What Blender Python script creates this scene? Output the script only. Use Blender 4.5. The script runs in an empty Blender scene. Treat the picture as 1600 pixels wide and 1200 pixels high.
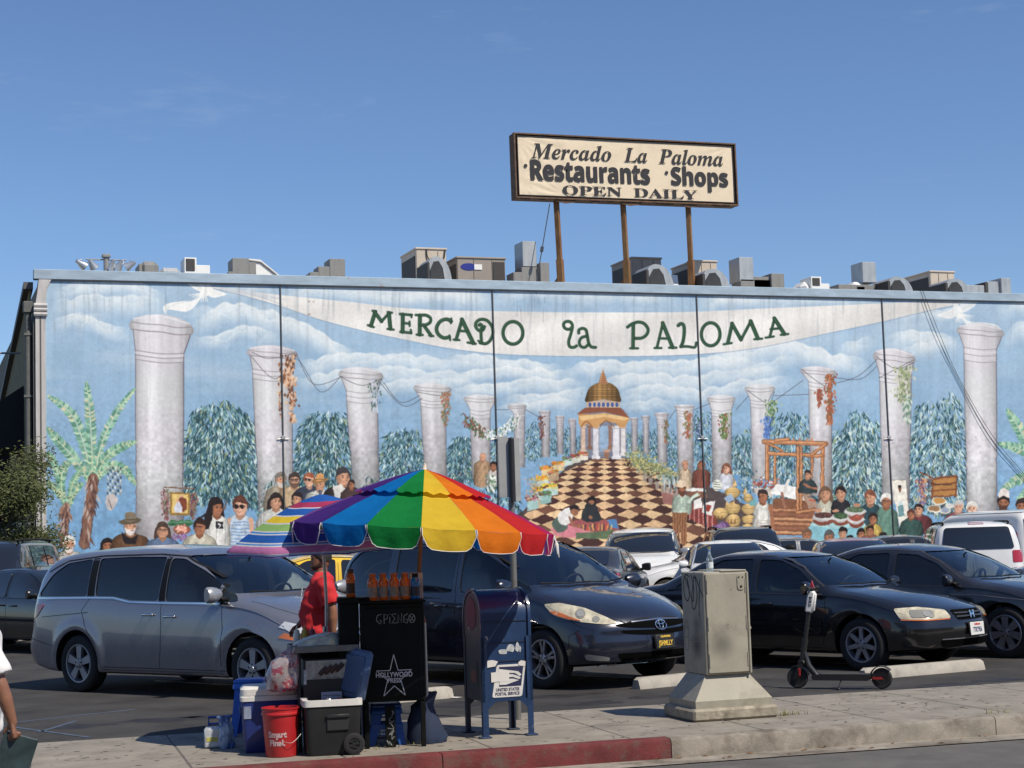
import bpy, bmesh, math, random
import numpy as np
from mathutils import Vector, Matrix, Euler
from mathutils.bvhtree import BVHTree
R = math.radians
scene = bpy.context.scene
C = scene.collection
rnd = random.Random(11)
# ---------------------------------------------------------------- camera, sky, sun, exposure
YAW, PITCH, ROLL, CAM_H, FOC = R(20), math.atan(241*math.cos(R(1.78))/2600), R(1.78), 1.69, 2600
fw = Vector((math.cos(PITCH)*math.sin(YAW), math.cos(PITCH)*math.cos(YAW), math.sin(PITCH)))
r0 = Vector((math.cos(YAW), -math.sin(YAW), 0)); u0 = r0.cross(fw)
cr = r0*math.cos(ROLL)-u0*math.sin(ROLL); cu = r0*math.sin(ROLL)+u0*math.cos(ROLL)
cam = bpy.data.cameras.new('camera'); cam.lens = FOC/1600*36; cam.sensor_width = 36; cam.clip_end = 3000; cam.clip_start = .1
cam_o = bpy.data.objects.new('camera', cam); C.objects.link(cam_o)
M3 = Matrix((cr, cu, -fw)).transposed()
cam_o.matrix_world = Matrix.Translation((0, 0, CAM_H)) @ M3.to_4x4()
scene.camera = cam_o
SUN_AZ, SUN_EL = Vector((.50, -.866, 0)).normalized(), R(52)
world = bpy.data.worlds.new('World'); scene.world = world; world.use_nodes = True
wn = world.node_tree.nodes; wl = world.node_tree.links
bg = wn['Background']; sky = wn.new('ShaderNodeTexSky'); sky.sky_type = 'NISHITA'; sky.sun_disc = False
sky.sun_elevation = SUN_EL; sky.sun_rotation = math.atan2(SUN_AZ.x, SUN_AZ.y); sky.altitude = 300; sky.air_density = 1.0; sky.dust_density = .35; sky.ozone_density = 4.0
tint = wn.new('ShaderNodeMix'); tint.data_type = 'RGBA'; tint.blend_type = 'MULTIPLY'; tint.inputs[0].default_value = 1; tint.inputs[7].default_value = (.94, 1.03, 1.18, 1)
wl.new(sky.outputs[0], tint.inputs[6]); 
wtc = wn.new('ShaderNodeTexCoord'); wmp = wn.new('ShaderNodeMapping'); wmp.inputs['Scale'].default_value = (5, 5, 26); wnz = wn.new('ShaderNodeTexNoise'); wnz.inputs['Scale'].default_value = 1.6; wnz.inputs['Detail'].default_value = 9; wnz.inputs['Roughness'].default_value = .68
wmr = wn.new('ShaderNodeMapRange'); wmr.inputs[1].default_value = .60; wmr.inputs[2].default_value = .80; wmr.inputs[4].default_value = .17; wmx = wn.new('ShaderNodeMix'); wmx.data_type = 'RGBA'; wmx.inputs[7].default_value = (5.5, 6.4, 7.6, 1)
wl.new(wtc.outputs['Generated'], wmp.inputs[0]); wl.new(wmp.outputs[0], wnz.inputs[0]); wl.new(wnz.outputs[0], wmr.inputs[0]); wl.new(wmr.outputs[0], wmx.inputs[0]); wl.new(tint.outputs[2], wmx.inputs[6]); wl.new(wmx.outputs[2], bg.inputs[0]); bg.inputs[1].default_value = .094
sun = bpy.data.lights.new('sun', 'SUN'); sun.energy = 4.8; sun.angle = R(.53); sun.color = (1, .91, .77)
sun_o = bpy.data.objects.new('sun', sun); C.objects.link(sun_o)
sdir = Vector((SUN_AZ.x*math.cos(SUN_EL), SUN_AZ.y*math.cos(SUN_EL), math.sin(SUN_EL)))
sun_o.rotation_euler = sdir.to_track_quat('Z', 'Y').to_euler(); sun_o.location = sdir*60
scene.view_settings.view_transform = 'Standard'; scene.view_settings.look = 'None'; scene.view_settings.exposure = .10; scene.view_settings.gamma = 1
def ray(x, y): return fw+cr*((x-800)/FOC)+cu*((600-y)/FOC)
def onz(x, y, z=0):
    d = ray(x, y); t = (z-CAM_H)/d.z; return Vector((t*d.x, t*d.y, z))
def ony(x, y, Y):
    d = ray(x, y); t = Y/d.y; return Vector((t*d.x, Y, CAM_H+t*d.z))
# ---------------------------------------------------------------- materials
MATS = {}
def mat(name, col, rough=.6, metal=0, spec=.5, var=0, vs=8, bump=0, bs=60, coat=0, alpha=1, dirt=None, trans=0, emit=None, vstretch=None, stops=None):
    if name in MATS: return MATS[name]
    m = bpy.data.materials.new(name); m.use_nodes = True; nt = m.node_tree; N, L = nt.nodes, nt.links
    b = N['Principled BSDF']; b.inputs['Base Color'].default_value = (*col, 1); b.inputs['Roughness'].default_value = rough; b.inputs['Metallic'].default_value = metal
    b.inputs['Specular IOR Level'].default_value = spec; b.inputs['Coat Weight'].default_value = coat; b.inputs['Coat Roughness'].default_value = .03; b.inputs['Alpha'].default_value = alpha; b.inputs['Transmission Weight'].default_value = trans
    if emit: b.inputs['Emission Color'].default_value = (*emit, 1); b.inputs['Emission Strength'].default_value = 1
    tc = N.new('ShaderNodeTexCoord'); src = tc.outputs['Object']
    if vstretch:
        mp = N.new('ShaderNodeMapping'); mp.inputs['Scale'].default_value = vstretch; L.new(src, mp.inputs[0]); src = mp.outputs[0]
    cur = None
    if var:
        n = N.new('ShaderNodeTexNoise'); n.inputs['Scale'].default_value = vs; n.inputs['Detail'].default_value = 6; n.inputs['Roughness'].default_value = .62; L.new(src, n.inputs['Vector'])
        cr_ = N.new('ShaderNodeValToRGB'); L.new(n.outputs[0], cr_.inputs[0])
        st = stops or [(.3, [c*(1-var) for c in col]), (.7, [min(1, c*(1+var)) for c in col])]
        cr_.color_ramp.elements[0].position = st[0][0]; cr_.color_ramp.elements[0].color = (*st[0][1], 1)
        cr_.color_ramp.elements[1].position = st[-1][0]; cr_.color_ramp.elements[1].color = (*st[-1][1], 1)
        for p_, c_ in st[1:-1]: e = cr_.color_ramp.elements.new(p_); e.color = (*c_, 1)
        cur = cr_.outputs[0]
        rr = N.new('ShaderNodeMapRange'); L.new(n.outputs[0], rr.inputs[0]); rr.inputs[3].default_value = max(.02, rough-.12*min(1, rough*2)); rr.inputs[4].default_value = min(1, rough+.12*min(1, rough*2)); L.new(rr.outputs[0], b.inputs['Roughness'])
    if dirt:
        dc, ds, d0, d1, amt = dirt
        n2 = N.new('ShaderNodeTexNoise'); n2.inputs['Scale'].default_value = ds; n2.inputs['Detail'].default_value = 8; n2.inputs['Roughness'].default_value = .7; L.new(src, n2.inputs['Vector'])
        mr = N.new('ShaderNodeMapRange'); L.new(n2.outputs[0], mr.inputs[0]); mr.inputs[1].default_value = d0; mr.inputs[2].default_value = d1; mr.inputs[4].default_value = amt
        mx = N.new('ShaderNodeMix'); mx.data_type = 'RGBA'; L.new(mr.outputs[0], mx.inputs[0])
        if cur: L.new(cur, mx.inputs[6])
        else: mx.inputs[6].default_value = (*col, 1)
        mx.inputs[7].default_value = (*dc, 1); cur = mx.outputs[2]
    if cur: L.new(cur, b.inputs['Base Color'])
    if bump:
        n3 = N.new('ShaderNodeTexNoise'); n3.inputs['Scale'].default_value = bs; n3.inputs['Detail'].default_value = 4; L.new(src, n3.inputs['Vector'])
        bp = N.new('ShaderNodeBump'); bp.inputs['Strength'].default_value = bump; bp.inputs['Distance'].default_value = .02; L.new(n3.outputs[0], bp.inputs['Height']); L.new(bp.outputs[0], b.inputs['Normal'])
    MATS[name] = m; return m
def glass(name, tint=(.5, .6, .62), dens=.5, rough=.02, ior=2.3):
    """thin window pane: part clear (tinted), part mirror by angle"""
    if name in MATS: return MATS[name]
    m = bpy.data.materials.new(name); m.use_nodes = True; nt = m.node_tree; N, L = nt.nodes, nt.links
    N.remove(N['Principled BSDF']); out = N['Material Output']
    tr = N.new('ShaderNodeBsdfTransparent'); tr.inputs[0].default_value = (*tint, 1)
    df = N.new('ShaderNodeBsdfDiffuse'); df.inputs[0].default_value = (.012, .014, .016, 1)
    gl = N.new('ShaderNodeBsdfGlossy'); gl.inputs[1].default_value = rough; gl.inputs[0].default_value = (.9, .95, 1, 1)
    a = N.new('ShaderNodeMixShader'); a.inputs[0].default_value = dens; L.new(tr.outputs[0], a.inputs[1]); L.new(df.outputs[0], a.inputs[2])
    fr = N.new('ShaderNodeFresnel'); fr.inputs[0].default_value = ior
    b = N.new('ShaderNodeMixShader'); L.new(fr.outputs[0], b.inputs[0]); L.new(a.outputs[0], b.inputs[1]); L.new(gl.outputs[0], b.inputs[2])
    L.new(b.outputs[0], out.inputs[0]); MATS[name] = m; return m
# ---------------------------------------------------------------- mesh helpers
class MB:
    def __init__(s): s.v = []; s.f = []; s.m = []
    def add(s, vs, fs, mi=0):
        o = len(s.v); s.v += [tuple(v) for v in vs]; s.f += [tuple(i+o for i in f) for f in fs]; s.m += [mi]*len(fs); return s
    def box(s, c, d, b=0, rz=0, mi=0, T=None, taper=1.0):
        """box centred at c with full sizes d, bevel b; taper scales the top"""
        hx, hy, hz = d[0]/2, d[1]/2, d[2]/2; b = min(b, hx*.9, hy*.9, hz*.9)
        vs = []; idx = {}
        for sx in (-1, 1):
            for sy in (-1, 1):
                for sz in (-1, 1):
                    for k in range(3 if b else 1):
                        q = [sx*hx, sy*hy, sz*hz]
                        if b:
                            for a in range(3):
                                if a != k: q[a] -= (sx, sy, sz)[a]*b
                        if sz > 0: q[0] *= taper; q[1] *= taper
                        idx[sx, sy, sz, k] = len(vs); vs.append(q)
        g = lambda sx, sy, sz, k: idx[sx, sy, sz, k if b else 0]
        fs = []
        for a in range(3):
            o1, o2 = (a+1) % 3, (a+2) % 3
            for sg in (-1, 1):
                q = []
                for (p, r_) in ((-1, -1), (1, -1), (1, 1), (-1, 1)):
                    t = [0, 0, 0]; t[a] = sg; t[o1] = p; t[o2] = r_; q.append(g(*t, a))
                fs.append(q if sg > 0 else q[::-1])
        if b:
            for a in range(3):
                o1, o2 = (a+1) % 3, (a+2) % 3
                for p in (-1, 1):
                    for r_ in (-1, 1):
                        t0 = [0, 0, 0]; t1 = [0, 0, 0]
                        t0[a] = -1; t1[a] = 1
                        for t in (t0, t1): t[o1] = p; t[o2] = r_
                        q = [g(*t0, o1), g(*t1, o1), g(*t1, o2), g(*t0, o2)]
                        fs.append(q if p*r_ < 0 else q[::-1])
            for sx in (-1, 1):
                for sy in (-1, 1):
                    for sz in (-1, 1):
                        q = [g(sx, sy, sz, k) for k in range(3)]; fs.append(q if sx*sy*sz > 0 else q[::-1])
        cz, sz_ = math.cos(rz), math.sin(rz)
        vs = [(c[0]+q[0]*cz-q[1]*sz_, c[1]+q[0]*sz_+q[1]*cz, c[2]+q[2]) for q in vs]
        if T: vs = [T @ Vector(q) for q in vs]
        return s.add(vs, fs, mi)
    def tube(s, pts, rad, n=10, cap=True, mi=0, flat=1.0):
        P = [Vector(p) for p in pts]; rr = rad if isinstance(rad, (list, tuple)) else [rad]*len(P)
        vs = []; prev = None
        for i, p in enumerate(P):
            t = (P[min(i+1, len(P)-1)]-P[max(i-1, 0)]).normalized()
            if prev is None:
                ref = Vector((0, 0, 1)) if abs(t.z) < .95 else Vector((1, 0, 0)); x = t.cross(ref).normalized()
            else: x = (prev-t*prev.dot(t)).normalized()
            prev = x; y = t.cross(x)
            for k in range(n): a = 2*math.pi*k/n; vs.append(p+x*(math.cos(a)*rr[i])+y*(math.sin(a)*rr[i]*flat))
        fs = [(i*n+k, i*n+(k+1) % n, (i+1)*n+(k+1) % n, (i+1)*n+k) for i in range(len(P)-1) for k in range(n)]
        if cap: fs += [tuple(range(n))[::-1], tuple((len(P)-1)*n+k for k in range(n))]
        return s.add(vs, fs, mi)
    def lathe(s, prof, n=24, c=(0, 0, 0), axis='z', mi=0, cap=True, T=None):
        vs = []
        for r_, z in prof:
            for k in range(n):
                a = 2*math.pi*k/n; q = (r_*math.cos(a), r_*math.sin(a), z)
                if axis == 'y': q = (q[0], q[2], -q[1])
                if axis == 'x': q = (q[2], q[0], q[1])
                q = Vector(q)+Vector(c); vs.append(T @ q if T else q)
        fs = [(i*n+k, i*n+(k+1) % n, (i+1)*n+(k+1) % n, (i+1)*n+k) for i in range(len(prof)-1) for k in range(n)]
        if cap:
            if prof[0][0] > 1e-4: fs.append(tuple(range(n))[::-1])
            if prof[-1][0] > 1e-4: fs.append(tuple((len(prof)-1)*n+k for k in range(n)))
        return s.add(vs, fs, mi)
    def prism(s, poly, a0, a1, axis='z', mi=0, T=None, top=None):
        """polygon extruded along an axis; poly in the other two axes ((x,y) for z, (x,z) for y, (y,z) for x)"""
        top = top or poly
        def q(p, a): return {'z': (p[0], p[1], a), 'y': (p[0], a, p[1]), 'x': (a, p[0], p[1])}[axis]
        n = len(poly); vs = [q(p, a0) for p in poly]+[q(p, a1) for p in top]
        if T: vs = [T @ Vector(v) for v in vs]
        fs = [tuple(range(n))[::-1], tuple(range(n, 2*n))]+[(k, (k+1) % n, n+(k+1) % n, n+k) for k in range(n)]
        return s.add(vs, fs, mi)
    def loft(s, rings, closed=True, cap=True, mi=0):
        n = len(rings[0]); vs = [p for r_ in rings for p in r_]
        fs = [(i*n+k, i*n+(k+1) % n, (i+1)*n+(k+1) % n, (i+1)*n+k) for i in range(len(rings)-1) for k in range(n if closed else n-1)]
        if cap and closed: fs += [tuple(range(n))[::-1], tuple((len(rings)-1)*n+k for k in range(n))]
        return s.add(vs, fs, mi)
    def ico(s, c, d, seed=0, jit=.15, sub=2, mi=0):
        bm = bmesh.new(); bmesh.ops.create_icosphere(bm, subdivisions=sub, radius=1); q = random.Random(seed)
        vs = [(c[0]+v.co.x*d[0]*(1+q.uniform(-jit, jit)), c[1]+v.co.y*d[1]*(1+q.uniform(-jit, jit)), c[2]+v.co.z*d[2]*(1+q.uniform(-jit, jit))) for v in bm.verts]
        fs = [[v.index for v in f.verts] for f in bm.faces]; bm.free(); return s.add(vs, fs, mi)
    def build(s, name, m, parent=None, smooth=35, fix=True):
        me = bpy.data.meshes.new(name); me.from_pydata(s.v, [], s.f)
        for q in (m if isinstance(m, (list, tuple)) else [m]): me.materials.append(q)
        me.polygons.foreach_set('material_index', s.m)
        if fix:
            bm = bmesh.new(); bm.from_mesh(me); bmesh.ops.recalc_face_normals(bm, faces=bm.faces); bm.to_mesh(me); bm.free()
        return link(name, me, parent, smooth)
def link(name, me, parent=None, smooth=35):
    if smooth:
        me.shade_smooth(); me.set_sharp_from_angle(angle=R(smooth))
    me.update(); o = bpy.data.objects.new(name, me); C.objects.link(o)
    if parent: o.parent = parent
    return o
def thing(name, label, cat, loc=(0, 0, 0), rz=0, group=None):
    o = bpy.data.objects.new(name, None); C.objects.link(o); o.location = loc; o.rotation_euler = (0, 0, rz); o.empty_display_size = .2
    return tag(o, label, cat, group)
def tag(o, label=None, cat=None, group=None, kind=None):
    if label: o['label'] = label
    if cat: o['category'] = cat
    if group: o['group'] = group
    if kind: o['kind'] = kind
    return o
def struct(o): o['kind'] = 'structure'; return o
def text(body, size, m, parent, T, name='lettering', ext=.0015, off=0, align='CENTER', sx=1.0, shear=0, spacing=1.0, ay='CENTER'):
    cu_ = bpy.data.curves.new(name, 'FONT'); cu_.body = body; cu_.size = size; cu_.extrude = ext; cu_.offset = off; cu_.align_x = align; cu_.align_y = ay; cu_.shear = shear; cu_.space_character = spacing; cu_.resolution_u = 3
    t = bpy.data.objects.new(name, cu_); C.objects.link(t); dg = bpy.context.evaluated_depsgraph_get()
    me = bpy.data.meshes.new_from_object(t.evaluated_get(dg)); bpy.data.objects.remove(t)
    me.transform(T @ Matrix.Diagonal((sx, 1, 1, 1))); me.materials.clear(); me.materials.append(m)
    return link(name, me, parent, 0)
def frame(o, x, y):
    """matrix with origin o, x axis x, y axis y"""
    x = Vector(x).normalized(); z = x.cross(Vector(y)).normalized(); y = z.cross(x)
    return Matrix.Translation(o) @ Matrix((x, y, z)).transposed().to_4x4()
def evaluated(o):
    dg = bpy.context.evaluated_depsgraph_get(); dg.update(); return bpy.data.meshes.new_from_object(o.evaluated_get(dg))
def bez(pts, n=6): return [tuple(p) for p in smooth_pts(pts, n, False)]
def strokes(lines, w, m, parent, T, name='graffiti', d=.002, n=4):
    """thin painted strokes as flat ribbons, given in the plane of T"""
    b = MB()
    for L_ in lines:
        P = [Vector((*p[:2], 0)) for p in L_]
        vs = []
        for i, p in enumerate(P):
            t = (P[min(i+1, len(P)-1)]-P[max(i-1, 0)]).normalized(); nn = Vector((-t.y, t.x, 0))*w/2
            vs += [p+nn+Vector((0, 0, d)), p-nn+Vector((0, 0, d))]
        b.add([T @ q for q in vs], [(2*i, 2*i+1, 2*i+3, 2*i+2) for i in range(len(P)-1)])
    return b.build(name, m, parent, 0, fix=False)
# ---------------------------------------------------------------- the mural, painted by code into a picture for the wall
MX0, MX1, MY0, MY1, MK = 55, 1700, 412, 958, 1.25
def smooth_pts(pts, n=6, closed=True):
    P = np.array(pts, float); m = len(P); out = []
    rng_i = range(m if closed else m-1)
    for i in rng_i:
        if closed: a, b, c, d = P[(i-1) % m], P[i], P[(i+1) % m], P[(i+2) % m]
        else: a, b, c, d = P[max(i-1, 0)], P[i], P[i+1], P[min(i+2, m-1)]
        for k in range(n):
            t = k/n
            out.append(.5*((2*b)+(-a+c)*t+(2*a-5*b+4*c-d)*t*t+(-a+3*b-3*c+d)*t**3))
    if not closed: out.append(P[-1])
    return np.array(out)
class Painter:
    def __init__(s, seed=3):
        s.W = int((MX1-MX0)*MK); s.H = int((MY1-MY0)*MK)
        s.A = np.zeros((s.H, s.W, 3), np.float32); s.r = np.random.RandomState(seed)
        s.xx = (np.arange(s.W)+.5)/MK+MX0; s.yy = (np.arange(s.H)+.5)/MK+MY0
    def noise(s, sx, sy, octaves=4, seed=1):
        r = np.random.RandomState(seed); out = np.zeros((s.H, s.W), np.float32); amp = 1; tot = 0
        for o in range(octaves):
            nx = max(2, int((MX1-MX0)/sx*2**o)+2); ny = max(2, int((MY1-MY0)/sy*2**o)+2)
            g = r.rand(ny+1, nx+1).astype(np.float32)
            u = np.linspace(0, nx-1e-3, s.W); v = np.linspace(0, ny-1e-3, s.H)
            iu = u.astype(int); iv = v.astype(int); fu = u-iu; fv = v-iv; fu = fu*fu*(3-2*fu); fv = fv*fv*(3-2*fv)
            a = g[iv][:, iu]*(1-fu)+g[iv][:, iu+1]*fu; b = g[iv+1][:, iu]*(1-fu)+g[iv+1][:, iu+1]*fu
            out += amp*(a*(1-fv[:, None])+b*fv[:, None]); tot += amp; amp *= .5
        return out/tot
    def box(s, x0, y0, x1, y1, pad=2):
        i0 = max(0, int((x0-MX0)*MK)-pad); i1 = min(s.W, int((x1-MX0)*MK)+pad+1)
        j0 = max(0, int((y0-MY0)*MK)-pad); j1 = min(s.H, int((y1-MY0)*MK)+pad+1)
        return i0, i1, j0, j1
    def blend(s, i0, i1, j0, j1, m, col):
        if callable(col):
            col = col(s.xx[None, i0:i1], s.yy[j0:j1, None])
        else: col = np.array(col, np.float32)/255
        reg = s.A[j0:j1, i0:i1]
        reg += (col-reg)*m[..., None]
    def fill(s, pts, col, a=1.0, sm=0, ss=3):
        P = smooth_pts(pts, sm) if sm else np.array(pts, float)
        i0, i1, j0, j1 = s.box(P[:, 0].min(), P[:, 1].min(), P[:, 0].max(), P[:, 1].max(), 1)
        if i1 <= i0 or j1 <= j0: return
        X = (np.arange(i0*ss, i1*ss)+.5)/ss/MK+MX0; Y = (np.arange(j0*ss, j1*ss)+.5)/ss/MK+MY0
        ins = np.zeros((len(Y), len(X)), bool)
        x1, y1 = P[:, 0], P[:, 1]; x2, y2 = np.roll(x1, -1), np.roll(y1, -1)
        for k in range(len(P)):
            if y1[k] == y2[k]: continue
            rows = ((y1[k] > Y) != (y2[k] > Y))
            if not rows.any(): continue
            xi = (x2[k]-x1[k])*(Y[rows]-y1[k])/(y2[k]-y1[k])+x1[k]
            ins[rows] ^= X[None, :] < xi[:, None]
        m = ins.reshape(j1-j0, ss, i1-i0, ss).mean((1, 3)).astype(np.float32)*a
        s.blend(i0, i1, j0, j1, m, col)
    def ell(s, cx, cy, rx, ry, col, a=1.0, rot=0, soft=0):
        R = max(rx, ry)*1.05+2
        i0, i1, j0, j1 = s.box(cx-R, cy-R, cx+R, cy+R)
        if i1 <= i0 or j1 <= j0: return
        X = s.xx[None, i0:i1]-cx; Y = s.yy[j0:j1, None]-cy; c, q = math.cos(rot), math.sin(rot)
        d = np.sqrt(((X*c+Y*q)/rx)**2+((-X*q+Y*c)/ry)**2)
        if soft: m = np.clip((1-d)/soft, 0, 1); m = m*m*(3-2*m)
        else: m = np.clip((1-d)*min(rx, ry)*MK+.5, 0, 1)
        s.blend(i0, i1, j0, j1, (m*a).astype(np.float32), col)
    def stroke(s, pts, w, col, a=1.0, sm=0, soft=.8, w2=None):
        P = smooth_pts(pts, sm, False) if sm else np.array(pts, float)
        wm = max(w, w2 or w)
        i0, i1, j0, j1 = s.box(P[:, 0].min()-wm, P[:, 1].min()-wm, P[:, 0].max()+wm, P[:, 1].max()+wm)
        if i1 <= i0 or j1 <= j0: return
        X = s.xx[None, i0:i1]; Y = s.yy[j0:j1, None]; m = np.zeros((j1-j0, i1-i0), np.float32); n = len(P)-1
        for k in range(n):
            (xa, ya), (xb, yb) = P[k], P[k+1]; dx, dy = xb-xa, yb-ya; L = dx*dx+dy*dy+1e-9
            t = np.clip(((X-xa)*dx+(Y-ya)*dy)/L, 0, 1)
            d = np.hypot(X-xa-t*dx, Y-ya-t*dy)
            ww = w if w2 is None else w+(w2-w)*(k+t)/n
            m = np.maximum(m, np.clip((ww/2-d)/soft+.5, 0, 1))
        s.blend(i0, i1, j0, j1, m*a, col)
    def leaf(s, x, y, L, ang, w, col, a=1.0):
        c, q = math.cos(ang), math.sin(ang)
        s.fill([(x, y), (x+c*L*.45-q*w, y+q*L*.45+c*w), (x+c*L, y+q*L), (x+c*L*.45+q*w, y+q*L*.45-c*w)], col, a, ss=2)

def paint_mural():
    p = Painter(); r = p.r
    XX, YY = p.xx[None, :], p.yy[:, None]
    n1 = p.noise(60, 60, 5, 5); n2 = p.noise(6, 140, 3, 9); n3 = p.noise(160, 40, 4, 21)
    t = np.clip((YY-440)/300, 0, 1)
    top = np.array([164, 186, 203.])/255; bot = np.array([130, 165, 194.])/255
    p.A[:] = (top*(1-t[..., None])+bot*t[..., None])
    p.A += ((n1-.5)*.07)[..., None]
    # clouds: crisp crest, soft body below
    def cloud(crest, h, a=.9, seed=0, amp=5):
        C = smooth_pts(crest, 8, False); x0, x1 = C[0, 0], C[-1, 0]
        i0, i1 = max(0, int((x0-MX0)*MK)), min(p.W, int((x1-MX0)*MK))
        if i1 <= i0: return
        xs = p.xx[i0:i1]; cy = np.interp(xs, C[:, 0], C[:, 1])
        ph = r.rand(5)*6
        cy = cy-amp*np.abs(np.sin(xs/19+ph[0]+1.3*np.sin(xs/41+ph[1])))-amp*.5*np.abs(np.sin(xs/8.3+ph[2]))+amp*.7
        j0, j1 = max(0, int((cy.min()-8-MY0)*MK)), min(p.H, int((cy.max()+h*1.6-MY0)*MK))
        d = p.yy[j0:j1, None]-cy[None, :]+(n1[j0:j1, i0:i1]-.5)*10
        edge = np.clip(np.minimum((xs-x0)/40, (x1-xs)/40), 0, 1)
        m = np.clip(d/2.6+.3, 0, 1)*np.clip(1-d/(h*(.6+.9*n3[j0:j1, i0:i1])), 0, 1)**1.15*edge*a
        p.blend(i0, i1, j0, j1, m.astype(np.float32), (226, 229, 226))
        m2 = np.exp(-((d-h*.95)/(h*.3))**2)*edge*.25*a
        p.blend(i0, i1, j0, j1, m2.astype(np.float32), (128, 158, 186))
    W = [
     ([(80, 450), (140, 440), (190, 438), (240, 452), (262, 458)], 18, .85), ([(78, 472), (130, 462), (200, 464), (258, 470)], 22, .8),
     ([(76, 505), (110, 494), (150, 500), (205, 522)], 18, .95), ([(90, 497), (130, 490), (170, 493)], 12, .6),
     ([(300, 500), (360, 471), (400, 480), (450, 492), (520, 530), (560, 548)], 26, .95),
     ([(296, 530), (350, 516), (385, 510), (440, 520)], 16, .9), ([(290, 484), (330, 478), (380, 490)], 14, .5),
     ([(440, 450), (500, 440), (560, 447), (620, 450), (690, 450), (770, 462)], 22, .8), ([(340, 452), (400, 438), (440, 440)], 14, .7),
     ([(560, 462), (640, 458), (700, 452), (770, 462)], 16, .5),
     ([(462, 565), (520, 555), (580, 553), (650, 557), (720, 565)], 20, .9), ([(460, 590), (540, 578), (600, 575), (690, 582), (770, 578)], 18, .8),
     ([(560, 610), (640, 592), (700, 594), (780, 602)], 16, .7), ([(690, 560), (740, 553), (800, 560), (880, 572)], 18, .9),
     ([(700, 590), (760, 572), (820, 575), (900, 580)], 16, .9), ([(700, 612), (780, 596), (850, 590), (920, 596)], 18, .9),
     ([(780, 622), (850, 612), (925, 606)], 16, .9), ([(770, 640), (820, 628), (880, 622), (915, 626)], 14, .8), 
     ([(880, 575), (950, 563), (1040, 566), (1120, 560), (1200, 564)], 18, .95), ([(930, 592), (1000, 583), (1080, 588), (1150, 578), (1230, 574)], 18, .9),
     ([(960, 612), (1030, 602), (1100, 606), (1170, 594), (1240, 590)], 18, .85), ([(960, 634), (1010, 624), (1070, 628)], 13, .7),
     ([(770, 455), (840, 442), (920, 448), (1000, 452), (1060, 455)], 20, .8), ([(1090, 470), (1150, 452), (1240, 446), (1320, 450), (1376, 450)], 20, .8),
     ([(1090, 458), (1180, 466), (1260, 462), (1340, 460)], 12, .6),
     ([(1100, 560), (1150, 545), (1210, 530), (1260, 538), (1300, 552), (1360, 560)], 24, .95), ([(1300, 545), (1340, 528), (1372, 530)], 20, .8),
     ([(1380, 530), (1420, 512), (1460, 520), (1500, 528)], 22, .9), ([(1400, 550), (1450, 532), (1500, 525)], 16, .8), ([(1150, 580), (1220, 560), (1260, 562)], 14, .6),
     ([(1385, 490), (1430, 478), (1480, 482), (1520, 488)], 16, .7), ([(1555, 480), (1590, 466), (1640, 470), (1700, 474)], 24, .9), ([(1565, 530), (1590, 508), (1650, 512), (1700, 520)], 22, .9),
     ([(1395, 460), (1440, 452), (1500, 460)], 12, .6), ([(1600, 450), (1640, 446), (1700, 448)], 14, .8)]
    for c, h, a in W: cloud([(x, y+9) for x, y in c], h*1.5, a*.55, amp=8)
    for c, h, a in W: cloud(c, h*1.45, a)
    veil = np.clip((p.noise(150, 26, 4, 61)-.5)*3, 0, 1)*np.clip(1-(YY-440)/215, 0, 1)**.5*.55
    p.blend(0, p.W, 0, p.H, veil.astype(np.float32), (206, 215, 219))
    # lower sky a deeper turquoise blue behind the crowd
    m = np.clip((YY-720)/130, 0, 1)*np.ones_like(XX)*.45
    p.blend(0, p.W, 0, p.H, m.astype(np.float32), (98, 152, 198))
    # ---- banner
    bt = [(318, 445), (345, 449), (390, 455), (440, 461), (500, 467), (560, 473), (620, 480), (690, 484.5), (770, 486), (900, 488), (1060, 487.5), (1130, 485), (1200, 481.5), (1330, 476), (1420, 472), (1506, 470)]
    bb = [(1506, 474), (1460, 483), (1380, 502), (1300, 519), (1200, 540), (1130, 550), (1050, 555), (950, 556.5), (850, 555.5), (770, 552), (700, 543.5), (640, 532), (570, 517), (500, 499), (440, 478.5), (400, 467), (360, 456), (318, 447)]
    bn = smooth_pts(bt, 5, False).tolist()+smooth_pts(bb, 5, False).tolist()
    def bcol(x, y):
        v = .86+.03*np.sin(x/47+y/13)+0*y
        i0 = int((x.flat[0]-MX0)*MK); j0 = int((y.flat[0]-MY0)*MK)
        v = v+(n1[j0:j0+y.shape[0], i0:i0+x.shape[1]]-.5)*.09
        return np.stack([v, v*.985, v*.955], -1)
    p.fill([(x, y+1.2) for x, y in bn], (120, 140, 165), .6); p.fill(bn, bcol)
    p.stroke([(345, 451), (385, 458), (420, 468), (450, 480)], 1.6, (150, 160, 172), .8, sm=4, w2=.5)
    p.fill([(330, 447), (370, 452), (425, 462), (455, 470), (420, 466), (380, 461)], (196, 200, 203), .8)
    for x, y, q in ((483, 471, 3), (490, 471.5, 2.5), (483, 491, 4)): p.ell(x, y, q, q*.7, (150, 130, 120), .7, soft=.8)
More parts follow.
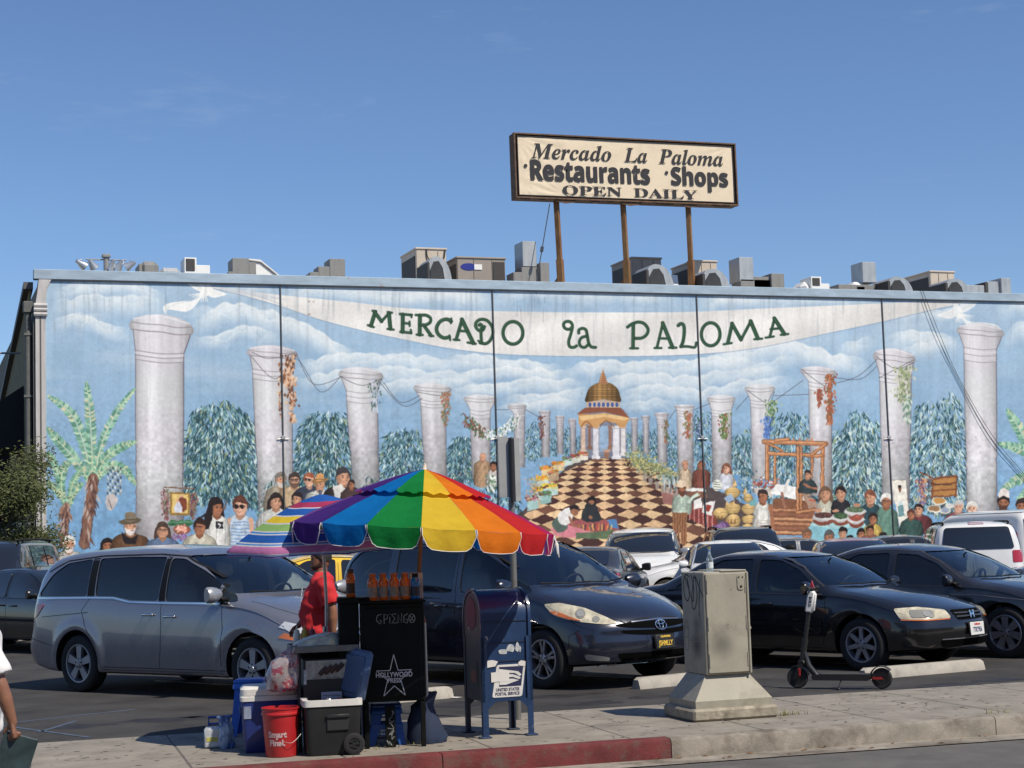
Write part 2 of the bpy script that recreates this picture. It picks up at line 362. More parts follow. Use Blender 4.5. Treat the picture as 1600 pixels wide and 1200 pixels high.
    # ---- doves
    def dove(fx, cx, cy, a):
        T = lambda L: [(cx+fx*(x-322), cy+y-447) for x, y in L]
        wcol = (232, 231, 226)
        p.fill(T([(288, 434), (300, 433), (312, 437), (319, 445), (322, 452), (312, 455), (302, 450), (293, 443)]), wcol, a, sm=3)
        for k in range(6): p.stroke(T([(291+k*3, 436+k*.6), (304+k*2.2, 447+k*.9)]), .7, (196, 198, 190), .7*a)
        p.fill(T([(318, 446), (324, 440.5), (328, 443), (329, 449), (327, 460), (318, 464), (312, 458)]), wcol, a, sm=3)
        p.fill(T([(326, 447), (335, 452), (354, 459), (345, 463), (333, 465), (325, 460)]), wcol, a, sm=3)
        for k in range(6): p.stroke(T([(328+k*2, 451+k*.8), (331+k*3.3, 463-k*.6)]), .6, (198, 199, 190), .7*a)
        for k in range(9):
            p.stroke(T([(316+k*.5, 458), (296+k*3.6, 461+4*math.sin(k/2.4)+k*1.35)]), 2.4, wcol, a, w2=.8)
        p.fill(T([(316, 461), (302, 469), (280, 471), (262, 474), (255, 481), (259, 491), (262, 484), (270, 484), (290, 487), (304, 479)]), wcol, a, sm=4)
        p.stroke(T([(259, 490), (262, 482), (275, 475), (300, 470)]), 1, (190, 194, 192), .6*a, sm=3)
    dove(1, 322, 447, 1); dove(-1, 1496, 480, .8)
    # ---- lettering on the banner (dark green strokes with serifs)
    G = (38, 72, 50); G2 = (74, 112, 82)
    def ink(pts, w, w2=None, sm=0):
        p.stroke(pts, w+1.3, (24, 44, 34), .95, sm=sm, w2=None if w2 is None else w2+1.3); p.stroke(pts, w, G, 1, sm=sm, w2=w2)
        p.stroke([(x-.8, y-.5) for x, y in pts], max(.8, w*.28), G2, .55, sm=sm)
    L = lambda ox, oy, k, pts: [(ox+x/k, oy+y/k) for x, y in pts]
    a = lambda pts: L(540, 470, 1600/310, pts)
    for pts, w in (([(240, 88), (205, 200)], 5), ([(232, 86), (290, 165)], 4.5), ([(290, 165), (352, 98)], 3), ([(350, 98), (362, 225)], 5), ([(180, 196), (228, 212)], 2.2), ([(338, 226), (388, 232)], 2.2), ([(218, 80), (246, 84)], 2.4), ([(340, 90), (374, 96)], 2.4),
                   ([(462, 110), (460, 250)], 5), ([(440, 106), (534, 114)], 3), ([(465, 178), (516, 184)], 2.6), ([(444, 250), (528, 258)], 3), ([(530, 112), (532, 132)], 2), ([(516, 168), (517, 202)], 2), ([(526, 234), (530, 262)], 2.2),
                   ([(600, 118), (598, 272)], 5), ([(566, 114), (605, 114)], 2.6), ([(574, 272), (622, 275)], 2.4), ([(630, 195), (665, 245), (690, 280)], 4.2), ([(675, 278), (708, 284)], 2.2),
                   ([(940, 150), (892, 312)], 4), ([(938, 150), (1030, 340)], 5.2), ([(912, 240), (975, 246)], 2.6), ([(872, 312), (918, 316)], 2.2), ([(985, 336), (1050, 346)], 2.4)): ink(a(pts), w)
    ink(a([(604, 116), (650, 116), (685, 140), (680, 175), (640, 195), (604, 192)]), 3.6, sm=5)
    ink(a([(852, 165), (815, 148), (765, 165), (735, 215), (745, 265), (790, 298), (836, 292)]), 4.4, sm=5); ink(a([(853, 142), (850, 180)]), 2); ink(a([(838, 278), (844, 316)]), 2)
    ink(a([(1120, 208), (1108, 234), (1075, 238), (1050, 208), (1055, 172), (1090, 150), (1140, 158), (1180, 205), (1188, 265), (1165, 320), (1130, 345), (1085, 338)]), 3.6, sm=6)
    ink(a([(1076, 196), (1088, 188), (1100, 205), (1092, 240), (1096, 335)]), 3.6, sm=4); ink(a([(1070, 322), (1100, 345)]), 2)
    th = np.linspace(0, 2*math.pi, 30); ink(a([(1350+80*math.cos(q), 258+91*math.sin(q)) for q in th]), 4)
    b = lambda pts: L(860, 470, 1600/390, pts)
    ink(b([(142, 165), (122, 182), (95, 176), (84, 152), (98, 134), (126, 134), (142, 160), (132, 210), (118, 258), (124, 292), (150, 298), (168, 288)]), 3.4, sm=5)
    ink(b([(182, 206), (184, 186), (206, 176), (228, 186), (236, 216), (246, 270), (262, 294), (290, 298)]), 3.4, sm=5); ink(b([(232, 226), (200, 236), (186, 262), (194, 290), (220, 298), (242, 280)]), 3.2, sm=5)
    ink(b([(495, 168), (520, 150), (560, 136), (600, 145), (626, 180), (618, 215), (585, 238), (540, 240)]), 3.6, sm=5); ink(b([(532, 150), (530, 300)]), 4.4); ink(b([(512, 304), (562, 304)]), 2.2)
    for pts, w in (([(722, 140), (684, 298)], 3), ([(720, 142), (784, 298)], 4.8), ([(700, 240), (756, 242)], 2.4), ([(668, 302), (712, 302)], 2.2), ([(762, 300), (808, 300)], 2.4),
                   ([(1166, 145), (1138, 270)], 4.2), ([(1164, 145), (1222, 248)], 4.6), ([(1222, 250), (1286, 130)], 3.4), ([(1284, 130), (1330, 240)], 5), ([(1112, 278), (1162, 270)], 2.2), ([(1308, 246), (1358, 242)], 2.2),
                   ([(1438, 112), (1408, 226)], 3), ([(1436, 112), (1500, 212)], 5), ([(1412, 182), (1468, 176)], 2.4), ([(1380, 236), (1432, 228)], 2.2), ([(1478, 218), (1525, 212)], 2.2)): ink(b(pts), w)
    ink(b([(820, 158), (838, 146), (856, 160), (858, 210), (850, 262), (838, 292)]), 4, sm=4); ink(b([(834, 294), (880, 292), (926, 298), (935, 268)]), 2.8, sm=3)
    ink(b([(1028+60*math.cos(q), 214+74*math.sin(q)) for q in th]), 3.8)
    # ---- columns
    def column(cl, cr, ty, r0, r1, sl0, sr0, sl1, sr1, by, tilt=0):
        w = cr-cl; cx = (cl+cr)/2
        def body(l0, r0_, l1, r1_, y0, y1):
            def f(x, y):
                tt = np.clip((y-y0)/(y1-y0+1e-6), 0, 1); lo = l0+(l1-l0)*tt; hi = r0_+(r1_-r0_)*tt
                u = np.clip((x-lo)/(hi-lo+1e-6), 0, 1)
                v = .83-.46*np.abs(u-.46)**2.4*4.2*.55+.06*np.exp(-((u-.42)/.13)**2)+.035*np.sin(u*9)
                v = v*(1-.36*np.clip((y-by+110)/110, 0, 1)*(.55+.45*np.abs(u-.5)*2))
                i0 = int((x.flat[0]-MX0)*MK); j0 = int((y.flat[0]-MY0)*MK)
                v = v+(n2[j0:j0+y.shape[0], i0:i0+x.shape[1]]-.5)*.05+(n1[j0:j0+y.shape[0], i0:i0+x.shape[1]]-.5)*.04
                return np.stack([v*.985, v*(.974+.008*np.sin(y/23.)), v*.975], -1)
            return f
        sh = smooth_pts([(sl0, r1), ((sl0*2+sl1)/3, r1+(by-r1)*.33), ((sl0+sl1*2)/3+.012*w, r1+(by-r1)*.66), (sl1, by)], 5, False).tolist()
        sh2 = smooth_pts([(sr1, by), ((sr0+sr1*2)/3-.012*w, r1+(by-r1)*.66), ((sr0*2+sr1)/3, r1+(by-r1)*.33), (sr0, r1+tilt*.6)], 5, False).tolist()
        p.fill(sh+sh2, body(sl0, sr0, sl1, sr1, r1, by))
        p.stroke(sh, max(.8, w*.018), (112, 105, 116), .75); p.stroke(sh2, max(.8, w*.022), (104, 98, 110), .8)
        lip = (r0-ty)*.34
        bowl = [(cl+w*.02, ty+lip*.9), (cl+w*.035, ty+lip*1.4), (sl0-w*.005, r0), (sl0, r1), (cx, r1+w*.05), (sr0, r1+tilt*.6), (sr0+w*.005, r0+tilt*.6), (cr-w*.03, ty+lip*1.4+tilt), (cr-w*.015, ty+lip*.9+tilt), (cx, ty+lip+w*.07)]
        p.fill(bowl, body(cl, cr, sl0, sr0, ty, r1+200)); p.stroke(bowl[:4], max(.7, w*.016), (115, 108, 116), .8); p.stroke(bowl[5:9], max(.8, w*.02), (104, 98, 108), .85)
        cap = [(cl, ty+lip*.55), (cl+w*.18, ty+lip*.12), (cx, ty), (cr-w*.18, ty+lip*.12+tilt*.6), (cr, ty+lip*.55+tilt), (cr-w*.01, ty+lip*1.25+tilt), (cx, ty+lip*1.25+w*.05), (cl+w*.01, ty+lip*1.25)]
        p.fill(cap, body(cl, cr, cl, cr, ty, r1+300), sm=3)
        for q, g in ((.62, 1.1), (1.2, 1.4)):
            p.stroke([(cl, ty+lip*q+w*.00), (cl+w*.25, ty+lip*q+w*.035), (cx, ty+lip*q+w*.05), (cr-w*.25, ty+lip*q+w*.035+tilt*.7), (cr, ty+lip*q+tilt)], max(.6, w*.013)*g, (138, 128, 132), .85, sm=4)
        p.stroke([(cl+w*.05, ty+lip*.35), (cx, ty+w*.035), (cr-w*.05, ty+lip*.35+tilt)], max(.8, w*.03), (226, 222, 224), .6, sm=4)
        for yy_ in (r0, (r0+r1)/2, r1):
            p.stroke([(sl0-w*.01, yy_), (cx, yy_+w*.06), (sr0+w*.01, yy_+tilt*.6)], max(.7, w*.014), (142, 132, 138), .85, sm=5)
        p.stroke([(sl0, (r0*1.5+r1*.5)/2), (cx, (r0*1.5+r1*.5)/2+w*.06), (sr0, (r0*1.5+r1*.5)/2+tilt*.6)], max(.8, w*.03), (222, 218, 220), .5, sm=5)
    # ---- weeping leaf trees
    def tree(outline, n, k=1.0, pale=.35, trunk=True):
        P = smooth_pts(outline, 4); x0, y0 = P.min(0); x1, y1 = P.max(0)
        if trunk:
            bx = (x0+x1)/2
            for q in range(4):
                tx = x0+(x1-x0)*(.2+.2*q)
                p.stroke([(bx+r.uniform(-8, 8)*k, y1+4), (bx+(tx-bx)*.5, y1-(y1-y0)*.25), (tx, y0+(y1-y0)*.35)], 3.2*k, (112, 92, 88), .9, sm=4, w2=1*k)
        for _ in range(int(n*.10)):
            q = r.rand(2); p.ell(x0+(x1-x0)*(.08+.84*q[0]), y0+(y1-y0)*(.14+.8*q[1]*(1)), 9*k, 13*k, (60, 94, 106), .2*max(0, 1-((q[0]-.5)*2)**2*.6), soft=.9)
        n = int(n*1.6)
        cols = [(34, 60, 68), (50, 82, 90), (78, 118, 124), (106, 146, 148), (182, 208, 202), (214, 226, 216), (146, 158, 112)]
        pr = np.array([.24, .2, .16, .12, .14*pale*2.4, .08*pale*2.4, .06]); pr /= pr.sum()
        done = 0; tries = 0
        while done < n and tries < n*6:
            tries += 1
            x = r.uniform(x0, x1); y = y0+(y1-y0)*r.beta(1.2, 1.0)
            ins = False; j = len(P)-1
            for i in range(len(P)):
                if ((P[i, 1] > y) != (P[j, 1] > y)) and x < (P[j, 0]-P[i, 0])*(y-P[i, 1])/(P[j, 1]-P[i, 1])+P[i, 0]: ins = not ins
                j = i
            if not ins: continue
            c = cols[r.choice(7, p=pr)]
            u = (x-(x0+x1)/2)/(x1-x0)*2
            ang = math.pi/2-u*.55+r.normal(0, .38)
            p.leaf(x, y, r.uniform(9, 17)*k, ang, r.uniform(.9, 1.5)*k, c, .92); done += 1
    tree([(287, 790), (290, 720), (292, 665), (305, 638), (330, 627), (355, 624), (380, 640), (398, 665), (404, 720), (406, 790), (345, 775)], 1500, 1.0, .35)
    tree([(463, 750), (464, 690), (476, 652), (500, 639), (525, 641), (546, 650), (552, 700), (552, 750), (505, 758)], 900, .9, .3)
    tree([(595, 745), (598, 700), (606, 676), (630, 667), (655, 672), (662, 700), (664, 745)], 520, .8, .35)
    tree([(699, 735), (701, 700), (708, 684), (722, 679), (738, 684), (742, 745), (715, 748)], 360, .72, .2)
    tree([(768, 755), (770, 690), (786, 680), (800, 690), (800, 760)], 260, .7, .3)
    for (x0, x1, y0, y1, n) in ((822, 846, 656, 712, 170), (860, 870, 664, 706, 70), (881, 892, 664, 706, 70), (900, 908, 676, 706, 40), (976, 988, 672, 706, 60), (996, 1006, 670, 706, 70), (1014, 1028, 664, 712, 110), (1044, 1058, 670, 728, 130), (1084, 1112, 640, 748, 330)):
        tree([(x0, y1), (x0, y0+12), ((x0+x1)/2, y0), (x1, y0+12), (x1, y1)], n, .5, .3, False)
    tree([(1142, 752), (1144, 690), (1155, 674), (1165, 668), (1176, 680), (1178, 760)], 330, .72, .5)
    tree([(1200, 800), (1203, 700), (1210, 655), (1228, 641), (1250, 645), (1266, 655), (1272, 740), (1270, 800)], 800, .8, .5)
    tree([(1298, 790), (1300, 700), (1306, 672), (1320, 668), (1326, 645), (1345, 637), (1360, 650), (1374, 660), (1379, 720), (1380, 800), (1330, 792)], 1100, .85, .75)
    tree([(1420, 790), (1424, 700), (1432, 640), (1445, 622), (1462, 628), (1480, 610), (1502, 626), (1508, 690), (1512, 790)], 1050, .85, .85)
    cols = [(888, 900, 653.5, 664, 668, 890.5, 899.5, 891, 899.5, 708), (868, 882, 649, 657, 664, 870, 880.5, 870.5, 880.5, 710), (842, 860, 641, 650, 657, 846, 859, 846.5, 859, 714),
            (985, 997, 652, 660, 664, 987, 996, 987, 996, 709), (1002, 1015, 649, 657, 663, 1005, 1014, 1005, 1014, 710), (1023, 1045, 644, 655, 662, 1027, 1042, 1028, 1043, 730), (1054, 1085, 632, 641, 649, 1058, 1083, 1059, 1084, 748),
            (794, 822, 630, 646, 656, 803, 820, 804, 820, 730), (1106, 1148, 617, 640, 649, 1112, 1143, 1113, 1144, 752), (1165, 1210, 600, 625, 635, 1173, 1201, 1176, 1206, 770)]
    for c in cols: column(*c)
    column(1252, 1305, 572, 596, 608, 1264, 1299, 1266, 1301, 775, 3)
    column(726, 775, 616, 640, 652, 735, 766, 737, 767, 748, 1)
    column(647.5, 704, 598, 624, 634, 657.5, 696, 663, 699, 752, 3); column(531, 597, 573, 610, 626, 541.5, 589.5, 551, 594, 768, 4)
    column(388, 463, 539, 576, 591, 395, 455, 404, 460, 800, 4); column(205, 300, 491, 547, 561, 212, 287, 211.5, 287, 842, 8)
    column(1366, 1429, 544, 583, 595, 1374.5, 1424, 1378.5, 1421.5, 785, 6); column(1497, 1567, 505, 542, 562, 1506.5, 1557, 1511, 1559, 830, 5)
    # strings between the columns
    for pts in ([(392, 556), (430, 592), (463, 560), (500, 612), (531, 590)], [(463, 552), (490, 600), (535, 588)], [(531, 588), (565, 602), (596, 592)], [(596, 592), (625, 628), (655, 618)], [(594, 598), (630, 634), (660, 622)], [(650, 612), (690, 618), (703, 610)], [(775, 640), (795, 640)], [(822, 640), (843, 652)],
                [(1085, 640), (1110, 630)], [(1045, 655), (1056, 640)], [(1210, 618), (1262, 616)], [(1205, 630), (1255, 594)], [(1150, 640), (1170, 618)], [(1254, 578), (1290, 603), (1304, 588)], [(1304, 590), (1345, 592), (1370, 572)], [(1300, 600), (1340, 588), (1370, 562)], [(1368, 556), (1400, 576), (1428, 566)], [(1374, 590), (1428, 562)], [(394, 550), (420, 560), (460, 552)], [(1168, 610), (1200, 630), (1210, 612)]):
        p.stroke(pts, .9, (70, 66, 72), .75, sm=6)
    def bunch(cx, y0, y1, w, colz, n, k=1):
        for _ in range(n):
            v = r.rand(); y = y0+(y1-y0)*v; x = cx+r.normal(0, .32)*w*(1-.55*v)
            c = colz[r.randint(len(colz))]
            p.leaf(x, y, r.uniform(4, 8)*k, r.uniform(.9, 2.2), r.uniform(1, 2)*k, c, .9)
    gar = [(196, 150, 118), (150, 98, 70), (216, 176, 140), (110, 72, 56), (226, 196, 168)]
    bunch(450, 552, 600, 24, gar, 110, 1.3); bunch(456, 585, 655, 14, gar, 90, 1.3); bunch(438, 590, 650, 8, gar, 26)
    grn = [(96, 128, 92), (140, 162, 120), (70, 96, 70), (176, 188, 150)]
    bunch(585, 590, 640, 18, [(170, 180, 196), (96, 122, 112), (200, 206, 214), (80, 96, 96)], 90); bunch(696, 610, 662, 12, [(150, 104, 84), (110, 120, 90), (176, 130, 104)], 90)
    for k in range(26):
        q = k/25; bunch(728+q*80, 640+26*math.sin(q*math.pi)+4, 664+20*math.sin(q*math.pi), 10, [(64, 92, 66), (90, 120, 84), (120, 62, 52), (150, 80, 66)] if q < .38 else [(226, 226, 222), (236, 236, 232), (84, 116, 84), (200, 206, 196)], 12, .9)
    bunch(846, 646, 682, 8, [(110, 70, 66), (140, 96, 84), (90, 60, 60)], 50, .8); bunch(1041, 655, 690, 7, [(90, 104, 72), (150, 100, 76)], 50, .8)
    bunch(1075, 640, 682, 11, [(176, 110, 84), (150, 90, 70), (130, 134, 90)], 90, .9); bunch(1132, 644, 682, 15, [(80, 112, 64), (110, 140, 80), (140, 72, 60)], 110, .9); bunch(1092, 650, 680, 9, [(60, 70, 110), (150, 160, 190), (70, 96, 80)], 60, .8)
    bunch(1205, 622, 660, 20, grn, 110); bunch(1199, 648, 682, 12, [(84, 120, 180), (110, 146, 200), (70, 96, 150)], 90); bunch(1297, 582, 660, 14, [(170, 92, 66), (146, 78, 58), (190, 116, 84), (120, 100, 66)], 230); bunch(1281, 606, 632, 8, [(160, 88, 66), (130, 74, 58)], 50)
    bunch(1412, 570, 625, 28, [(150, 160, 120), (190, 192, 160), (110, 124, 92), (206, 202, 190)], 220, 1.2); bunch(1418, 615, 655, 10, [(176, 192, 176), (206, 214, 200), (110, 140, 120)], 60, 1.4)
    for x0, x1, yb, n in ((558, 600, 850, 260), (604, 668, 850, 420), (668, 740, 850, 420), (738, 812, 850, 420), (405, 470, 850, 300)):
        tree([(x0, yb), (x0+4, 775), ((x0+x1)/2, 738), (x1-4, 775), (x1, yb)], n, .8, .3, False)
    # ---- banana plants
    def frond(pts, w, fl=1):
        C = smooth_pts(pts, 8, False); n = len(C)
        for i in range(n-1):
            q = i/(n-1); ww = w*math.sin(math.pi*min(1, .08+.92*q))**.6*(1-.25*q)
            d = C[i+1]-C[i]; L_ = math.hypot(*d)+1e-6; d = d/L_; nn = np.array([-d[1], d[0]])
            for sgn in (-1, 1):
                for e in range(2):
                    c = [(120, 164, 140), (150, 192, 160), (92, 140, 118), (186, 208, 172), (206, 196, 160)][r.choice(5, p=[.3, .25, .25, .12, .08])]
                    ang = math.atan2((nn*sgn+d*.55)[1], (nn*sgn+d*.55)[0])
                    p.leaf(C[i, 0]+d[0]*e*L_/2, C[i, 1]+d[1]*e*L_/2, ww*r.uniform(.85, 1.1), ang, 2.4, c, .95)
        p.stroke(C, 2.2, (196, 206, 160), .9, w2=.8)
    for pts, w in (([(142, 745), (130, 690), (110, 645), (75, 618)], 13), ([(145, 740), (143, 690), (140, 640), (135, 596)], 13), ([(148, 745), (160, 690), (185, 640), (212, 606)], 10), ([(150, 750), (165, 715), (190, 698), (213, 690)], 11), ([(150, 750), (172, 728), (196, 735), (212, 758)], 12), ([(140, 752), (115, 715), (92, 690), (74, 668)], 13), ([(100, 790), (92, 745), (80, 715), (74, 708)], 9), ([(105, 790), (112, 760), (122, 740), (130, 728)], 8), ([(100, 790), (96, 750), (104, 725), (110, 726)], 9), ([(108, 790), (118, 765), (130, 755)], 8), ([(97, 780), (85, 762), (74, 752)], 8)): frond(pts, w)
    for pts, w in (([(104, 790), (103, 812), (98, 850)], 9), ([(146, 748), (142, 780), (132, 850)], 15)):
        p.stroke(pts, w+2, (84, 62, 60), .9, sm=4); p.stroke(pts, w, (134, 100, 84), 1, sm=4)
        for _ in range(50):
            q = r.rand(); i = q*2; k_ = min(1, int(i)); f = i-k_; x = pts[k_][0]*(1-f)+pts[k_+1][0]*f; y = pts[k_][1]*(1-f)+pts[k_+1][1]*f
            p.leaf(x+r.uniform(-.5, .5)*w, y-8, r.uniform(12, 26), math.pi/2+r.normal(0, .35), 2.2, [(104, 74, 66), (160, 122, 100), (126, 90, 76), (190, 172, 160), (84, 60, 58)][r.randint(5)], .85)
    for k in range(9):
        for q in range(6): p.leaf(168+q*4.2, 728+k*5, 6, 1.3+.08*q, 1.8, [(206, 208, 200), (150, 154, 150), (70, 78, 90)][(k+q) % 3], .95)
    p.fill([(166, 775), (178, 772), (184, 782), (174, 797), (166, 790)], (190, 182, 178), 1, sm=3); p.stroke([(170, 780), (175, 794)], 1, (90, 80, 86))
    for pts, w in (([(1640, 735), (1610, 700), (1590, 665), (1574, 640)], 14), ([(1650, 750), (1620, 715), (1590, 700), (1560, 693)], 13), ([(1650, 765), (1615, 745), (1590, 750), (1562, 768)], 13), ([(1655, 760), (1660, 700), (1672, 650)], 13), ([(1655, 770), (1620, 760), (1590, 780)], 12)): frond(pts, w)
    # ---- tiled walk in perspective
    walk = [(930, 716), (988, 716), (1030, 742), (1072, 775), (1110, 830), (1130, 960), (750, 960), (800, 830), (828, 795), (860, 752), (885, 735)]
    TC = [[(92, 62, 54), (70, 46, 44), (112, 76, 62), (84, 58, 56)], [(204, 168, 124), (218, 186, 144), (186, 146, 106), (210, 174, 134)]]
    TCa = np.array(TC, np.float32)/255
    def floor_col(x, y):
        d = np.maximum(y-555, 40); u = (x-945)/d/.15; v = 4096/d
        pa = np.floor(u+v).astype(int); pb = np.floor(u-v).astype(int)
        par = (pa+pb) % 2; hsh = (pa*7+pb*13+pa*pb) % 4
        c = TCa[par, hsh]
        fa = (u+v)-pa; fb = (u-v)-pb
        e = np.minimum(np.minimum(fa, 1-fa), np.minimum(fb, 1-fb))
        c = c*(.72+.28*np.clip(e/.06, 0, 1))[..., None]
        i0 = int((x.flat[0]-MX0)*MK); j0 = int((y.flat[0]-MY0)*MK)
        return c*(.88+.24*n1[j0:j0+y.shape[0], i0:i0+x.shape[1]])[..., None]
    p.fill([(815, 800), (900, 715), (1000, 715), (1200, 800), (1240, 960), (700, 960), (780, 820)], (78, 62, 58), .9)
    p.fill(walk, floor_col)
    # ---- domed pavilion
    p.fill([(908, 640), (976, 640), (978, 716), (906, 716)], (112, 92, 96), .5)
    p.fill([(935, 665), (952, 665), (952, 705), (935, 705)], (150, 176, 200), .9)
    def col_p(x0, x1, y0, y1, c=(200, 196, 200), d=(140, 132, 140)):
        p.fill([(x0, y0), (x1, y0), (x1, y1), (x0, y1)], c); p.stroke([(x0, y0), (x0, y1)], 1.1, d, .9); p.stroke([(x1, y0), (x1, y1)], 1.3, d, .9)
        p.fill([(x0-1.5, y0-3), (x1+1.5, y0-3), (x1, y0+1), (x0, y0+1)], c); p.stroke([(x0-1, y0+1), (x1+1, y0+1)], .7, d); p.fill([(x0-1.6, y1-5), (x1+1.6, y1-5), (x1+1.6, y1), (x0-1.6, y1)], c)
    for x0, x1, y1, c in ((919, 924, 702, (132, 96, 78)), (951, 956, 702, (150, 112, 92)), (908, 915, 707, (206, 178, 156)), (970, 978, 712, (214, 208, 206)), (926.5, 936, 717, (214, 212, 214)), (957.5, 968.5, 717, (220, 218, 220))): col_p(x0, x1, 668, y1, c)
    p.fill([(904, 646), (982, 651), (984, 655), (978, 664), (978, 668), (968, 668), (962, 661), (948, 658), (938, 662), (934, 669), (926, 668), (918, 662), (908, 668), (904, 660)], (198, 150, 98), 1)
    p.fill([(904, 650), (945, 645), (984, 653), (976, 657), (944, 651), (908, 657)], (226, 188, 132), 1)
    p.stroke([(908, 667), (916, 658), (926, 667)], 1.4, (120, 78, 52), .9, sm=4); p.stroke([(937, 667), (947, 657), (960, 667)], 1.4, (120, 78, 52), .9, sm=4)
    p.fill([(914, 637), (942, 634), (970, 637), (984, 653), (944, 643), (901, 647)], (140, 84, 62), 1)
    for k in range(30): p.stroke([(915+k*1.9, 637), (904+k*2.7, 648)], .7, (104, 60, 48), .5)
    p.fill([(916, 625), (969, 625), (969, 637), (916, 636)], (190, 164, 140), 1)
    for k in range(7): p.ell(922+k*7, 632, 2.7, 3.6, (70, 92, 146)); p.stroke([(919+k*7, 636), (919.5+k*7, 629), (922+k*7, 627.5), (924.5+k*7, 629), (925+k*7, 636)], .7, (222, 196, 170), .9)
    def dome_col(x, y):
        u = (x-943)/27; v = .62-.30*u*u+.12*np.exp(-((u+.25)/.25)**2); g = .86+.14*np.sign(np.sin(y*2.2))+.06*np.sign(np.sin(u*22))+0*x
        return np.stack([v*g*1.0, v*g*.76, v*g*.46], -1)
    p.fill([(916, 628), (916, 618), (921, 606), (932, 599), (943, 597), (955, 599), (965, 607), (969, 618), (969, 628), (943, 624)], dome_col, 1, sm=3)
    p.fill([(935, 600), (940, 583), (942, 576), (944.5, 583), (950, 600)], (170, 120, 84)); p.stroke([(942, 577), (938, 598)], 1, (214, 170, 124), .8)
    for k in range(5): p.stroke([(938-k*.6, 585+k*3.3), (946+k*.7, 585+k*3.3)], .6, (112, 74, 56), .7)
    p.ell(948, 710, 4, 6, (150, 110, 90)); p.ell(948, 704, 6, 2, (190, 150, 126))
    # ---- produce boxes left, flowers right
    def crate(x, y, w, h, top, side):
        p.fill([(x, y), (x+w, y-h*.35), (x+w, y+h*.65), (x, y+h)], side); p.fill([(x, y), (x+w, y-h*.35), (x+w-w*.2, y-h*.8), (x-w*.2, y-h*.45)], (90, 66, 54))
        for _ in range(int(w*2.2)): p.ell(x+w*(.45+r.uniform(-.55, .5)), y-h*.42+r.uniform(-.3, .3)*h, 1.5, 1.3, tuple(np.clip(np.array(top)+r.normal(0, 20, 3), 0, 255)), .95)
        p.stroke([(x, y), (x+w, y-h*.35)], .8, (226, 226, 214), .8)
    for a_ in ((905, 712, 14, 8, (176, 110, 76), (216, 206, 190)), (893, 716, 14, 9, (150, 84, 66), (206, 206, 190)), (880, 720, 14, 9, (104, 120, 110), (190, 204, 196)), (864, 728, 18, 10, (214, 146, 66), (216, 196, 150)), (846, 736, 18, 11, (220, 150, 70), (212, 190, 146)), (858, 742, 16, 11, (190, 130, 80), (176, 150, 120)), (840, 752, 17, 12, (226, 170, 70), (196, 206, 190)), (834, 770, 16, 13, (226, 180, 60), (176, 196, 186)), (850, 764, 22, 12, (222, 190, 80), (180, 204, 196)), (824, 784, 18, 15, (176, 130, 130), (164, 196, 190)), (844, 776, 18, 13, (90, 116, 84), (150, 186, 180))): crate(*a_)
    bunch(833, 745, 770, 26, [(150, 110, 130), (190, 150, 160), (120, 140, 96), (200, 180, 110)], 120, .6)
    for _ in range(700):
        q = r.rand(); x = 985+q*75+r.normal(0, 6); y = 713+q*38+r.normal(0, 7)
        p.leaf(x, y, 5, r.uniform(0, 6.3), 1.1, [(150, 152, 96), (186, 180, 120), (112, 120, 80), (206, 196, 140), (120, 140, 120)][r.randint(5)] if y < 735+q*10 else [(196, 206, 190), (112, 134, 112), (140, 160, 140), (80, 96, 84)][r.randint(4)], .9)
    for k in range(6): p.fill([(1005+k*9, 740+k*6), (1012+k*9, 740+k*6), (1011+k*9, 752+k*6), (1006+k*9, 752+k*6)], (150, 140, 130), .9)
    gm = np.clip((YY-868-10*np.sin(XX/140.))/14, 0, 1)*(np.abs(XX-950) > 215)*np.ones_like(XX)
    p.blend(0, p.W, 0, p.H, gm.astype(np.float32), (104, 88, 80))
    # ---- figures
    def who(cx, cy, h, shirt, hair=(40, 32, 32), skin=(178, 124, 94), look=0, long=0, sw=1.15, beard=None, specs=None, hat=None, stripes=None, torso=2.2, smile=True, bald=False, hc=1.0):
        d = lambda c, k: tuple(np.clip(np.array(c)*k, 0, 255))
        w = h*.37
        if long: p.fill([(cx-w*1.25, cy-h*.2), (cx, cy-h*.62), (cx+w*1.25, cy-h*.2), (cx+w*1.5, cy+h*long), (cx+w*.6, cy+h*(long+.1)), (cx-w*.6, cy+h*(long+.1)), (cx-w*1.5, cy+h*long)], hair, 1, sm=3)
        T = [(cx-h*.28, cy+h*.42), (cx-h*sw*.8, cy+h*.68), (cx-h*sw, cy+h*1.1), (cx-h*sw*1.02, cy+h*torso), (cx+h*sw*1.02, cy+h*torso), (cx+h*sw, cy+h*1.1), (cx+h*sw*.8, cy+h*.68), (cx+h*.28, cy+h*.42)]
        sh = lambda x, y: np.stack([np.clip(c/255*(1.04-.32*np.abs((x-cx)/(h*sw))**2-.10*np.abs(np.sin((x-cx)/h*5+(y-cy)/h*3))), 0, 1)+0*y for c in shirt], -1)
        p.fill(T, sh, 1, sm=2); p.stroke(T[:4], .9, d(shirt, .5), .7); p.stroke(T[4:], .9, d(shirt, .5), .7)
        if stripes:
            for k in range(8): p.stroke([(cx-h*sw*.95, cy+h*(.75+k*.18)), (cx, cy+h*(.82+k*.18)), (cx+h*sw*.95, cy+h*(.75+k*.18))], h*.05, stripes, .8, sm=3)
        for s_ in (-1, 1): p.stroke([(cx+s_*h*sw*.66, cy+h*1.0), (cx+s_*h*sw*.6, cy+h*torso)], h*.05, d(shirt, .6), .6)
        p.fill([(cx-w*.55, cy+h*.2), (cx+w*.55, cy+h*.2), (cx+w*.7, cy+h*.55), (cx, cy+h*.72), (cx-w*.7, cy+h*.55)], d(skin, .8))
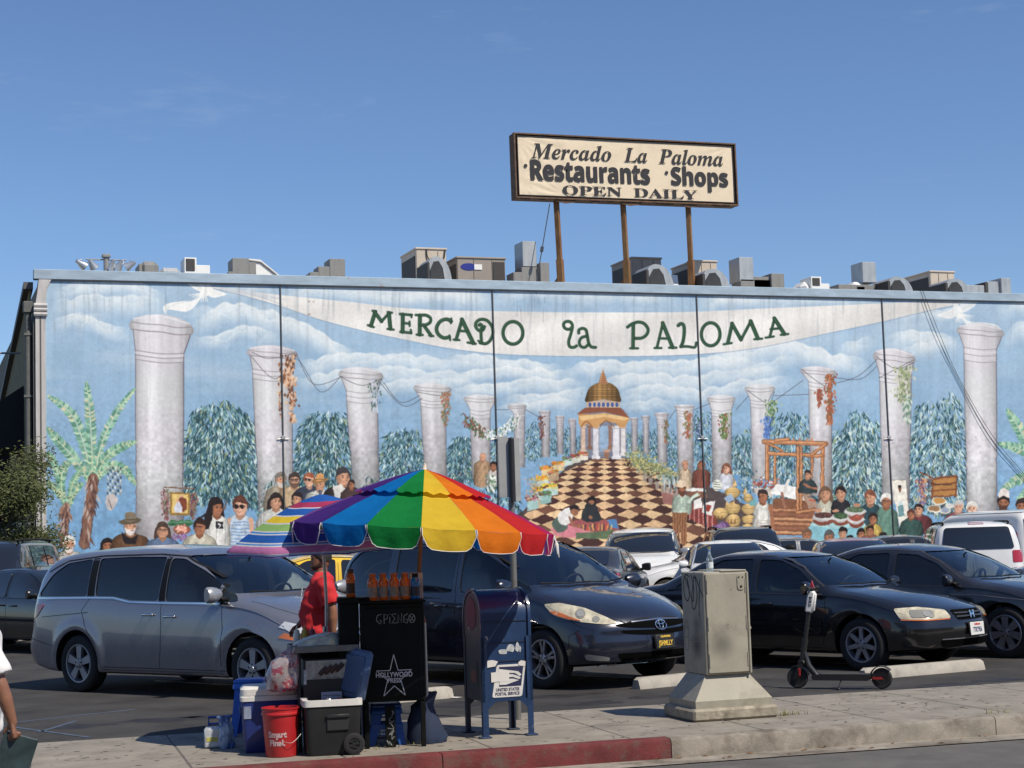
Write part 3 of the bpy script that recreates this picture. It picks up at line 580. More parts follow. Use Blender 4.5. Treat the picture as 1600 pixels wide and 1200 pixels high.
        p.ell(cx, cy, w*1.02, h*.5, d(skin, .55)); p.ell(cx, cy, w*.96, h*.475, skin)
        p.ell(cx-look*w*.1+w*.15, cy-h*.05, w*.6, h*.3, d(skin, 1.18), .6, soft=.9); p.ell(cx-w*.75, cy+h*.12, w*.45, h*.4, d(skin, .68), .55, soft=.9)
        fx = cx+look*w*.35
        for _ in range(5): a_ = r.uniform(0, 6.3); p.ell(cx+w*.6*math.cos(a_), cy+h*.3*math.sin(a_), w*r.uniform(.2, .45), h*r.uniform(.08, .2), d(skin, r.choice([.7, .8, 1.15, 1.25])), .4, soft=.9)
        for _ in range(9): x_ = cx+r.uniform(-.9, .9)*h*sw; p.stroke([(x_, cy+h*r.uniform(.75, 1.2)), (x_+r.uniform(-.2, .2)*h, cy+h*r.uniform(1.3, torso))], h*r.uniform(.04, .1), d(shirt, r.choice([.55, .7, .8, 1.2, 1.3])), .38, w2=.5)
        for s_ in (-1, 1):
            p.ell(fx+s_*w*.38, cy-h*.03, w*.26, h*.09, d(skin, .62), .6, soft=.8); p.ell(fx+s_*w*.38, cy-h*.025, w*.15, h*.04, (44, 32, 30), .8, soft=.5); p.stroke([(fx+s_*w*.18, cy-h*.11), (fx+s_*w*.58, cy-h*.12)], h*.04, d(hair, .9) if sum(hair) < 400 else (120, 110, 104), .8)
        p.stroke([(fx+look*w*.1, cy-h*.02), (fx+look*w*.22+w*.06, cy+h*.14), (fx-w*.06, cy+h*.16)], h*.035, d(skin, .6), .8)
        p.stroke([(fx-w*.3, cy+h*.25), (fx, cy+h*.28), (fx+w*.3, cy+h*.25)], h*.05, (150, 84, 74), .7, sm=3)
        if smile: p.stroke([(fx-w*.2, cy+h*.255), (fx+w*.2, cy+h*.255)], h*.03, (226, 214, 206), .45)
        if beard: p.fill([(cx-w*.9, cy+h*.05), (cx-w*.4, cy+h*.18), (cx+w*.4, cy+h*.18), (cx+w*.9, cy+h*.05), (cx+w*.6, cy+h*.46), (cx, cy+h*.58), (cx-w*.6, cy+h*.46)], beard, .85, sm=3); p.stroke([(fx-w*.25, cy+h*.28), (fx+w*.25, cy+h*.28)], h*.05, (120, 66, 60), .8)
        if specs:
            for s_ in (-1, 1): p.ell(fx+s_*w*.4, cy-h*.02, w*.33, h*.11, specs, .92)
            p.stroke([(fx-w*.9, cy-h*.06), (fx+w*.9, cy-h*.06)], h*.035, (40, 34, 36), .9)
        if not bald:
            p.fill([(cx-w*1.06, cy+h*.08), (cx-w*1.1, cy-h*.25), (cx-w*.7, cy-h*.5), (cx, cy-h*.6*hc), (cx+w*.75, cy-h*.5), (cx+w*1.1, cy-h*.22), (cx+w*1.05, cy+h*.06), (cx+w*.8, cy-h*.15), (cx+look*w*.5, cy-h*.27), (cx-w*.75, cy-h*.14)], hair, 1, sm=3)
            p.stroke([(cx-w*.6, cy-h*.38), (cx+w*.1, cy-h*.5)], h*.06, d(hair, 1.5), .4)
        if hat: p.ell(cx, cy-h*.32, w*1.9, h*.2, d(hat, .75), 1, -.12); p.fill([(cx-w*.95, cy-h*.34), (cx-w*.8, cy-h*.8), (cx, cy-h*.9), (cx+w*.8, cy-h*.8), (cx+w*.95, cy-h*.36), (cx, cy-h*.28)], hat, 1, sm=3); p.stroke([(cx-w*.9, cy-h*.4), (cx+w*.9, cy-h*.4)], h*.07, d(hat, .5), .8)
    SK, SK2, SK3 = (196, 146, 116), (162, 108, 80), (212, 166, 140)
    who(439, 750, 22, (176, 164, 142), (120, 112, 104), SK, 1, beard=(206, 200, 192)); who(460, 750, 22, (204, 176, 140), (64, 54, 50), SK, 0, beard=(92, 72, 62), specs=(110, 90, 80)); who(483, 750, 21, (60, 66, 84), (150, 84, 58), SK3, -1, specs=(60, 44, 44))
    who(500, 757, 20, (206, 206, 196), (196, 150, 96), SK, -1, hat=(204, 150, 96), stripes=(120, 124, 110)); who(536, 746, 27, (56, 48, 50), (62, 58, 62), SK, 1, hc=1.1); p.fill([(520, 760), (533, 756), (545, 770), (540, 800), (528, 800)], (226, 222, 214), .9)
    who(549, 757, 14, (80, 60, 60), (44, 36, 36), SK2, -1); who(464, 780, 20, (90, 80, 84), (40, 32, 34), SK, -1)
    who(431, 784, 25, (206, 206, 198), (44, 36, 36), SK, 1, long=.6); who(108, 850, 24, (190, 190, 186), (222, 220, 214), SK, 1, beard=(226, 222, 216)); who(168, 853, 22, (120, 70, 60), (34, 28, 30), SK2, 0, long=.6)
    who(203.5, 822, 25, (112, 80, 58), (150, 140, 130), SK, 1, beard=(226, 222, 216), hat=(126, 112, 92), sw=1.2); p.fill([(190, 832), (203, 842), (216, 834), (212, 850), (194, 850)], (36, 30, 34), 1)
    for k in range(15):
        x = 566+k*17+r.uniform(-4, 4); y = 800+(k % 3)*14+r.uniform(-4, 4)
        who(x, y, 20, tuple((r.randint(90, 200)+r.randint(-30, 31, 3)).clip(30, 230)), [(40, 32, 32), (70, 52, 44), (120, 110, 104), (150, 100, 70)][k % 4], [SK, SK2, SK3][k % 3], r.choice([-1, 0, 1]), torso=4, long=.5*(k % 2))
    # picture in a gilt frame hung with dried peppers
    for x, y0, y1 in ((260, 762, 808), (301, 768, 808)): bunch(x, y0, y1, 14, [(134, 84, 84), (160, 110, 106), (110, 120, 90), (96, 60, 66)], 130, .9)
    p.stroke([(257, 761), (304, 763)], 2, (120, 92, 74)); p.fill([(266, 768), (297, 770), (296, 805), (266, 804)], (150, 116, 60)); p.fill([(269, 771), (294, 772.5), (293.5, 802), (269, 801)], (222, 192, 120))
    p.ell(284, 777, 3, 3.6, SK3); p.fill([(279, 780), (291, 779), (292, 796), (282, 800)], (122, 66, 48), 1, sm=2); p.fill([(275, 785), (282, 784), (284, 800), (273, 800)], (206, 208, 220), 1, sm=2); p.ell(278, 783, 2, 2.3, SK3)
    who(375.6, 792, 29, (196, 210, 222), (88, 54, 44), SK3, -.6, specs=(26, 22, 24), stripes=(90, 130, 176), sw=.85, hc=1.15); p.stroke([(358, 812), (352, 838)], 7, SK3, 1); p.stroke([(392, 812), (394, 836)], 7, SK3, 1)
    p.fill([(322, 800), (326, 782), (336, 776), (346, 781), (350, 800), (352, 822), (345, 812), (330, 806), (312, 808)], (38, 30, 32), 1, sm=3)
    who(339, 794, 26, (232, 230, 222), (38, 30, 32), SK2, 1, sw=.75, torso=2.6); p.fill([(322, 800), (331, 782), (333, 800), (326, 826), (318, 822)], (38, 30, 32), 1, sm=2); p.fill([(338, 815), (348, 815), (348, 826), (338, 826)], (40, 40, 46)); p.stroke([(342, 818), (345, 820), (342, 824)], 1.6, (224, 224, 220))
    for x in (270, 282, 294): p.ell(x, 817, 8, 5, (64, 110, 78)); p.stroke([(x-6, 816), (x+6, 815)], 1.2, (130, 176, 140), .8); p.stroke([(x-5, 819), (x+6, 819)], 1, (36, 70, 50), .8)
    p.ell(284, 827, 14, 7, (140, 84, 66)); 
    for _ in range(60): p.ell(284+r.normal(0, 5), 826+r.normal(0, 2.4), 1.6, 1.3, [(222, 160, 140), (190, 110, 96), (236, 190, 170)][r.randint(3)])
    for _ in range(90): p.ell(284+r.normal(0, 8), 839+r.normal(0, 2.6), 1.4, 1.4, [(140, 110, 150), (110, 84, 124), (176, 150, 186)][r.randint(3)])
    who(254, 829, 24, (100, 120, 150), (74, 58, 50), SK, 0, long=.7, specs=(150, 112, 92)); who(312, 824, 24, (206, 200, 180), (50, 34, 32), SK2, -1, hc=1.25, specs=(140, 92, 72))
    who(754.5, 714, 13, (176, 144, 112), (150, 120, 96), SK, 0, bald=True, torso=3.4, sw=1.0); who(771, 728, 13, (206, 196, 190), (44, 36, 36), SK2, 0, torso=2.4, sw=.8)
    bunch(768, 740, 765, 20, [(232, 232, 226), (90, 116, 90), (110, 140, 110), (240, 240, 236)], 80, .9)
    # kneeling pair with textiles
    p.fill([(862, 822), (900, 812), (965, 812), (968, 828), (930, 840), (880, 838)], (150, 84, 84), 1); p.fill([(948, 812), (964, 810), (967, 826), (955, 824)], (84, 130, 176), 1)
    for k in range(18): p.stroke([(905+k*3, 818+abs(k-9)*.25), (907+k*2.8, 828)], 1.3, [(222, 140, 70), (60, 100, 80), (226, 196, 100), (40, 50, 50), (190, 70, 60)][k % 5], .95)
    p.fill([(860, 826), (890, 820), (930, 832), (920, 842), (870, 838)], (206, 130, 140), .9); p.fill([(900, 833), (960, 828), (950, 842), (900, 842)], (84, 110, 80), .9)
    p.fill([(862, 818), (870, 808), (884, 814), (888, 826), (872, 832)], (84, 100, 92), 1, sm=2); p.fill([(872, 806), (882, 794), (892, 796), (894, 812), (886, 820), (874, 816)], (222, 220, 214), 1, sm=2); p.ell(898, 798, 6, 7, (150, 104, 80)); p.fill([(891, 798), (892, 790), (899, 788), (905, 792), (903, 796), (897, 795)], (40, 32, 34), 1, sm=2); p.stroke([(890, 808), (896, 820), (908, 822)], 3, (150, 104, 80), 1)
    p.fill([(909, 812), (914, 790), (920, 784), (930, 786), (936, 800), (940, 812), (925, 816)], (46, 50, 54), 1, sm=2); p.ell(925, 782, 5, 6.4, (150, 104, 80)); p.fill([(918, 790), (919, 778), (925, 774), (931, 778), (932, 792), (929, 782), (921, 782)], (34, 28, 30), 1, sm=2); p.ell(923, 808, 3, 3, (150, 104, 80))
    # bottles, benches, baskets to the right of the walk
    for k in range(16): x = 1036+k*1.9; y = 742+(k % 4)*7; p.fill([(x, y), (x+1.6, y), (x+2.4, y+5), (x+2.4, y+14), (x-.8, y+14), (x-.8, y+5)], [(150, 170, 176), (206, 212, 208), (110, 120, 124), (190, 160, 150)][k % 4], .9)
    p.fill([(1034, 768), (1052, 772), (1052, 790), (1036, 786)], (150, 104, 96)); p.fill([(1070, 762), (1100, 764), (1106, 778), (1075, 776)], (120, 84, 70)); p.fill([(1072, 762), (1100, 762), (1104, 768), (1070, 767)], (222, 222, 214))
    who(1071, 726, 14, (214, 190, 160), (150, 110, 86), SK, 1, bald=True, torso=2.6, sw=.7); who(1096, 727, 14, (132, 78, 66), (110, 70, 56), SK2, 0, torso=2.4, sw=.95); who(1135, 732, 15, (214, 216, 222), (120, 78, 60), SK3, -1, long=.5, torso=2.2, sw=.8)
    p.fill([(1146, 740), (1172, 745), (1176, 790), (1156, 786)], (110, 156, 200), .9); bunch(1165, 728, 780, 22, [(60, 92, 110), (176, 200, 200), (120, 150, 160)], 120, 1)
    p.ell(1120.6, 758, 8, 9, (222, 220, 206)); [p.stroke([(1115, 752+k*4), (1126, 753+k*4)], 1, (70, 90, 84), .9) for k in range(4)]
    p.fill([(1075, 785), (1120, 800), (1120, 835), (1076, 808)], (126, 60, 56)); 
    for k in range(6): p.stroke([(1078+k*7, 790+k*2.4), (1078+k*7, 812+k*3.6)], 1.6, (206, 150, 140), .9)
    p.fill([(1084, 782), (1096, 777), (1098, 792), (1084, 796)], (226, 222, 216)); p.fill([(1100, 786), (1118, 782), (1112, 806), (1096, 800)], (226, 222, 216)); p.fill([(1104, 788), (1112, 790), (1108, 800), (1101, 797)], (150, 62, 54))
    BK = (206, 174, 116)
    def basket(cx, cy, w, h, c=BK):
        p.ell(cx, cy, w, h, (110, 84, 56)); p.ell(cx, cy-.4, w*.95, h*.94, lambda x, y: np.stack([q/255*(1.08-.35*((x-cx)/w)**2-.25*np.clip((y-cy)/h, 0, 1))+0*y for q in c], -1)); p.stroke([(cx-w*.9, cy-h*.25), (cx, cy-h*.05), (cx+w*.9, cy-h*.25)], .8, (140, 106, 66), .8, sm=3)
    for a_ in ((1145, 770, 12, 9), (1169, 778, 7, 7), (1145, 794, 13, 9), (1126, 802, 12, 9), (1146, 813, 12, 10), (1170, 795, 11, 9), (1170, 811, 11, 7), (1168, 824, 10, 6)): basket(*a_)
    for x, y, h in ((1148, 760, 12), (1164, 772, 9), (1137, 788, 10), (1147, 790, 10), (1165, 770, 8)): p.fill([(x-3.4, y), (x, y-h), (x+3.4, y)], (222, 184, 126)); p.stroke([(x, y-h), (x-3.4, y)], .7, (130, 96, 60))
    for k in range(7): p.fill([(1116+k*5, 812+(k > 2)*6), (1118.5+k*5, 804+(k > 2)*6), (1121+k*5, 812+(k > 2)*6)], (120, 84, 52), .8)
    p.fill([(1132, 778), (1142, 771), (1147, 780), (1138, 786)], (150, 172, 196)); p.fill([(1172, 782), (1182, 780), (1182, 790), (1172, 790)], (110, 160, 160))
    who(1065.5, 765, 15, (196, 208, 190), (60, 44, 40), SK2, 0, torso=2.5, sw=.95, stripes=(90, 120, 104), beard=(90, 56, 44)); p.ell(1065, 758, 11, 3.6, (196, 172, 142)); p.ell(1065, 756, 7, 5.5, (222, 200, 172)); p.stroke([(1076, 784), (1084, 776), (1092, 771)], 5, (190, 204, 186)); p.ell(1093, 770, 2.6, 2.2, SK2)
    p.fill([(1051, 800), (1074, 801), (1073, 850), (1064, 852), (1062, 820), (1060, 852), (1050, 850)], (126, 84, 58)); [p.stroke([(1053+k*4, 802), (1052+k*4, 850)], 1.3, (176, 130, 96), .8) for k in range(6)]
    p.fill([(1113, 822), (1136, 814), (1142, 822), (1120, 834)], (96, 70, 110)); p.fill([(1113, 822), (1120, 834), (1120, 846), (1112, 842)], (130, 176, 200)); [p.ell(1127+r.normal(0, 5), 822+r.normal(0, 3), 1.3, 1.3, (150, 120, 166)) for _ in range(30)]
    # loom, weaver and white cloth
    for _ in range(260): p.ell(1197+r.normal(0, 8), 757+r.normal(0, 4.6), 1.8, 1.6, [(150, 66, 60), (222, 222, 218), (120, 150, 180), (190, 120, 100), (90, 110, 90)][r.randint(5)])
    p.fill([(1178, 762), (1212, 764), (1208, 776), (1182, 774)], (206, 196, 184), .9)
    WD = (182, 124, 84)
    p.fill([(1208, 778), (1275, 780), (1272, 836), (1205, 836)], (128, 86, 64))
    for k in range(6): p.stroke([(1208, 796+k*7), (1272, 798+k*7)], 3.4, [(190, 136, 100), (150, 100, 76), (206, 156, 116)][k % 3], .9)
    p.fill([(1203, 770), (1214, 755), (1262, 764), (1258, 782), (1225, 776)], (232, 230, 224)); p.stroke([(1222, 775), (1232, 750)], 4, (222, 216, 206)); p.stroke([(1222, 770), (1226, 792)], 4, (150, 104, 84))
    p.fill([(1258, 764), (1280, 790), (1265, 796), (1252, 770)], (170, 140, 120)); [p.stroke([(1259+k*2, 766+k*5), (1266+k*3, 764+k*6)], 2, [(80, 110, 160), (200, 120, 70), (60, 60, 80), (190, 70, 60)][k], .9) for k in range(4)]
    def beam(x0, y0, x1, y1, w): p.stroke([(x0, y0), (x1, y1)], w+1.4, (104, 64, 44), .9); p.stroke([(x0, y0), (x1, y1)], w, WD); p.stroke([(x0-w*.2, y0-w*.15), (x1-w*.2, y1-w*.15)], w*.3, (222, 170, 128), .8)
    for q in ((1211, 712, 1211, 755, 3), (1270, 712, 1268, 745, 3), (1199, 692, 1199, 748, 5), (1286, 696, 1285, 768, 5), (1194, 690, 1291, 693, 6), (1212, 688, 1232, 686, 4), (1202, 708, 1284, 712, 5), (1199, 692, 1222, 704, 3), (1290, 694, 1268, 710, 4), (1247, 698, 1247, 800, 4), (1252, 698, 1252, 795, 3), (1246, 800, 1278, 796, 4)): beam(*q)
    for x in (1240, 1250, 1262, 1269): p.fill([(x-2.5, 690), (x, 683), (x+2.5, 690)], (190, 126, 90))
    who(1262, 742, 14, (56, 70, 74), (48, 38, 38), SK, -1, torso=2, sw=.95, smile=False); p.stroke([(1256, 756), (1264, 760), (1276, 764)], 3.6, SK2)
    who(1192, 776, 20, (228, 226, 216), (52, 42, 42), SK2, -1, torso=2.7, sw=.7, smile=False); p.stroke([(1204, 790), (1207, 812), (1206, 836)], 6, SK2); [p.stroke([(1181, 812+k*4), (1192, 814+k*4), (1203, 811+k*4)], .9, (176, 164, 150), .9, sm=3) for k in range(4)]
    who(1290, 772, 21, (206, 202, 182), (110, 84, 66), SK, 0, long=.5, torso=2.2, sw=.65); who(1314, 771, 20, (44, 44, 50), (40, 32, 34), SK, -.6, torso=2.3, sw=.75, smile=False); who(1360, 778, 22, (48, 74, 82), (122, 76, 58), SK, -.8, torso=2.8, sw=.85); who(1385, 783, 22, (104, 140, 124), (226, 224, 216), SK2, -.4, torso=2.8, sw=.8, specs=(130, 96, 80))
    p.fill([(1261, 826), (1272, 814), (1350, 818), (1356, 826), (1350, 862), (1270, 862)], (134, 186, 196), 1); p.fill([(1266, 820), (1272, 812), (1350, 815), (1354, 824), (1300, 826)], (166, 204, 204), .9)
    for cx, cy, w, c in ((1336, 797, 16, (92, 110, 84)), (1287, 806, 16, (84, 56, 52)), (1314, 807, 13, (64, 88, 62)), (1338, 810, 12, (150, 80, 66))):
        p.ell(cx, cy+6, w, 9, (126, 70, 56)); p.ell(cx, cy+1, w*1.02, 6.4, (206, 204, 200)); p.ell(cx, cy-1.2, w*.86, 4.6, c); p.stroke([(cx-w, cy+3), (cx-w*.3, cy+8), (cx+w*.4, cy+7), (cx+w, cy+2)], 3, (196, 196, 194), .8, sm=3)
        for _ in range(30): p.ell(cx+r.normal(0, .35)*w, cy-1.2+r.normal(0, 1.5), 1, .8, tuple(np.clip(np.array(c)*r.uniform(.7, 1.5), 0, 255)), .9)
    for x, y in ((1279, 797), (1306, 798), (1339, 789)): p.ell(x, y, 5.5, 3, SK)
    who(1364, 811, 17, (214, 184, 100), (44, 34, 34), SK2, 0, torso=2.6, sw=.85); who(1261, 836, 19, (120, 90, 80), (110, 84, 70), SK2, 0); who(1296, 840, 20, (90, 90, 96), (84, 84, 84), SK2, 1, hc=1.1); who(1317, 833, 17, (120, 120, 130), (32, 26, 28), SK, 0); who(1346, 834, 16, (110, 90, 90), (32, 26, 28), SK2, -1); who(1360, 829, 16, (150, 90, 90), (44, 32, 32), SK2, 0); who(1380, 840, 15, (80, 70, 80), (36, 30, 32), SK2, 0); who(1329, 843, 14, (80, 80, 80), (26, 22, 24), SK2, 0)
    # leaning poster, shrine and the elders
    p.fill([(1393, 750), (1416, 749.5), (1422, 818), (1406, 824)], (232, 226, 212)); p.stroke([(1393, 750), (1416, 749.5), (1422, 818)], 1, (130, 120, 120)); p.ell(1406, 764, 2.6, 5, (124, 88, 72)); p.ell(1406, 760, 2.8, 2.4, (40, 32, 32)); p.fill([(1403, 790), (1411, 788), (1414, 806), (1404, 808)], (96, 136, 140), .9); p.ell(1408, 786, 3.4, 3, (190, 206, 206))
    p.fill([(1455, 750), (1495, 744), (1494, 775), (1458, 776)], (176, 126, 72)); [p.stroke([(1455, 749+k*9), (1495, 744+k*10)], 2.6, (126, 76, 52), .95) for k in range(4)]; p.stroke([(1438, 738), (1458, 747), (1494, 743)], 2.4, (126, 76, 52)); p.stroke([(1457, 748), (1457, 778)], 3, (126, 76, 52)); p.stroke([(1494, 744), (1494, 776)], 2.4, (126, 76, 52)); p.stroke([(1446, 752), (1464, 757), (1486, 757)], 2, (84, 56, 48))
    bunch(1442, 745, 785, 16, [(196, 130, 96), (150, 90, 84), (130, 130, 170), (216, 176, 130), (96, 80, 110)], 130, .9)
    for cx, cy, w, c in ((1468, 783, 11, (190, 140, 80)), (1484, 790, 7, (206, 206, 200)), (1460, 795, 11, (150, 116, 84)), (1477, 798, 9, (150, 160, 180))): p.ell(cx, cy, w, w*.55, (222, 214, 196)); p.ell(cx, cy-1, w*.8, w*.4, c)
    who(1436, 796, 17, (110, 56, 60), (36, 28, 30), SK, -1, smile=False); who(1424, 804, 15, (60, 90, 84), (90, 54, 48), SK2, 0); who(1498, 792, 20, (150, 90, 96), (190, 188, 184), SK3, 0); who(1519, 795, 21, (170, 160, 160), (222, 218, 210), SK3, 0, beard=(214, 206, 198)); who(1568, 786, 24, (64, 78, 110), (40, 32, 32), SK2, 0, beard=(70, 46, 38)); p.fill([(1561, 778), (1562, 766), (1569, 763), (1577, 767), (1577, 778), (1568, 774)], (222, 212, 204), 1, sm=2); who(1597, 791, 23, (80, 96, 130), (52, 40, 38), SK2, 0)
    # ---- hand wobble: push the whole painting about by a pixel or so, as a brush would
    wx = (p.noise(7, 7, 2, 71)-.5)*3.0; wy = (p.noise(7, 7, 2, 72)-.5)*3.0; jj, ii = np.mgrid[0:p.H, 0:p.W]
    lo = np.clip((YY-640)/90, .2, 1)*np.ones_like(XX)
    p.A = p.A[np.clip((jj+wy*lo+.5).astype(int), 0, p.H-1), np.clip((ii+wx*lo+.5).astype(int), 0, p.W-1)]
    p.A *= (1+(p.noise(5, 5, 2, 73)-.5)*.22*np.clip((YY-600)/100, 0, 1))[..., None]
    # ---- weather: fine grain, vertical streaks, a few scuffs
    p.A *= (1+(n2-.5)*.07*np.clip(1.3-(YY-440)/500, .3, 1)+(p.noise(3, 3, 2, 33)-.5)*.07+(p.noise(220, 180, 3, 8)-.5)*.07)[..., None]
    st = np.clip(p.noise(4, 70, 3, 44)-.6, 0, 1)*.8*np.clip(1-(YY-440)/160, 0, 1)*1.6
    p.blend(0, p.W, 0, p.H, np.clip(st, 0, .3).astype(np.float32), (104, 116, 126))
    for _ in range(70): x, y = r.uniform(80, 1690), r.uniform(450, 800); p.ell(x, y, r.uniform(.6, 2.2), r.uniform(.6, 1.6), (96, 92, 96) if r.rand() < .6 else (206, 206, 206), r.uniform(.2, .6), soft=.7)
    for _ in range(12): x, y = r.uniform(800, 860), r.uniform(450, 490); p.stroke([(x, y), (x+.6, y+r.uniform(6, 26))], .7, (110, 104, 108), .5)
    return np.clip(p.A, 0, 1)
# ---------------------------------------------------------------- ground, street, kerb
SA = R(-3.72)                                        # the street runs 3.7 degrees off the line of the market wall
ST = Matrix.Rotation(SA, 4, 'Z')
def S(u, v, z=0): return ST @ Vector((u, v, z))
def to_street(p): return ST.inverted() @ Vector(p)
asph = mat('asphalt', (.046, .044, .043), .9, spec=.3, var=.3, vs=1.1, bump=.35, bs=90, dirt=((.022, .021, .021), .9, .48, .66, .7))
asph2 = mat('road_asphalt', (.095, .09, .084), .9, var=.22, vs=3, bump=.4, bs=120, dirt=((.07, .068, .066), 1.2, .5, .75, .5))
conc = mat('pavement_concrete', (.235, .214, .182), .9, spec=.25, var=.2, vs=2.2, bump=.12, bs=70, dirt=((.12, .105, .088), 4, .52, .70, .75))
kerbm = mat('kerb_concrete', (.25, .225, .188), .88, var=.25, vs=3.5, bump=.2, bs=60, dirt=((.085, .066, .048), 3, .44, .66, .85))
redp = mat('red_kerb_paint', (.125, .028, .029), .85, spec=.25, var=.35, vs=4, bump=.25, bs=60, dirt=((.10, .075, .06), 5, .48, .66, .8))
def sheet(name, u0_, u1, v0, v1, z, m, st=True, nx=1):
    f = S if st else (lambda u, v, z: Vector((u, v, z)))
    b = MB(); b.add([f(u0_, v0, z), f(u1, v0, z), f(u1, v1, z), f(u0_, v1, z)], [(0, 1, 2, 3)])
    return struct(b.build(name, m, None, 0))
KV, KB = 13.09, 15.72
sheet('ground', -500, 500, -300, 700, -.22, mat('far_ground', (.16, .15, .13), .9, var=.2, vs=.2))
sheet('road', -160, 160, 2.2, KV-.35, -.168, asph2)
sheet('gutter', -160, 160, KV-.35, KV+.02, -.160, kerbm)
def lot_z(Y): return -.006+.121*min(1, max(0, (Y-20)/24))
b = MB(); rows = [(S(-160, KB-.02, -.006), S(160, KB-.02, -.006))]+[((-160, y, lot_z(y)), (160, y, lot_z(y))) for y in (20, 44, 140)]
rows[0] = ((-160, 0, -.006), (160, 0, -.006)); rows[0] = (tuple(S(-160, KB-.02, -.006)), tuple(S(160, KB-.02, -.006)))
rows[1] = ((-160, 26.2, lot_z(26.2)), (160, 26.2, lot_z(26.2)))
b.add([p for r_ in rows for p in r_], [(2*i, 2*i+1, 2*i+3, 2*i+2) for i in range(3)]); struct(b.build('parking_lot', asph, None, 0))
pv = MB()
x = -60.0
while x < 60:                                         # pavement flags with grooves between them
    for a, b_ in ((KV+.16, KV+1.38), (KV+1.392, KB)):
        pv.box(((x+.6), (a+b_)/2, -.10), (1.188, b_-a-.006, .20), .006)
    x += 1.2
pv.v = [tuple(ST @ Vector(q)) for q in pv.v]
struct(pv.build('pavement', conc))
pb = MB(); pb.add([S(-60, KV+.15, -.006), S(60, KV+.15, -.006), S(60, KB, -.006), S(-60, KB, -.006)], [(0, 1, 2, 3)])
struct(pb.build('pavement_joints', mat('joint_dirt', (.10, .085, .07), .95)))
def kerb_stone(name, u0_, u1, m):
    b = MB(); prof = [(KV+.15, -.2), (KV-.015, -.2), (KV-.012, -.03), (KV-.002, -.012), (KV+.02, -.0015), (KV+.15, .002)]
    u = u0_
    while u < u1-.01:
        e = min(u+3.05, u1); n = 1
        b.prism(prof, u+.004, e-.004, 'x'); u = e
    b.v = [tuple(ST @ Vector(q)) for q in b.v]
    return struct(b.build(name, m))
ue = to_street(onz(1052, 1155)).x
kerb_stone('kerb', -60, -6, kerbm); kerb_stone('red_kerb', -6, ue, redp); kerb_stone('kerb', ue, 60, kerbm)
white = mat('road_paint', (.62, .61, .58), .8, var=.2, vs=9, dirt=((.12, .12, .12), 14, .52, .66, .8))
def line_on(p, q, w, z, m, name='bay_line'):
    p, q = Vector(p), Vector(q); t = (q-p).normalized(); n = Vector((-t.y, t.x, 0))*w/2
    b = MB(); b.add([(*(p+n).xy, z), (*(p-n).xy, z), (*(q-n).xy, z), (*(q+n).xy, z)], [(0, 1, 2, 3)]); return struct(b.build(name, m, None, 0))
HD = R(-61.5)                                         # heading of the nose-in bays
hv = Vector((math.cos(HD), math.sin(HD), 0))
for k in range(1, 8):                                # bay lines between the parked cars
    e = Vector((.35+3.02*k+2.2, 17.25, 0)); line_on(e, e-hv*5.4, .1, .004, white)
for k in range(-4, 14):
    e = Vector((1.5+3.0*k, 31.5, 0)); line_on(e, e+Vector((.45, .89, 0))*5, .1, .09, white)
line_on(onz(-20, 1013, .02), onz(52, 1004, .02), .1, .03, white)
bluep = mat('blue_chalk', (.06, .085, .13), .9, var=.3, vs=6)
for a, b_ in (((0, 1133), (140, 1152)), ((28, 1128), (210, 1108)), ((60, 1144), (120, 1126))): line_on(onz(*a, -.001), onz(*b_, -.001), .05, -.001, bluep, 'chalk_mark')
# gum spots, stains and leaf litter on the pavement: one uncountable scatter
sp = MB(); q = random.Random(5)
for _ in range(700):
    u, v = q.uniform(-3, 16), q.uniform(KV+.2, KB-.05); a, b_ = q.uniform(.008, .035), q.uniform(.006, .014); th = q.uniform(-.25, .25)
    ring = [(u+a*math.cos(t)*math.cos(th)-b_*math.sin(t)*math.sin(th), v+a*math.cos(t)*math.sin(th)+b_*math.sin(t)*math.cos(th)) for t in [k*math.pi/3.5 for k in range(7)]]
    sp.add([S(*p, .0025) for p in ring], [tuple(range(7))])
tag(sp.build('gum_spots', mat('old_gum', (.075, .062, .054), .9), None, 0), 'dark flattened gum spots dotted over the pale pavement', 'gum', kind='stuff')
lf = MB()
for _ in range(90):
    u = q.uniform(-2, 14); v = KV-q.random()**2*.3-.03; z = -.155; a = q.uniform(0, 6.3); l = q.uniform(.02, .05)
    P0 = [Vector((u, v, z)), Vector((u+l*math.cos(a)+.3*l*math.sin(a), v+l*math.sin(a)-.3*l*math.cos(a), z+.01)), Vector((u+2*l*math.cos(a), v+2*l*math.sin(a), z+.004)), Vector((u+l*math.cos(a)-.3*l*math.sin(a), v+l*math.sin(a)+.3*l*math.cos(a), z+.012))]
    lf.add([ST @ p for p in P0], [(0, 1, 2, 3)])
tag(lf.build('dry_leaves', mat('dry_leaf', (.26, .13, .05), .8, var=.4, vs=30), None, 0), 'brown dry leaves blown along the gutter', 'leaves', kind='stuff')
oi = MB()
for px_, py_, r_ in ((70, 1110, .5), (250, 1125, .35), (180, 1075, .6), (330, 1120, .3), (720, 1100, .4), (880, 1085, .5), (930, 1098, .3), (1015, 1088, .25), (1250, 1060, .4), (1330, 1075, .3), (1480, 1070, .35), (1560, 1062, .3), (120, 1135, .3)):
    c = onz(px_, py_, -.004); n_ = 22; ph = q.uniform(0, 6); oi.add([(c.x+r_*(1+.28*math.sin(3*a+ph)+.16*math.sin(7*a+ph*2))*math.cos(a), c.y+r_*.7*(1+.22*math.sin(4*a+ph))*math.sin(a), -.0035) for a in [k*2*math.pi/n_ for k in range(n_)]], [tuple(range(n_))])
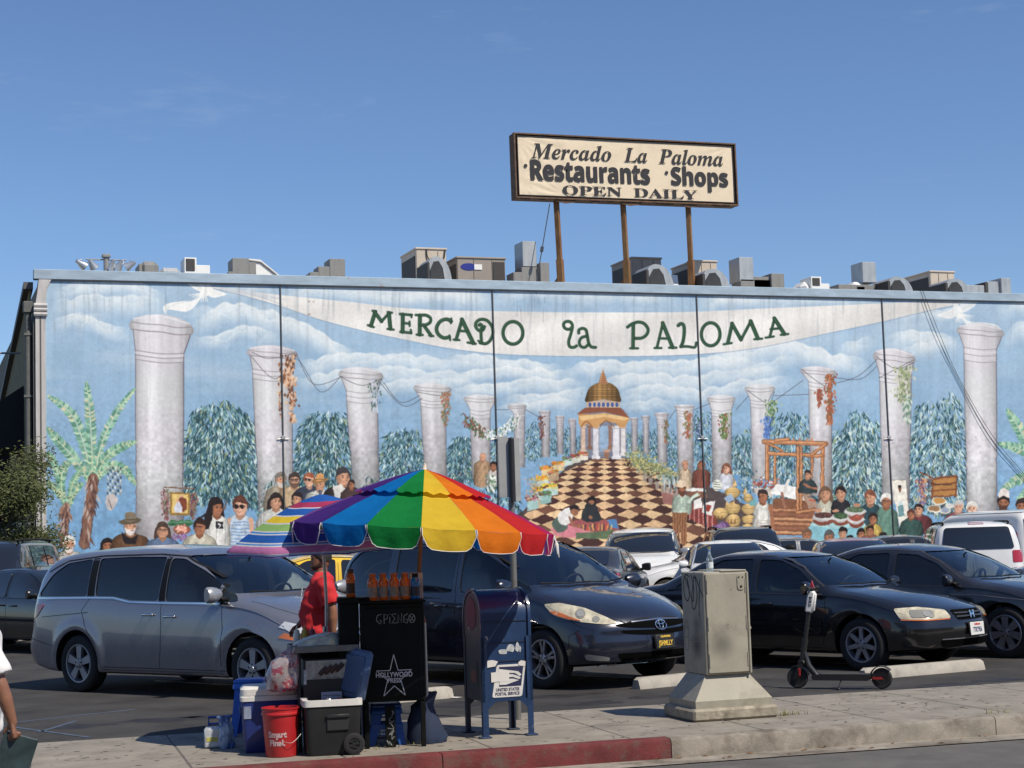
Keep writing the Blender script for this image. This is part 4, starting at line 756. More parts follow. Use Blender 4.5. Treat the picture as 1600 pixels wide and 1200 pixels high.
tag(oi.build('oil_stains', mat('oil_stain', (.024, .022, .022), .6, var=.5, vs=4), None, 0), 'dark oil stains soaked into the asphalt bays', 'stains', kind='stuff')
crk = MB()
for px_, py_, lot in ((900, 1140, 0), (1300, 1110, 0), (300, 1180, 0), (1450, 1098, 0), (980, 1125, 0), (60, 1150, 1), (240, 1105, 1), (900, 1092, 1), (1440, 1066, 1)):
    p_ = onz(px_, py_, 0); a = q.uniform(0, 6.3); z = -.0025 if lot else .0032; P = [p_.copy()]
    for _ in range(14): a += q.gauss(0, .45); P.append(P[-1]+Vector((math.cos(a), math.sin(a), 0))*.09)
    vs = []
    for i, p in enumerate(P): w = .0045*(1-i/15); vs += [(p.x, p.y-w, z), (p.x, p.y+w, z)]
    crk.add(vs, [(2*i, 2*i+1, 2*i+3, 2*i+2) for i in range(14)])
tag(crk.build('ground_cracks', mat('crack_dark', (.03, .026, .022), .95), None, 0), 'thin meandering cracks in pavement and asphalt', 'cracks', kind='stuff')
gs = MB()
for cx, cy, n in ((1228, 1118, 70), (1560, 1114, 26), (658, 1163, 26), (600, 1170, 10)):
    c = onz(cx, cy)
    for _ in range(n):
        p = c+Vector((q.gauss(0, .09), q.gauss(0, .03), 0)); a = q.uniform(0, 6.3); h = q.uniform(.02, .07); d = Vector((math.cos(a), math.sin(a), 0))
        gs.add([p-d.cross(Vector((0, 0, 1)))*.003, p+d.cross(Vector((0, 0, 1)))*.003, p+d*h*.7+Vector((0, 0, h))], [(0, 1, 2)])
tag(gs.build('grass_tufts', mat('dry_grass', (.20, .19, .07), .8, var=.3, vs=30), None, 0), 'small dry weeds growing in pavement cracks', 'weeds', kind='stuff')
# ---------------------------------------------------------------- the market building with its painted wall
WY, WX0, WX1, WTOP = 44.0, 3.17, 40.0, 8.97
bld = thing('market_building', 'long market hall whose wall is one big painted mural under a blue metal coping', 'building')
stucco = mat('stucco', (.25, .22, .16), .9, var=.2, vs=3, bump=.2, bs=40)
wall = MB()
wall.box(((WX0+WX1)/2, WY+13, (WTOP-.25-.3)/2), (WX1-WX0-.02, 25.9, WTOP-.25+.3-.002)); wall.build('wall', stucco, bld, 0)
def mural_material(A):
    h, w = A.shape[:2]; im = bpy.data.images.new('mural_paint', w, h, alpha=False)
    px = np.ones((h, w, 4), np.float32); px[..., :3] = A[::-1]; im.pixels.foreach_set(px.ravel()); im.update(); im.pack()
    m = bpy.data.materials.new('mural_paint'); m.use_nodes = True; N, L = m.node_tree.nodes, m.node_tree.links
    t = N.new('ShaderNodeTexImage'); t.image = im; t.extension = 'EXTEND'; t.interpolation = 'Cubic'
    mx = N.new('ShaderNodeMix'); mx.data_type = 'RGBA'; mx.blend_type = 'MULTIPLY'; mx.inputs[0].default_value = 1; mx.inputs[7].default_value = (*MURAL_GAIN, 1)
    L.new(t.outputs[0], mx.inputs[6]); b = N['Principled BSDF']; L.new(mx.outputs[2], b.inputs['Base Color']); b.inputs['Roughness'].default_value = .75; b.inputs['Specular IOR Level'].default_value = .25
    nz = N.new('ShaderNodeTexNoise'); nz.inputs['Scale'].default_value = 9; nz.inputs['Detail'].default_value = 8; tc = N.new('ShaderNodeTexCoord'); L.new(tc.outputs['Object'], nz.inputs['Vector'])
    bp = N.new('ShaderNodeBump'); bp.inputs['Strength'].default_value = .15; bp.inputs['Distance'].default_value = .02; L.new(nz.outputs[0], bp.inputs['Height']); L.new(bp.outputs[0], b.inputs['Normal'])
    return m
MURAL_GAIN = (1.04, 1.05, 1.07)
mm = mural_material(paint_mural())
nx, nz_ = 90, 26                                      # the painters' layout, carried on to the flat wall
me = bpy.data.meshes.new('mural'); vs = []; uvs = []
for j in range(nz_+1):
    for i in range(nx+1):
        X = WX0-.02+(WX1-WX0+.02)*i/nx; Z = -.04+(WTOP-.26+.04)*j/nz_
        vs.append((X, WY+.012, Z)); d = Vector((X, WY, Z-CAM_H)); dz = d.dot(fw)
        px_, py_ = 800+FOC*d.dot(cr)/dz, 600-FOC*d.dot(cu)/dz
        uvs.append(((px_-MX0)/(MX1-MX0), 1-(py_-MY0)/(MY1-MY0)))
fs = [(j*(nx+1)+i, j*(nx+1)+i+1, (j+1)*(nx+1)+i+1, (j+1)*(nx+1)+i) for j in range(nz_) for i in range(nx)]
me.from_pydata(vs, [], fs); uv = me.uv_layers.new(name='UVMap')
for l in me.loops: uv.data[l.index].uv = uvs[l.vertex_index]
me.materials.append(mm); mural = link('mural', me, bld, 0)
mural['label'] = 'mural of a market walk between white columns under the banner MERCADO la PALOMA'
cop = mat('blue_coping', (.33, .42, .50), .55, var=.18, vs=1.6, dirt=((.30, .17, .09), 2.5, .62, .72, .8), bump=.05, vstretch=(1, 1, 3))
b = MB(); b.box(((WX0+WX1)/2-.05, WY+.08, WTOP-.13), (WX1-WX0+.24, .26, .26), .012); b.build('coping', cop, bld)
b = MB(); b.box(((WX0+WX1)/2, WY+.02, WTOP-.272), (WX1-WX0+.1, .12, .022)); b.build('coping_shadow_strip', mat('coping_shade', (.05, .055, .06), .8), bld)  # dark strip paints the line of shade under the coping
b = MB(); b.box(((WX0+WX1)/2, WY+13, WTOP-.30), (WX1-WX0-.6, 25, .1)); b.build('roof', mat('roof_felt', (.42, .42, .41), .9, var=.1), bld)
# painted corner pilaster, metal edge and downpipe at the left end
pil = mat('pilaster_paint', (.50, .48, .46), .8, var=.14, vs=2, dirt=((.28, .24, .24), 2.5, .5, .7, .6), vstretch=(3, 3, .5))
b = MB()
b.prism([(WX0-.13, -.04), (WX0+.12, -.04), (WX0+.12, WTOP-.95), (WX0+.16, WTOP-.5), (WX0+.27, WTOP-.27), (WX0-.04, WTOP-.27), (WX0-.08, WTOP-.62), (WX0-.13, WTOP-.95)], WY-.06, WY+.4, 'y')
for z in (WTOP-1.18, WTOP-1.06, WTOP-.95): b.tube([(WX0-.17, WY-.07, z), (WX0+.16, WY-.07, z)], .06, 8)
b.build('corner_pilaster', pil, bld)
b = MB(); b.box((WX0-.165, WY+.05, (WTOP-.9)/2), (.05, .1, WTOP-.95), .01); b.box((WX0-.005, WY-.066, (WTOP-.9)/2), (.035, .012, WTOP-1.2)); b.build('corner_trim', mat('dark_trim', (.10, .095, .09), .6), bld)
b = MB(); b.tube([(WX0-.30, WY+.2, 0), (WX0-.30, WY+.2, 7.9)], .075, 10); b.box((WX0-.30, WY+.2, 8.0), (.24, .24, .3), .02)
for z in (1.5, 3.6, 5.7, 7.3): b.box((WX0-.30, WY+.2, z), (.2, .18, .06))
b.build('downpipe', mat('downpipe_paint', (.12, .12, .11), .6, var=.2, vs=6), bld)
cond = mat('conduit', (.06, .065, .07), .6)
for px_ in (438, 769, 1087.5, 1376.5):               # vertical wires clipped over the panel joints
    X = ony(px_, 447, WY).x; b = MB(); z1 = WTOP-.27; b.box((X, WY-.004, z1/2), (.035, .03, z1-.02)); b.build('panel_joint', cond, bld, 0)
    b = MB(); zc = ony(px_, 684, WY).z; b.box((X, WY-.02, zc), (.11, .05, .10), .01); b.tube([(X-.16, WY-.02, zc-.03), (X+.16, WY-.02, zc-.03)], .012, 6); b.build('wire_clip', mat('galvanised', (.42, .42, .42), .5, .6), bld)
for d in (0, .09):                                    # slack cables hanging from the coping
    pts = [ony(1438+40*d, 454, WY-.05), ony(1462+60*d, 520, WY-.05), ony(1496+90*d-6*(d > 0), 590, WY-.04), ony(1545+60*d, 680, WY-.05), ony(1600+40*d, 745, WY-.05), ony(1680, 838, WY-.04)]
    b = MB(); b.tube(bez(pts, 5), .008, 5); b.build('slack_cable', cond, bld)
# shaded side street front: stuccoed wall with awnings, lamps and pipes
b = MB()
b.prism([(WY+.5, -.04), (WY+26, -.04), (WY+26, 5.4), (WY+14, 6.4), (WY+.5, 8.55)], WX0-.26, WX0-.20, 'x'); b.build('side_wall', mat('side_stucco', (.26, .21, .11), .9, var=.25, vs=2, bump=.2, bs=30), bld)
b = MB(); b.prism([(WY+.3, 8.50), (WY+.3, 8.68), (WY+14, 6.55), (WY+26, 5.55), (WY+26, 5.4), (WY+14, 6.38)], WX0-.40, WX0-.16, 'x'); b.build('side_coping', mat('dark_trim', (.10, .095, .09), .6), bld)
awn = mat('black_awning', (.012, .012, .014), .8, var=.2, vs=4)
for y0, z in ((2.5, 5.3), (9.0, 5.0), (16, 4.7)):
    b = MB(); b.prism([(WX0-.27, z+.9), (WX0-2.1, z-.35), (WX0-2.1, z-.8), (WX0-.27, z-.8)], WY+y0, WY+y0+3.6, 'y'); b.build('awning', awn, bld, 0)
for y0 in (3.2, 10, 17): b = MB(); b.box((WX0-.27, WY+y0+1, 1.9), (.05, 2.4, 3.2), .01); b.build('doorway', mat('dark_opening', (.01, .01, .012), .3), bld)
b = MB(); b.tube([(WX0-.2, WY+4, 7.25), (WX0-1.15, WY+4, 7.25)], .03, 6); b.box((WX0-1.2, WY+4, 7.22), (.3, .16, .1), .02); b.build('wall_lamp', mat('lamp_grey', (.25, .25, .25), .5), bld)
b = MB(); b.box((WX0-.8, WY+1.2, 2.4), (.5, .12, .28), .02); b.tube([(WX0-.8, WY+1.2, 2.3), (WX0-.5, WY+1.2, 2.0)], .02, 6); b.build('flood_lamp', mat('lamp_pale', (.45, .47, .42), .5), bld)
# ---------------------------------------------------------------- cars: a lofted shell cut by windows and wheel arches
blk = mat('black_plastic', (.008, .008, .0085), .6, spec=.2, var=.2, vs=20)
rub = mat('tyre_rubber', (.016, .016, .017), .85, var=.2, vs=14)
inter = mat('car_interior', (.13, .135, .14), .8, var=.2, vs=6)
interg = mat('car_interior_grey', (.38, .39, .40), .85, var=.15, vs=6)
chrome = mat('chrome', (.72, .73, .74), .12, 1)
alloy = mat('alloy_wheel', (.50, .51, .54), .32, .85, var=.08, vs=9)
alloyg = mat('alloy_wheel_grey', (.30, .30, .33), .4, .6, var=.12, vs=9)
lens_y = mat('hazed_lens', (.50, .46, .34), .10, var=.38, vs=11, coat=.9, spec=.6)
lens_c = mat('clear_lens', (.60, .62, .64), .1, .2, var=.2, vs=16, coat=.8)
amber = mat('amber_lens', (.62, .17, .04), .2, coat=.7)
redl = mat('red_lens', (.36, .012, .018), .15, coat=.8)
plate_w = mat('plate_white', (.66, .66, .64), .5); plate_k = mat('plate_black', (.02, .02, .022), .45); plate_ink = mat('plate_ink', (.05, .06, .16), .6); plate_y = mat('plate_yellow', (.75, .50, .06), .5)
grb = mat('grille_black', (.003, .003, .003), .9, spec=.04)
seam_m = mat('panel_gap', (.006, .006, .007), .9)
def paint(name, col, metal=.25, rough=.32, dust=(.20, .19, .17), amt=.14):
    return mat(name, col, rough, metal, .5, coat=1, var=.06, vs=2.5, dirt=(dust, 3, .5, .8, amt))
def interp(L, x):
    X = [p[0] for p in L]; Z = [p[1] for p in L]
    if X[0] > X[-1]: X = X[::-1]; Z = Z[::-1]
    n = len(X)                                        # monotone cubic
    if x <= X[0]: return Z[0]
    if x >= X[-1]: return Z[-1]
    d = [(Z[i+1]-Z[i])/(X[i+1]-X[i]) for i in range(n-1)]
    m = [d[0]]+[0 if d[i-1]*d[i] <= 0 else 2*d[i-1]*d[i]/(d[i-1]+d[i]) for i in range(1, n-1)]+[d[-1]]
    i = max(k for k in range(n-1) if X[k] <= x); h = X[i+1]-X[i]; t = (x-X[i])/h
    return (2*t**3-3*t*t+1)*Z[i]+(t**3-2*t*t+t)*h*m[i]+(-2*t**3+3*t*t)*Z[i+1]+(t**3-t*t)*h*m[i+1]
sstep = lambda t: (lambda q: q*q*(3-2*q))(max(0, min(1, t)))
def car_ring(sp, x, inset=0, floor=None, zt=None):
    W = sp['W']-inset; xf, xr = sp['top'][0][0], sp['top'][-1][0]
    fx = max(0, (x-(xf-.9))/.9); bx = max(0, ((xr+.8)-x)/.8)
    w = W*(1-sp.get('pf', .10)*fx**2-sp.get('pr', .07)*bx**2)
    zt = (interp(sp['top'], x) if zt is None else zt)-inset*.8; zb = floor if floor is not None else sp['sill']+.06*fx**2+.10*bx**2
    zl = min(interp(sp['belt'], x), zt-.02)
    H = max(.05, zl-zb)
    side = [(-.20, 0), (-.07, .015), (-.03, .06), (-.016, .16), (-.003, .34), (.0, .5), (-.006, .68), (-.014, .82), (-.03, .94), (-.045, 1.0)]
    sd = [smooth_pts(side, 3, False)[k] for k in range(len(side)*3-2)] if sp.get('crease') and not inset else side
    P = [(0, zb), (w*.5, zb)]+[(w+dy+sp.get('flare', 0)*0, zb+H*fz) for dy, fz in sd]
    ws = w-.045
    we = ws-sp.get('tumble', .26)*max(0, zt-zl)-.01; cr_ = sp.get('crown', .07)*min(1, .25+(zt-zl)/.4)
    E = Vector((we, zt-cr_)); S_ = Vector((ws, zl)); T_ = Vector((0, zt))
    A = E+(S_-E)*min(1, .16/max(.05, (S_-E).length)*.8); B = E+Vector((-.17*w, cr_*.42))
    for t in (.33, .66, 1): q = S_.lerp(A, t); P.append((q.x+.012*math.sin(t*math.pi), q.y))
    for t in (.2, .4, .6, .8, 1): q = A*(1-t)**2+E*(2*t*(1-t))+B*t*t; P.append((q.x, q.y))
    for t in (.25, .5, .75, 1):
        y = B.x*(1-t); P.append((y, T_.y-(T_.y-B.y)*(y/B.x)**2))
    return P
def car_shell(sp, inset=0, floor=None, x0=None, x1=None, n=64):
    xf, xr = sp['top'][0][0], sp['top'][-1][0]; full = x0 is None
    x0 = xr if full else x0; x1 = xf if full else x1
    xs = []
    if full:
        xs = [xr+.22*(1-math.cos(t*math.pi/2)) for t in (0, .2, .4, .6, .8)]+[xr+.22+(xf-.25-xr-.22)*k/n for k in range(n+1)]+[xf-.25+.25*math.sin(t*math.pi/2) for t in (.2, .4, .6, .8, 1)]
    else: xs = [x0+(x1-x0)*k/30 for k in range(31)]
    rings = []
    for x in xs:
        P = car_ring(sp, x, inset, floor)
        if full:
            s = 1
            if x > xf-.25: s = math.sqrt(max(0, 1-((x-xf+.25)/.25)**2))
            if x < xr+.22: s = math.sqrt(max(0, 1-((xr+.22-x)/.22)**2))
            k = .86+.14*s; kz = .80+.20*s; zc = .58
            P = [(y*k, zc+(z-zc)*(kz if z > zc else .94+.06*s)) for y, z in P]
        rings.append([(x, y, z) for y, z in P]+[(x, -y, z) for y, z in P[-2:0:-1]])
    if full:                                          # close nose and tail
        def capr(r_, dx):
            c = Vector((r_[0][0], 0, .60)); out = []
            for k in (.8, .55, .3, .08): out.append([tuple(c+(Vector(p)-c)*k+Vector((dx*(1-k), 0, 0))) for p in r_])
            return out
        rings = capr(rings[0], -.012)[::-1]+rings+capr(rings[-1], .02)
    out = []
    for r_ in rings:
        rr = []
        for x, y, z in r_:
            u = abs(y)/sp['W']
            dx = -sp.get('bowf', .30)*u**2.4*sstep((x-(xf-1.1))/1.1)-.09*u*u*sstep((x-.2)/.7)+sp.get('bowr', .14)*u**2.4*sstep(((xr+.9)-x)/.9)
            bump = 0
            if full and not inset:
                if x > xf-.3: bump = sp.get('bumpf', .03)*math.exp(-((z-sp.get('bz', .50))/.13)**2)*sstep((x-xf+.3)/.3)
                if x < xr+.3: bump = -sp.get('bumpr', .05)*math.exp(-((z-.52)/.14)**2)*sstep((xr+.3-x)/.3)
            yy = y
            if not inset and sp.get('crease'):
                for f in sp['crease']: yy += math.copysign(f(x, z)*min(1, u*2), y)*(u > .7)
            rr.append((x+dx+bump, yy, z))
        out.append(rr)
    b = MB(); b.loft(out); return b
def clip_poly(poly, x0, y0, x1, y1):
    for a, v, s in ((0, x0, 1), (0, x1, -1), (1, y0, 1), (1, y1, -1)):
        out = []; n = len(poly)
        for i in range(n):
            p, q = poly[i], poly[(i+1) % n]; dp, dq = (p[a]-v)*s, (q[a]-v)*s
            if dp >= 0: out.append(p)
            if (dp > 0 > dq) or (dp < 0 < dq): t = dp/(dp-dq); out.append((p[0]+(q[0]-p[0])*t, p[1]+(q[1]-p[1])*t))
        poly = out
        if not poly: return []
    return poly
class Skin:
    """lays outlines onto a car's surface along an axis"""
    def __init__(s, bvh): s.bvh = bvh
    def hit(s, a, b_, ax):
        o, d = {'+y': ((a, 5, b_), (0, -1, 0)), '-y': ((a, -5, b_), (0, 1, 0)), '+x': ((6, a, b_), (-1, 0, 0)), '-x': ((-6, a, b_), (1, 0, 0)), '+z': ((a, b_, 5), (0, 0, -1)),
            'd-': ((a*.7071+4, a*.7071-4, b_), (-.7071, .7071, 0)), 'd+': ((a*.7071+4, -a*.7071+4, b_), (-.7071, -.7071, 0)), 'e-': ((-a*.7071-4, a*.7071-4, b_), (.7071, .7071, 0)), 'e+': ((-a*.7071-4, -a*.7071+4, b_), (.7071, -.7071, 0))}[ax]
        h = s.bvh.ray_cast(Vector(o), Vector(d)); return (h[0], h[1]) if h[0] else (None, None)
    def patch(s, name, poly, ax, off, m, parent, step=.09, skirt=True, mi=0, smooth=60):
        xs = [p[0] for p in poly]; ys = [p[1] for p in poly]; nx = max(1, round((max(xs)-min(xs))/step)); ny = max(1, round((max(ys)-min(ys))/step))
        vid = {}; V = []; F = []; NN = []
        for i in range(nx):
            for j in range(ny):
                a0 = min(xs)+(max(xs)-min(xs))*i/nx; a1 = min(xs)+(max(xs)-min(xs))*(i+1)/nx; b0 = min(ys)+(max(ys)-min(ys))*j/ny; b1 = min(ys)+(max(ys)-min(ys))*(j+1)/ny
                q = clip_poly(list(poly), a0, b0, a1, b1); f = []
                for p in q:
                    k = (round(p[0], 4), round(p[1], 4))
                    if k not in vid:
                        h, nn = s.hit(p[0], p[1], ax)
                        if h is None: vid[k] = None
                        else:
                            vid[k] = len(V); V.append(h+nn*off); NN.append(nn)
                    if vid[k] is not None and (not f or f[-1] != vid[k]): f.append(vid[k])
                if f and f[0] == f[-1]: f = f[:-1]
                if len(set(f)) == len(f) and len(f) >= 3: F.append(tuple(f))
        if not F: return None
        if skirt and off > 0:
            ec = {}
            for f in F:
                for i in range(len(f)): e = (f[i], f[(i+1) % len(f)]); ec[tuple(sorted(e))] = ec.get(tuple(sorted(e)), []) + [e]
            inner = {}
            for es in list(ec.values()):
                if len(es) == 1:
                    a, b_ = es[0]
                    for w in (a, b_):
                        if w not in inner: inner[w] = len(V); V.append(V[w]-NN[w]*(off+.012)); NN.append(NN[w])
                    F.append((b_, a, inner[a], inner[b_]))
        b = MB(); b.add(V, F); return b.build(name, m, parent, smooth, fix=True)
    def ribbon(s, b, pts, ax, w, off=.0015, step=.05):
        P = []
        for i in range(len(pts)-1):
            n = max(1, int(math.dist(pts[i], pts[i+1])/step))
            P += [(pts[i][0]+(pts[i+1][0]-pts[i][0])*k/n, pts[i][1]+(pts[i+1][1]-pts[i][1])*k/n) for k in range(n)]
        P.append(pts[-1]); prev = None; vs = []
        for i, p in enumerate(P):
            q0, q1 = P[max(0, i-1)], P[min(len(P)-1, i+1)]; t = Vector((q1[0]-q0[0], q1[1]-q0[1])); 
            if t.length < 1e-6: continue
            t.normalize(); n = Vector((-t.y, t.x))*w/2
            h1, n1 = s.hit(p[0]+n.x, p[1]+n.y, ax); h2, n2 = s.hit(p[0]-n.x, p[1]-n.y, ax)
            if h1 is None or h2 is None or (h1-h2).length > w*6: continue
            vs += [h1+n1*off, h2+n2*off]
        m_ = len(vs)//2
        if m_ > 1: b.add(vs, [(2*i, 2*i+1, 2*i+3, 2*i+2) for i in range(m_-1)])
def boolean(o, cutters):
    for c in cutters:
        md = o.modifiers.new('cut', 'BOOLEAN'); md.operation = 'DIFFERENCE'; md.solver = 'EXACT'; md.object = c; md.material_mode = 'TRANSFER'
    me = evaluated(o); o.modifiers.clear(); old = o.data; o.data = me; bpy.data.meshes.remove(old)
    for c in cutters: bpy.data.objects.remove(c)
    me.shade_smooth(); me.set_sharp_from_angle(angle=R(32)); return o
def wheel_mesh(rt, wd, rr, spokes, style):
    t = MB(); h = wd/2
    t.lathe([(rr-.012, -h*.80), (rr+.004, -h*.93), (rr+.03, -h), (rt-.03, -h*.98), (rt-.008, -h*.8), (rt, -h*.45), (rt, h*.45), (rt-.008, h*.8), (rt-.03, h*.98), (rr+.03, h), (rr+.004, h*.93), (rr-.012, h*.8)], 40, axis='y', cap=False)
    r_ = MB(); r_.lathe([(rr, -h*.9), (rr-.006, -h*.95), (rr-.02, -h*.93), (rr-.026, -h*.6), (rr-.04, h*.1), (rr-.04, h*.8)], 40, axis='y', cap=False)
    d = MB(); d.lathe([(rr-.03, -h*.02), (.02, -h*.02)], 30, axis='y'); d.lathe([(rr*.62, -h*.2), (rr*.60, -h*.24), (.08, -h*.24)], 24, axis='y')   # drum/disc behind
    yo = -h*.88
    for k in range(spokes):
        a = 2*math.pi*k/spokes+math.pi/2
        for w0, w1, da in ((.030, .022, 0),) if style != 'twin' else ((.016, .013, -.17), (.016, .013, .17)):
            ca, sa = math.cos(a+da*.4), math.sin(a+da*.4); cb, sb = math.cos(a+da), math.sin(a+da)
            if style == 'wide': w0, w1 = .034, .052
            rA, rB = .045, rr-.016
            q = [(-sa*w0+ca*rA, ca*w0+sa*rA), (sa*w0+ca*rA, -ca*w0+sa*rA), (sb*w1+cb*rB, -cb*w1+sb*rB), (-sb*w1+cb*rB, cb*w1+sb*rB)]
            r_.prism(q, yo+.006, yo+.05, 'y', top=[(x*.97, z*.97) for x, z in q])
    r_.lathe([(.0, yo-.012), (.032, yo-.012), (.036, yo-.004), (.062, yo), (.066, yo+.05)], 20, axis='y')
    for k in range(5): a = 2*math.pi*k/5+.3; d.lathe([(.0, yo-.006), (.010, yo-.006), (.010, yo+.02)], 8, c=(.050*math.cos(a), 0, .050*math.sin(a)), axis='y')
    for m_ in (t, r_, d): m_.f = m_.f
    return t, r_, d
def flip(b, s):
    if s < 0: return b
    b.v = [(x, -y, z) for x, y, z in b.v]; b.f = [f[::-1] for f in b.f]; return b
def pgrow(poly, k):
    cx = sum(p[0] for p in poly)/len(poly); cy = sum(p[1] for p in poly)/len(poly)
    return [(x+(x-cx)/max(.001, math.hypot(x-cx, y-cy))*k, y+(y-cy)/max(.001, math.hypot(x-cx, y-cy))*k) for x, y in poly]
def smooth2(poly, n=4): return [tuple(p) for p in smooth_pts(poly, n)]
def corner_round(poly, r=.04, n=3):
    out = []; m = len(poly)
    for i in range(m):
        a, b_, c = Vector(poly[i-1]), Vector(poly[i]), Vector(poly[(i+1) % m]); u = (a-b_); v = (c-b_); d = min(r, u.length*.45, v.length*.45)
        p, q = b_+u.normalized()*d, b_+v.normalized()*d
        for k in range(n+1): t = k/n; w = p*(1-t)**2+b_*(2*t*(1-t))+q*t*t; out.append((w.x, w.y))
    return out
def make_car(sp, name, label, cat, body_m, loc, rz, group, detail=2):
    """detail 2: cut windows, seats and trim; 1: windows laid on dark; everything sits in car space, nose to +x"""
    root = thing(name, label, cat, loc, rz, group)
    b = car_shell(sp, n=100 if detail > 1 else 40); body = b.build('body', [body_m], root, 32)
    dg = bpy.context.evaluated_depsgraph_get(); bm = bmesh.new(); bm.from_mesh(body.data); sk = Skin(BVHTree.FromBMesh(bm)); bm.free()
    cut = []
    rt = sp['rt']; ya = sp['W']-.30
    for xw in sp['xw']:
        for s in (-1, 1):
            c = MB(); c.lathe([(rt+sp.get('gap', .055), 0), (rt+sp.get('gap', .055), .6)], 36, axis='y')
            c.v = [(x+xw, s*(ya+y), z+rt+.012) for x, y, z in c.v]
            if s < 0: c.f = [f[::-1] for f in c.f]
            cut.append(c.build('cutter', [blk], root, 0))
    wins = sp['win']; ws_poly = sp['ws']; rw_poly = sp.get('rw')
    if detail > 1:
        cav = car_shell(sp, .055, .42, sp['cav'][0], sp['cav'][1]).build('cutter', [inter], root, 0); cut.append(cav)
        for _, poly, _g in wins:
            c = MB(); c.prism(corner_round(poly, .05), -3, 3, 'y'); cut.append(c.build('cutter', [blk], root, 0))
        c = MB(); c.prism(corner_round(ws_poly, .06), sp['wsx'], 4, 'x'); cut.append(c.build('cutter', [blk], root, 0))
        if rw_poly: c = MB(); c.prism(corner_round(rw_poly, .06), -4, sp['rwx'], 'x'); cut.append(c.build('cutter', [blk], root, 0))
    boolean(body, cut)
    # glass
    for nm, poly, g in wins:
        for ax in ('-y', '+y'):
            sk.patch(nm, corner_round(pgrow(poly, .006), .05) if detail > 1 else corner_round(poly, .05), ax, -.010 if detail > 1 else .012, g, root, .14 if detail > 1 else .07, skirt=detail < 2)
    sk.patch('windscreen', corner_round(pgrow(ws_poly, .006), .06), '+x', -.008 if detail > 1 else .014, sp['wsg'], root, .12 if detail > 1 else .06, skirt=detail < 2)
    if rw_poly: sk.patch('rear_window', corner_round(pgrow(rw_poly, .006), .06), '-x', -.008 if detail > 1 else .014, sp['rwg'], root, .14 if detail > 1 else .06, skirt=detail < 2)
    # gaps and mouldings
    for nm, axs, ls, w in (('door_gaps', '-y', 'seams', .007), ('door_gaps', '+y', 'seams', .007), ('bonnet_gaps', '+z', 'hood', .008)):
        g = MB()
        for L_ in sp.get(ls, []): sk.ribbon(g, L_, axs, w)
        if g.v: g.build(nm, seam_m, root, 0, fix=False)
    for nm, lines, w, m_, off in sp.get('mould', []):
        for ax in ('-y', '+y'):
            mb_ = MB()
            for L_ in lines: sk.ribbon(mb_, L_, ax, w, off)
            if mb_.v: mb_.build(nm, m_, root, 0, fix=False)
    for nm, poly, ax, off, m_, both in sp.get('patches', []):
        sk.patch(nm, poly, ax, off, m_, root, .05)
        if both:
            ax2 = {'-y': '+y', '+y': '-y', 'd-': 'd+', 'e-': 'e+'}.get(ax, ax); p2 = poly if ax2 != ax else [(-x, y) for x, y in poly][::-1]
            sk.patch(nm, p2, ax2, off, m_, root, .05)
    # wheels
    tm, rm, dm = None, None, None
    for xw in sp['xw']:
        for s in (-1, 1):
            w = bpy.data.objects.new('wheel', None); C.objects.link(w); w.parent = root; w.location = (xw+sp.get('wdx', -.0), s*(sp['W']-sp.get('wt', .125)), rt)
            if s > 0: w.rotation_euler = (0, 0, math.pi)
            if tm is None:
                t_, r_, d_ = wheel_mesh(rt, .215, sp['rr'], *sp['spk'])
                o1 = t_.build('tyre', rub, w, 40); o2 = r_.build('rim', sp['rimm'], w, 30); o3 = d_.build('brake_disc', blk, w, 30); tm = (o1.data, o2.data, o3.data)
            else:
                for nm, me in zip(('tyre', 'rim', 'brake_disc'), tm): o = bpy.data.objects.new(nm, me); C.objects.link(o); o.parent = w
    # mirrors
    mx, mz, ms = sp['mir']
    for s in (-1, 1):
        h, nn = sk.hit(mx, mz-.03, '-y' if s < 0 else '+y')
        y0 = abs(h.y) if h else sp['W']-.1
        m1 = MB(); rings = []
        for t in (0, .25, .6, .85, 1):
            k = (.55+.45*math.sin(min(1, t*1.6+.1)*math.pi/2))*(1 if t < .9 else .82)
            rings.append([(mx-.02+.075*ms*k*c_*(1 if c_ > 0 else .35)+.05*(1-t)*0, s*(y0+.05+.19*ms*t), mz+.085*ms*k*s_) for c_, s_ in [(math.cos(a), math.sin(a)) for a in [2*math.pi*q/14 for q in range(14)]]])
        m1.loft(rings); mo = m1.build('wing_mirror', sp.get('mirm', body_m), root, 50)
        m2 = MB(); m2.box((mx+.01, s*(y0+.02), mz-.05), (.10, .12, .05), .015); m2.box((mx-.046, s*(y0+.15*ms), mz), (.008, .15*ms, .11*ms), .003); m2.build('mirror_foot', blk, mo, 40)
    for hx, hz in sp.get('handles', []):
        for s in (-1, 1):
            h, nn = sk.hit(hx, hz, '-y' if s < 0 else '+y')
            if h:
                m1 = MB(); m1.box((hx, h.y+s*.022, hz), (.20, .022, .030), .009); m1.box((hx-.075, h.y+s*.008, hz), (.03, .03, .024), .004); m1.box((hx+.075, h.y+s*.008, hz), (.03, .03, .024), .004); m1.build('door_handle', sp.get('hanm', body_m), root, 50)
    wm = MB()
    for L_ in sp.get('wipers', []):
        pts = []
        for y, z in L_:
            h, nn = sk.hit(y, z, '+x')
            if h: pts.append(h+nn*.018)
        if len(pts) > 1: wm.tube(pts, .009, 6)
    if wm.v: wm.build('wipers', blk, root, 50)
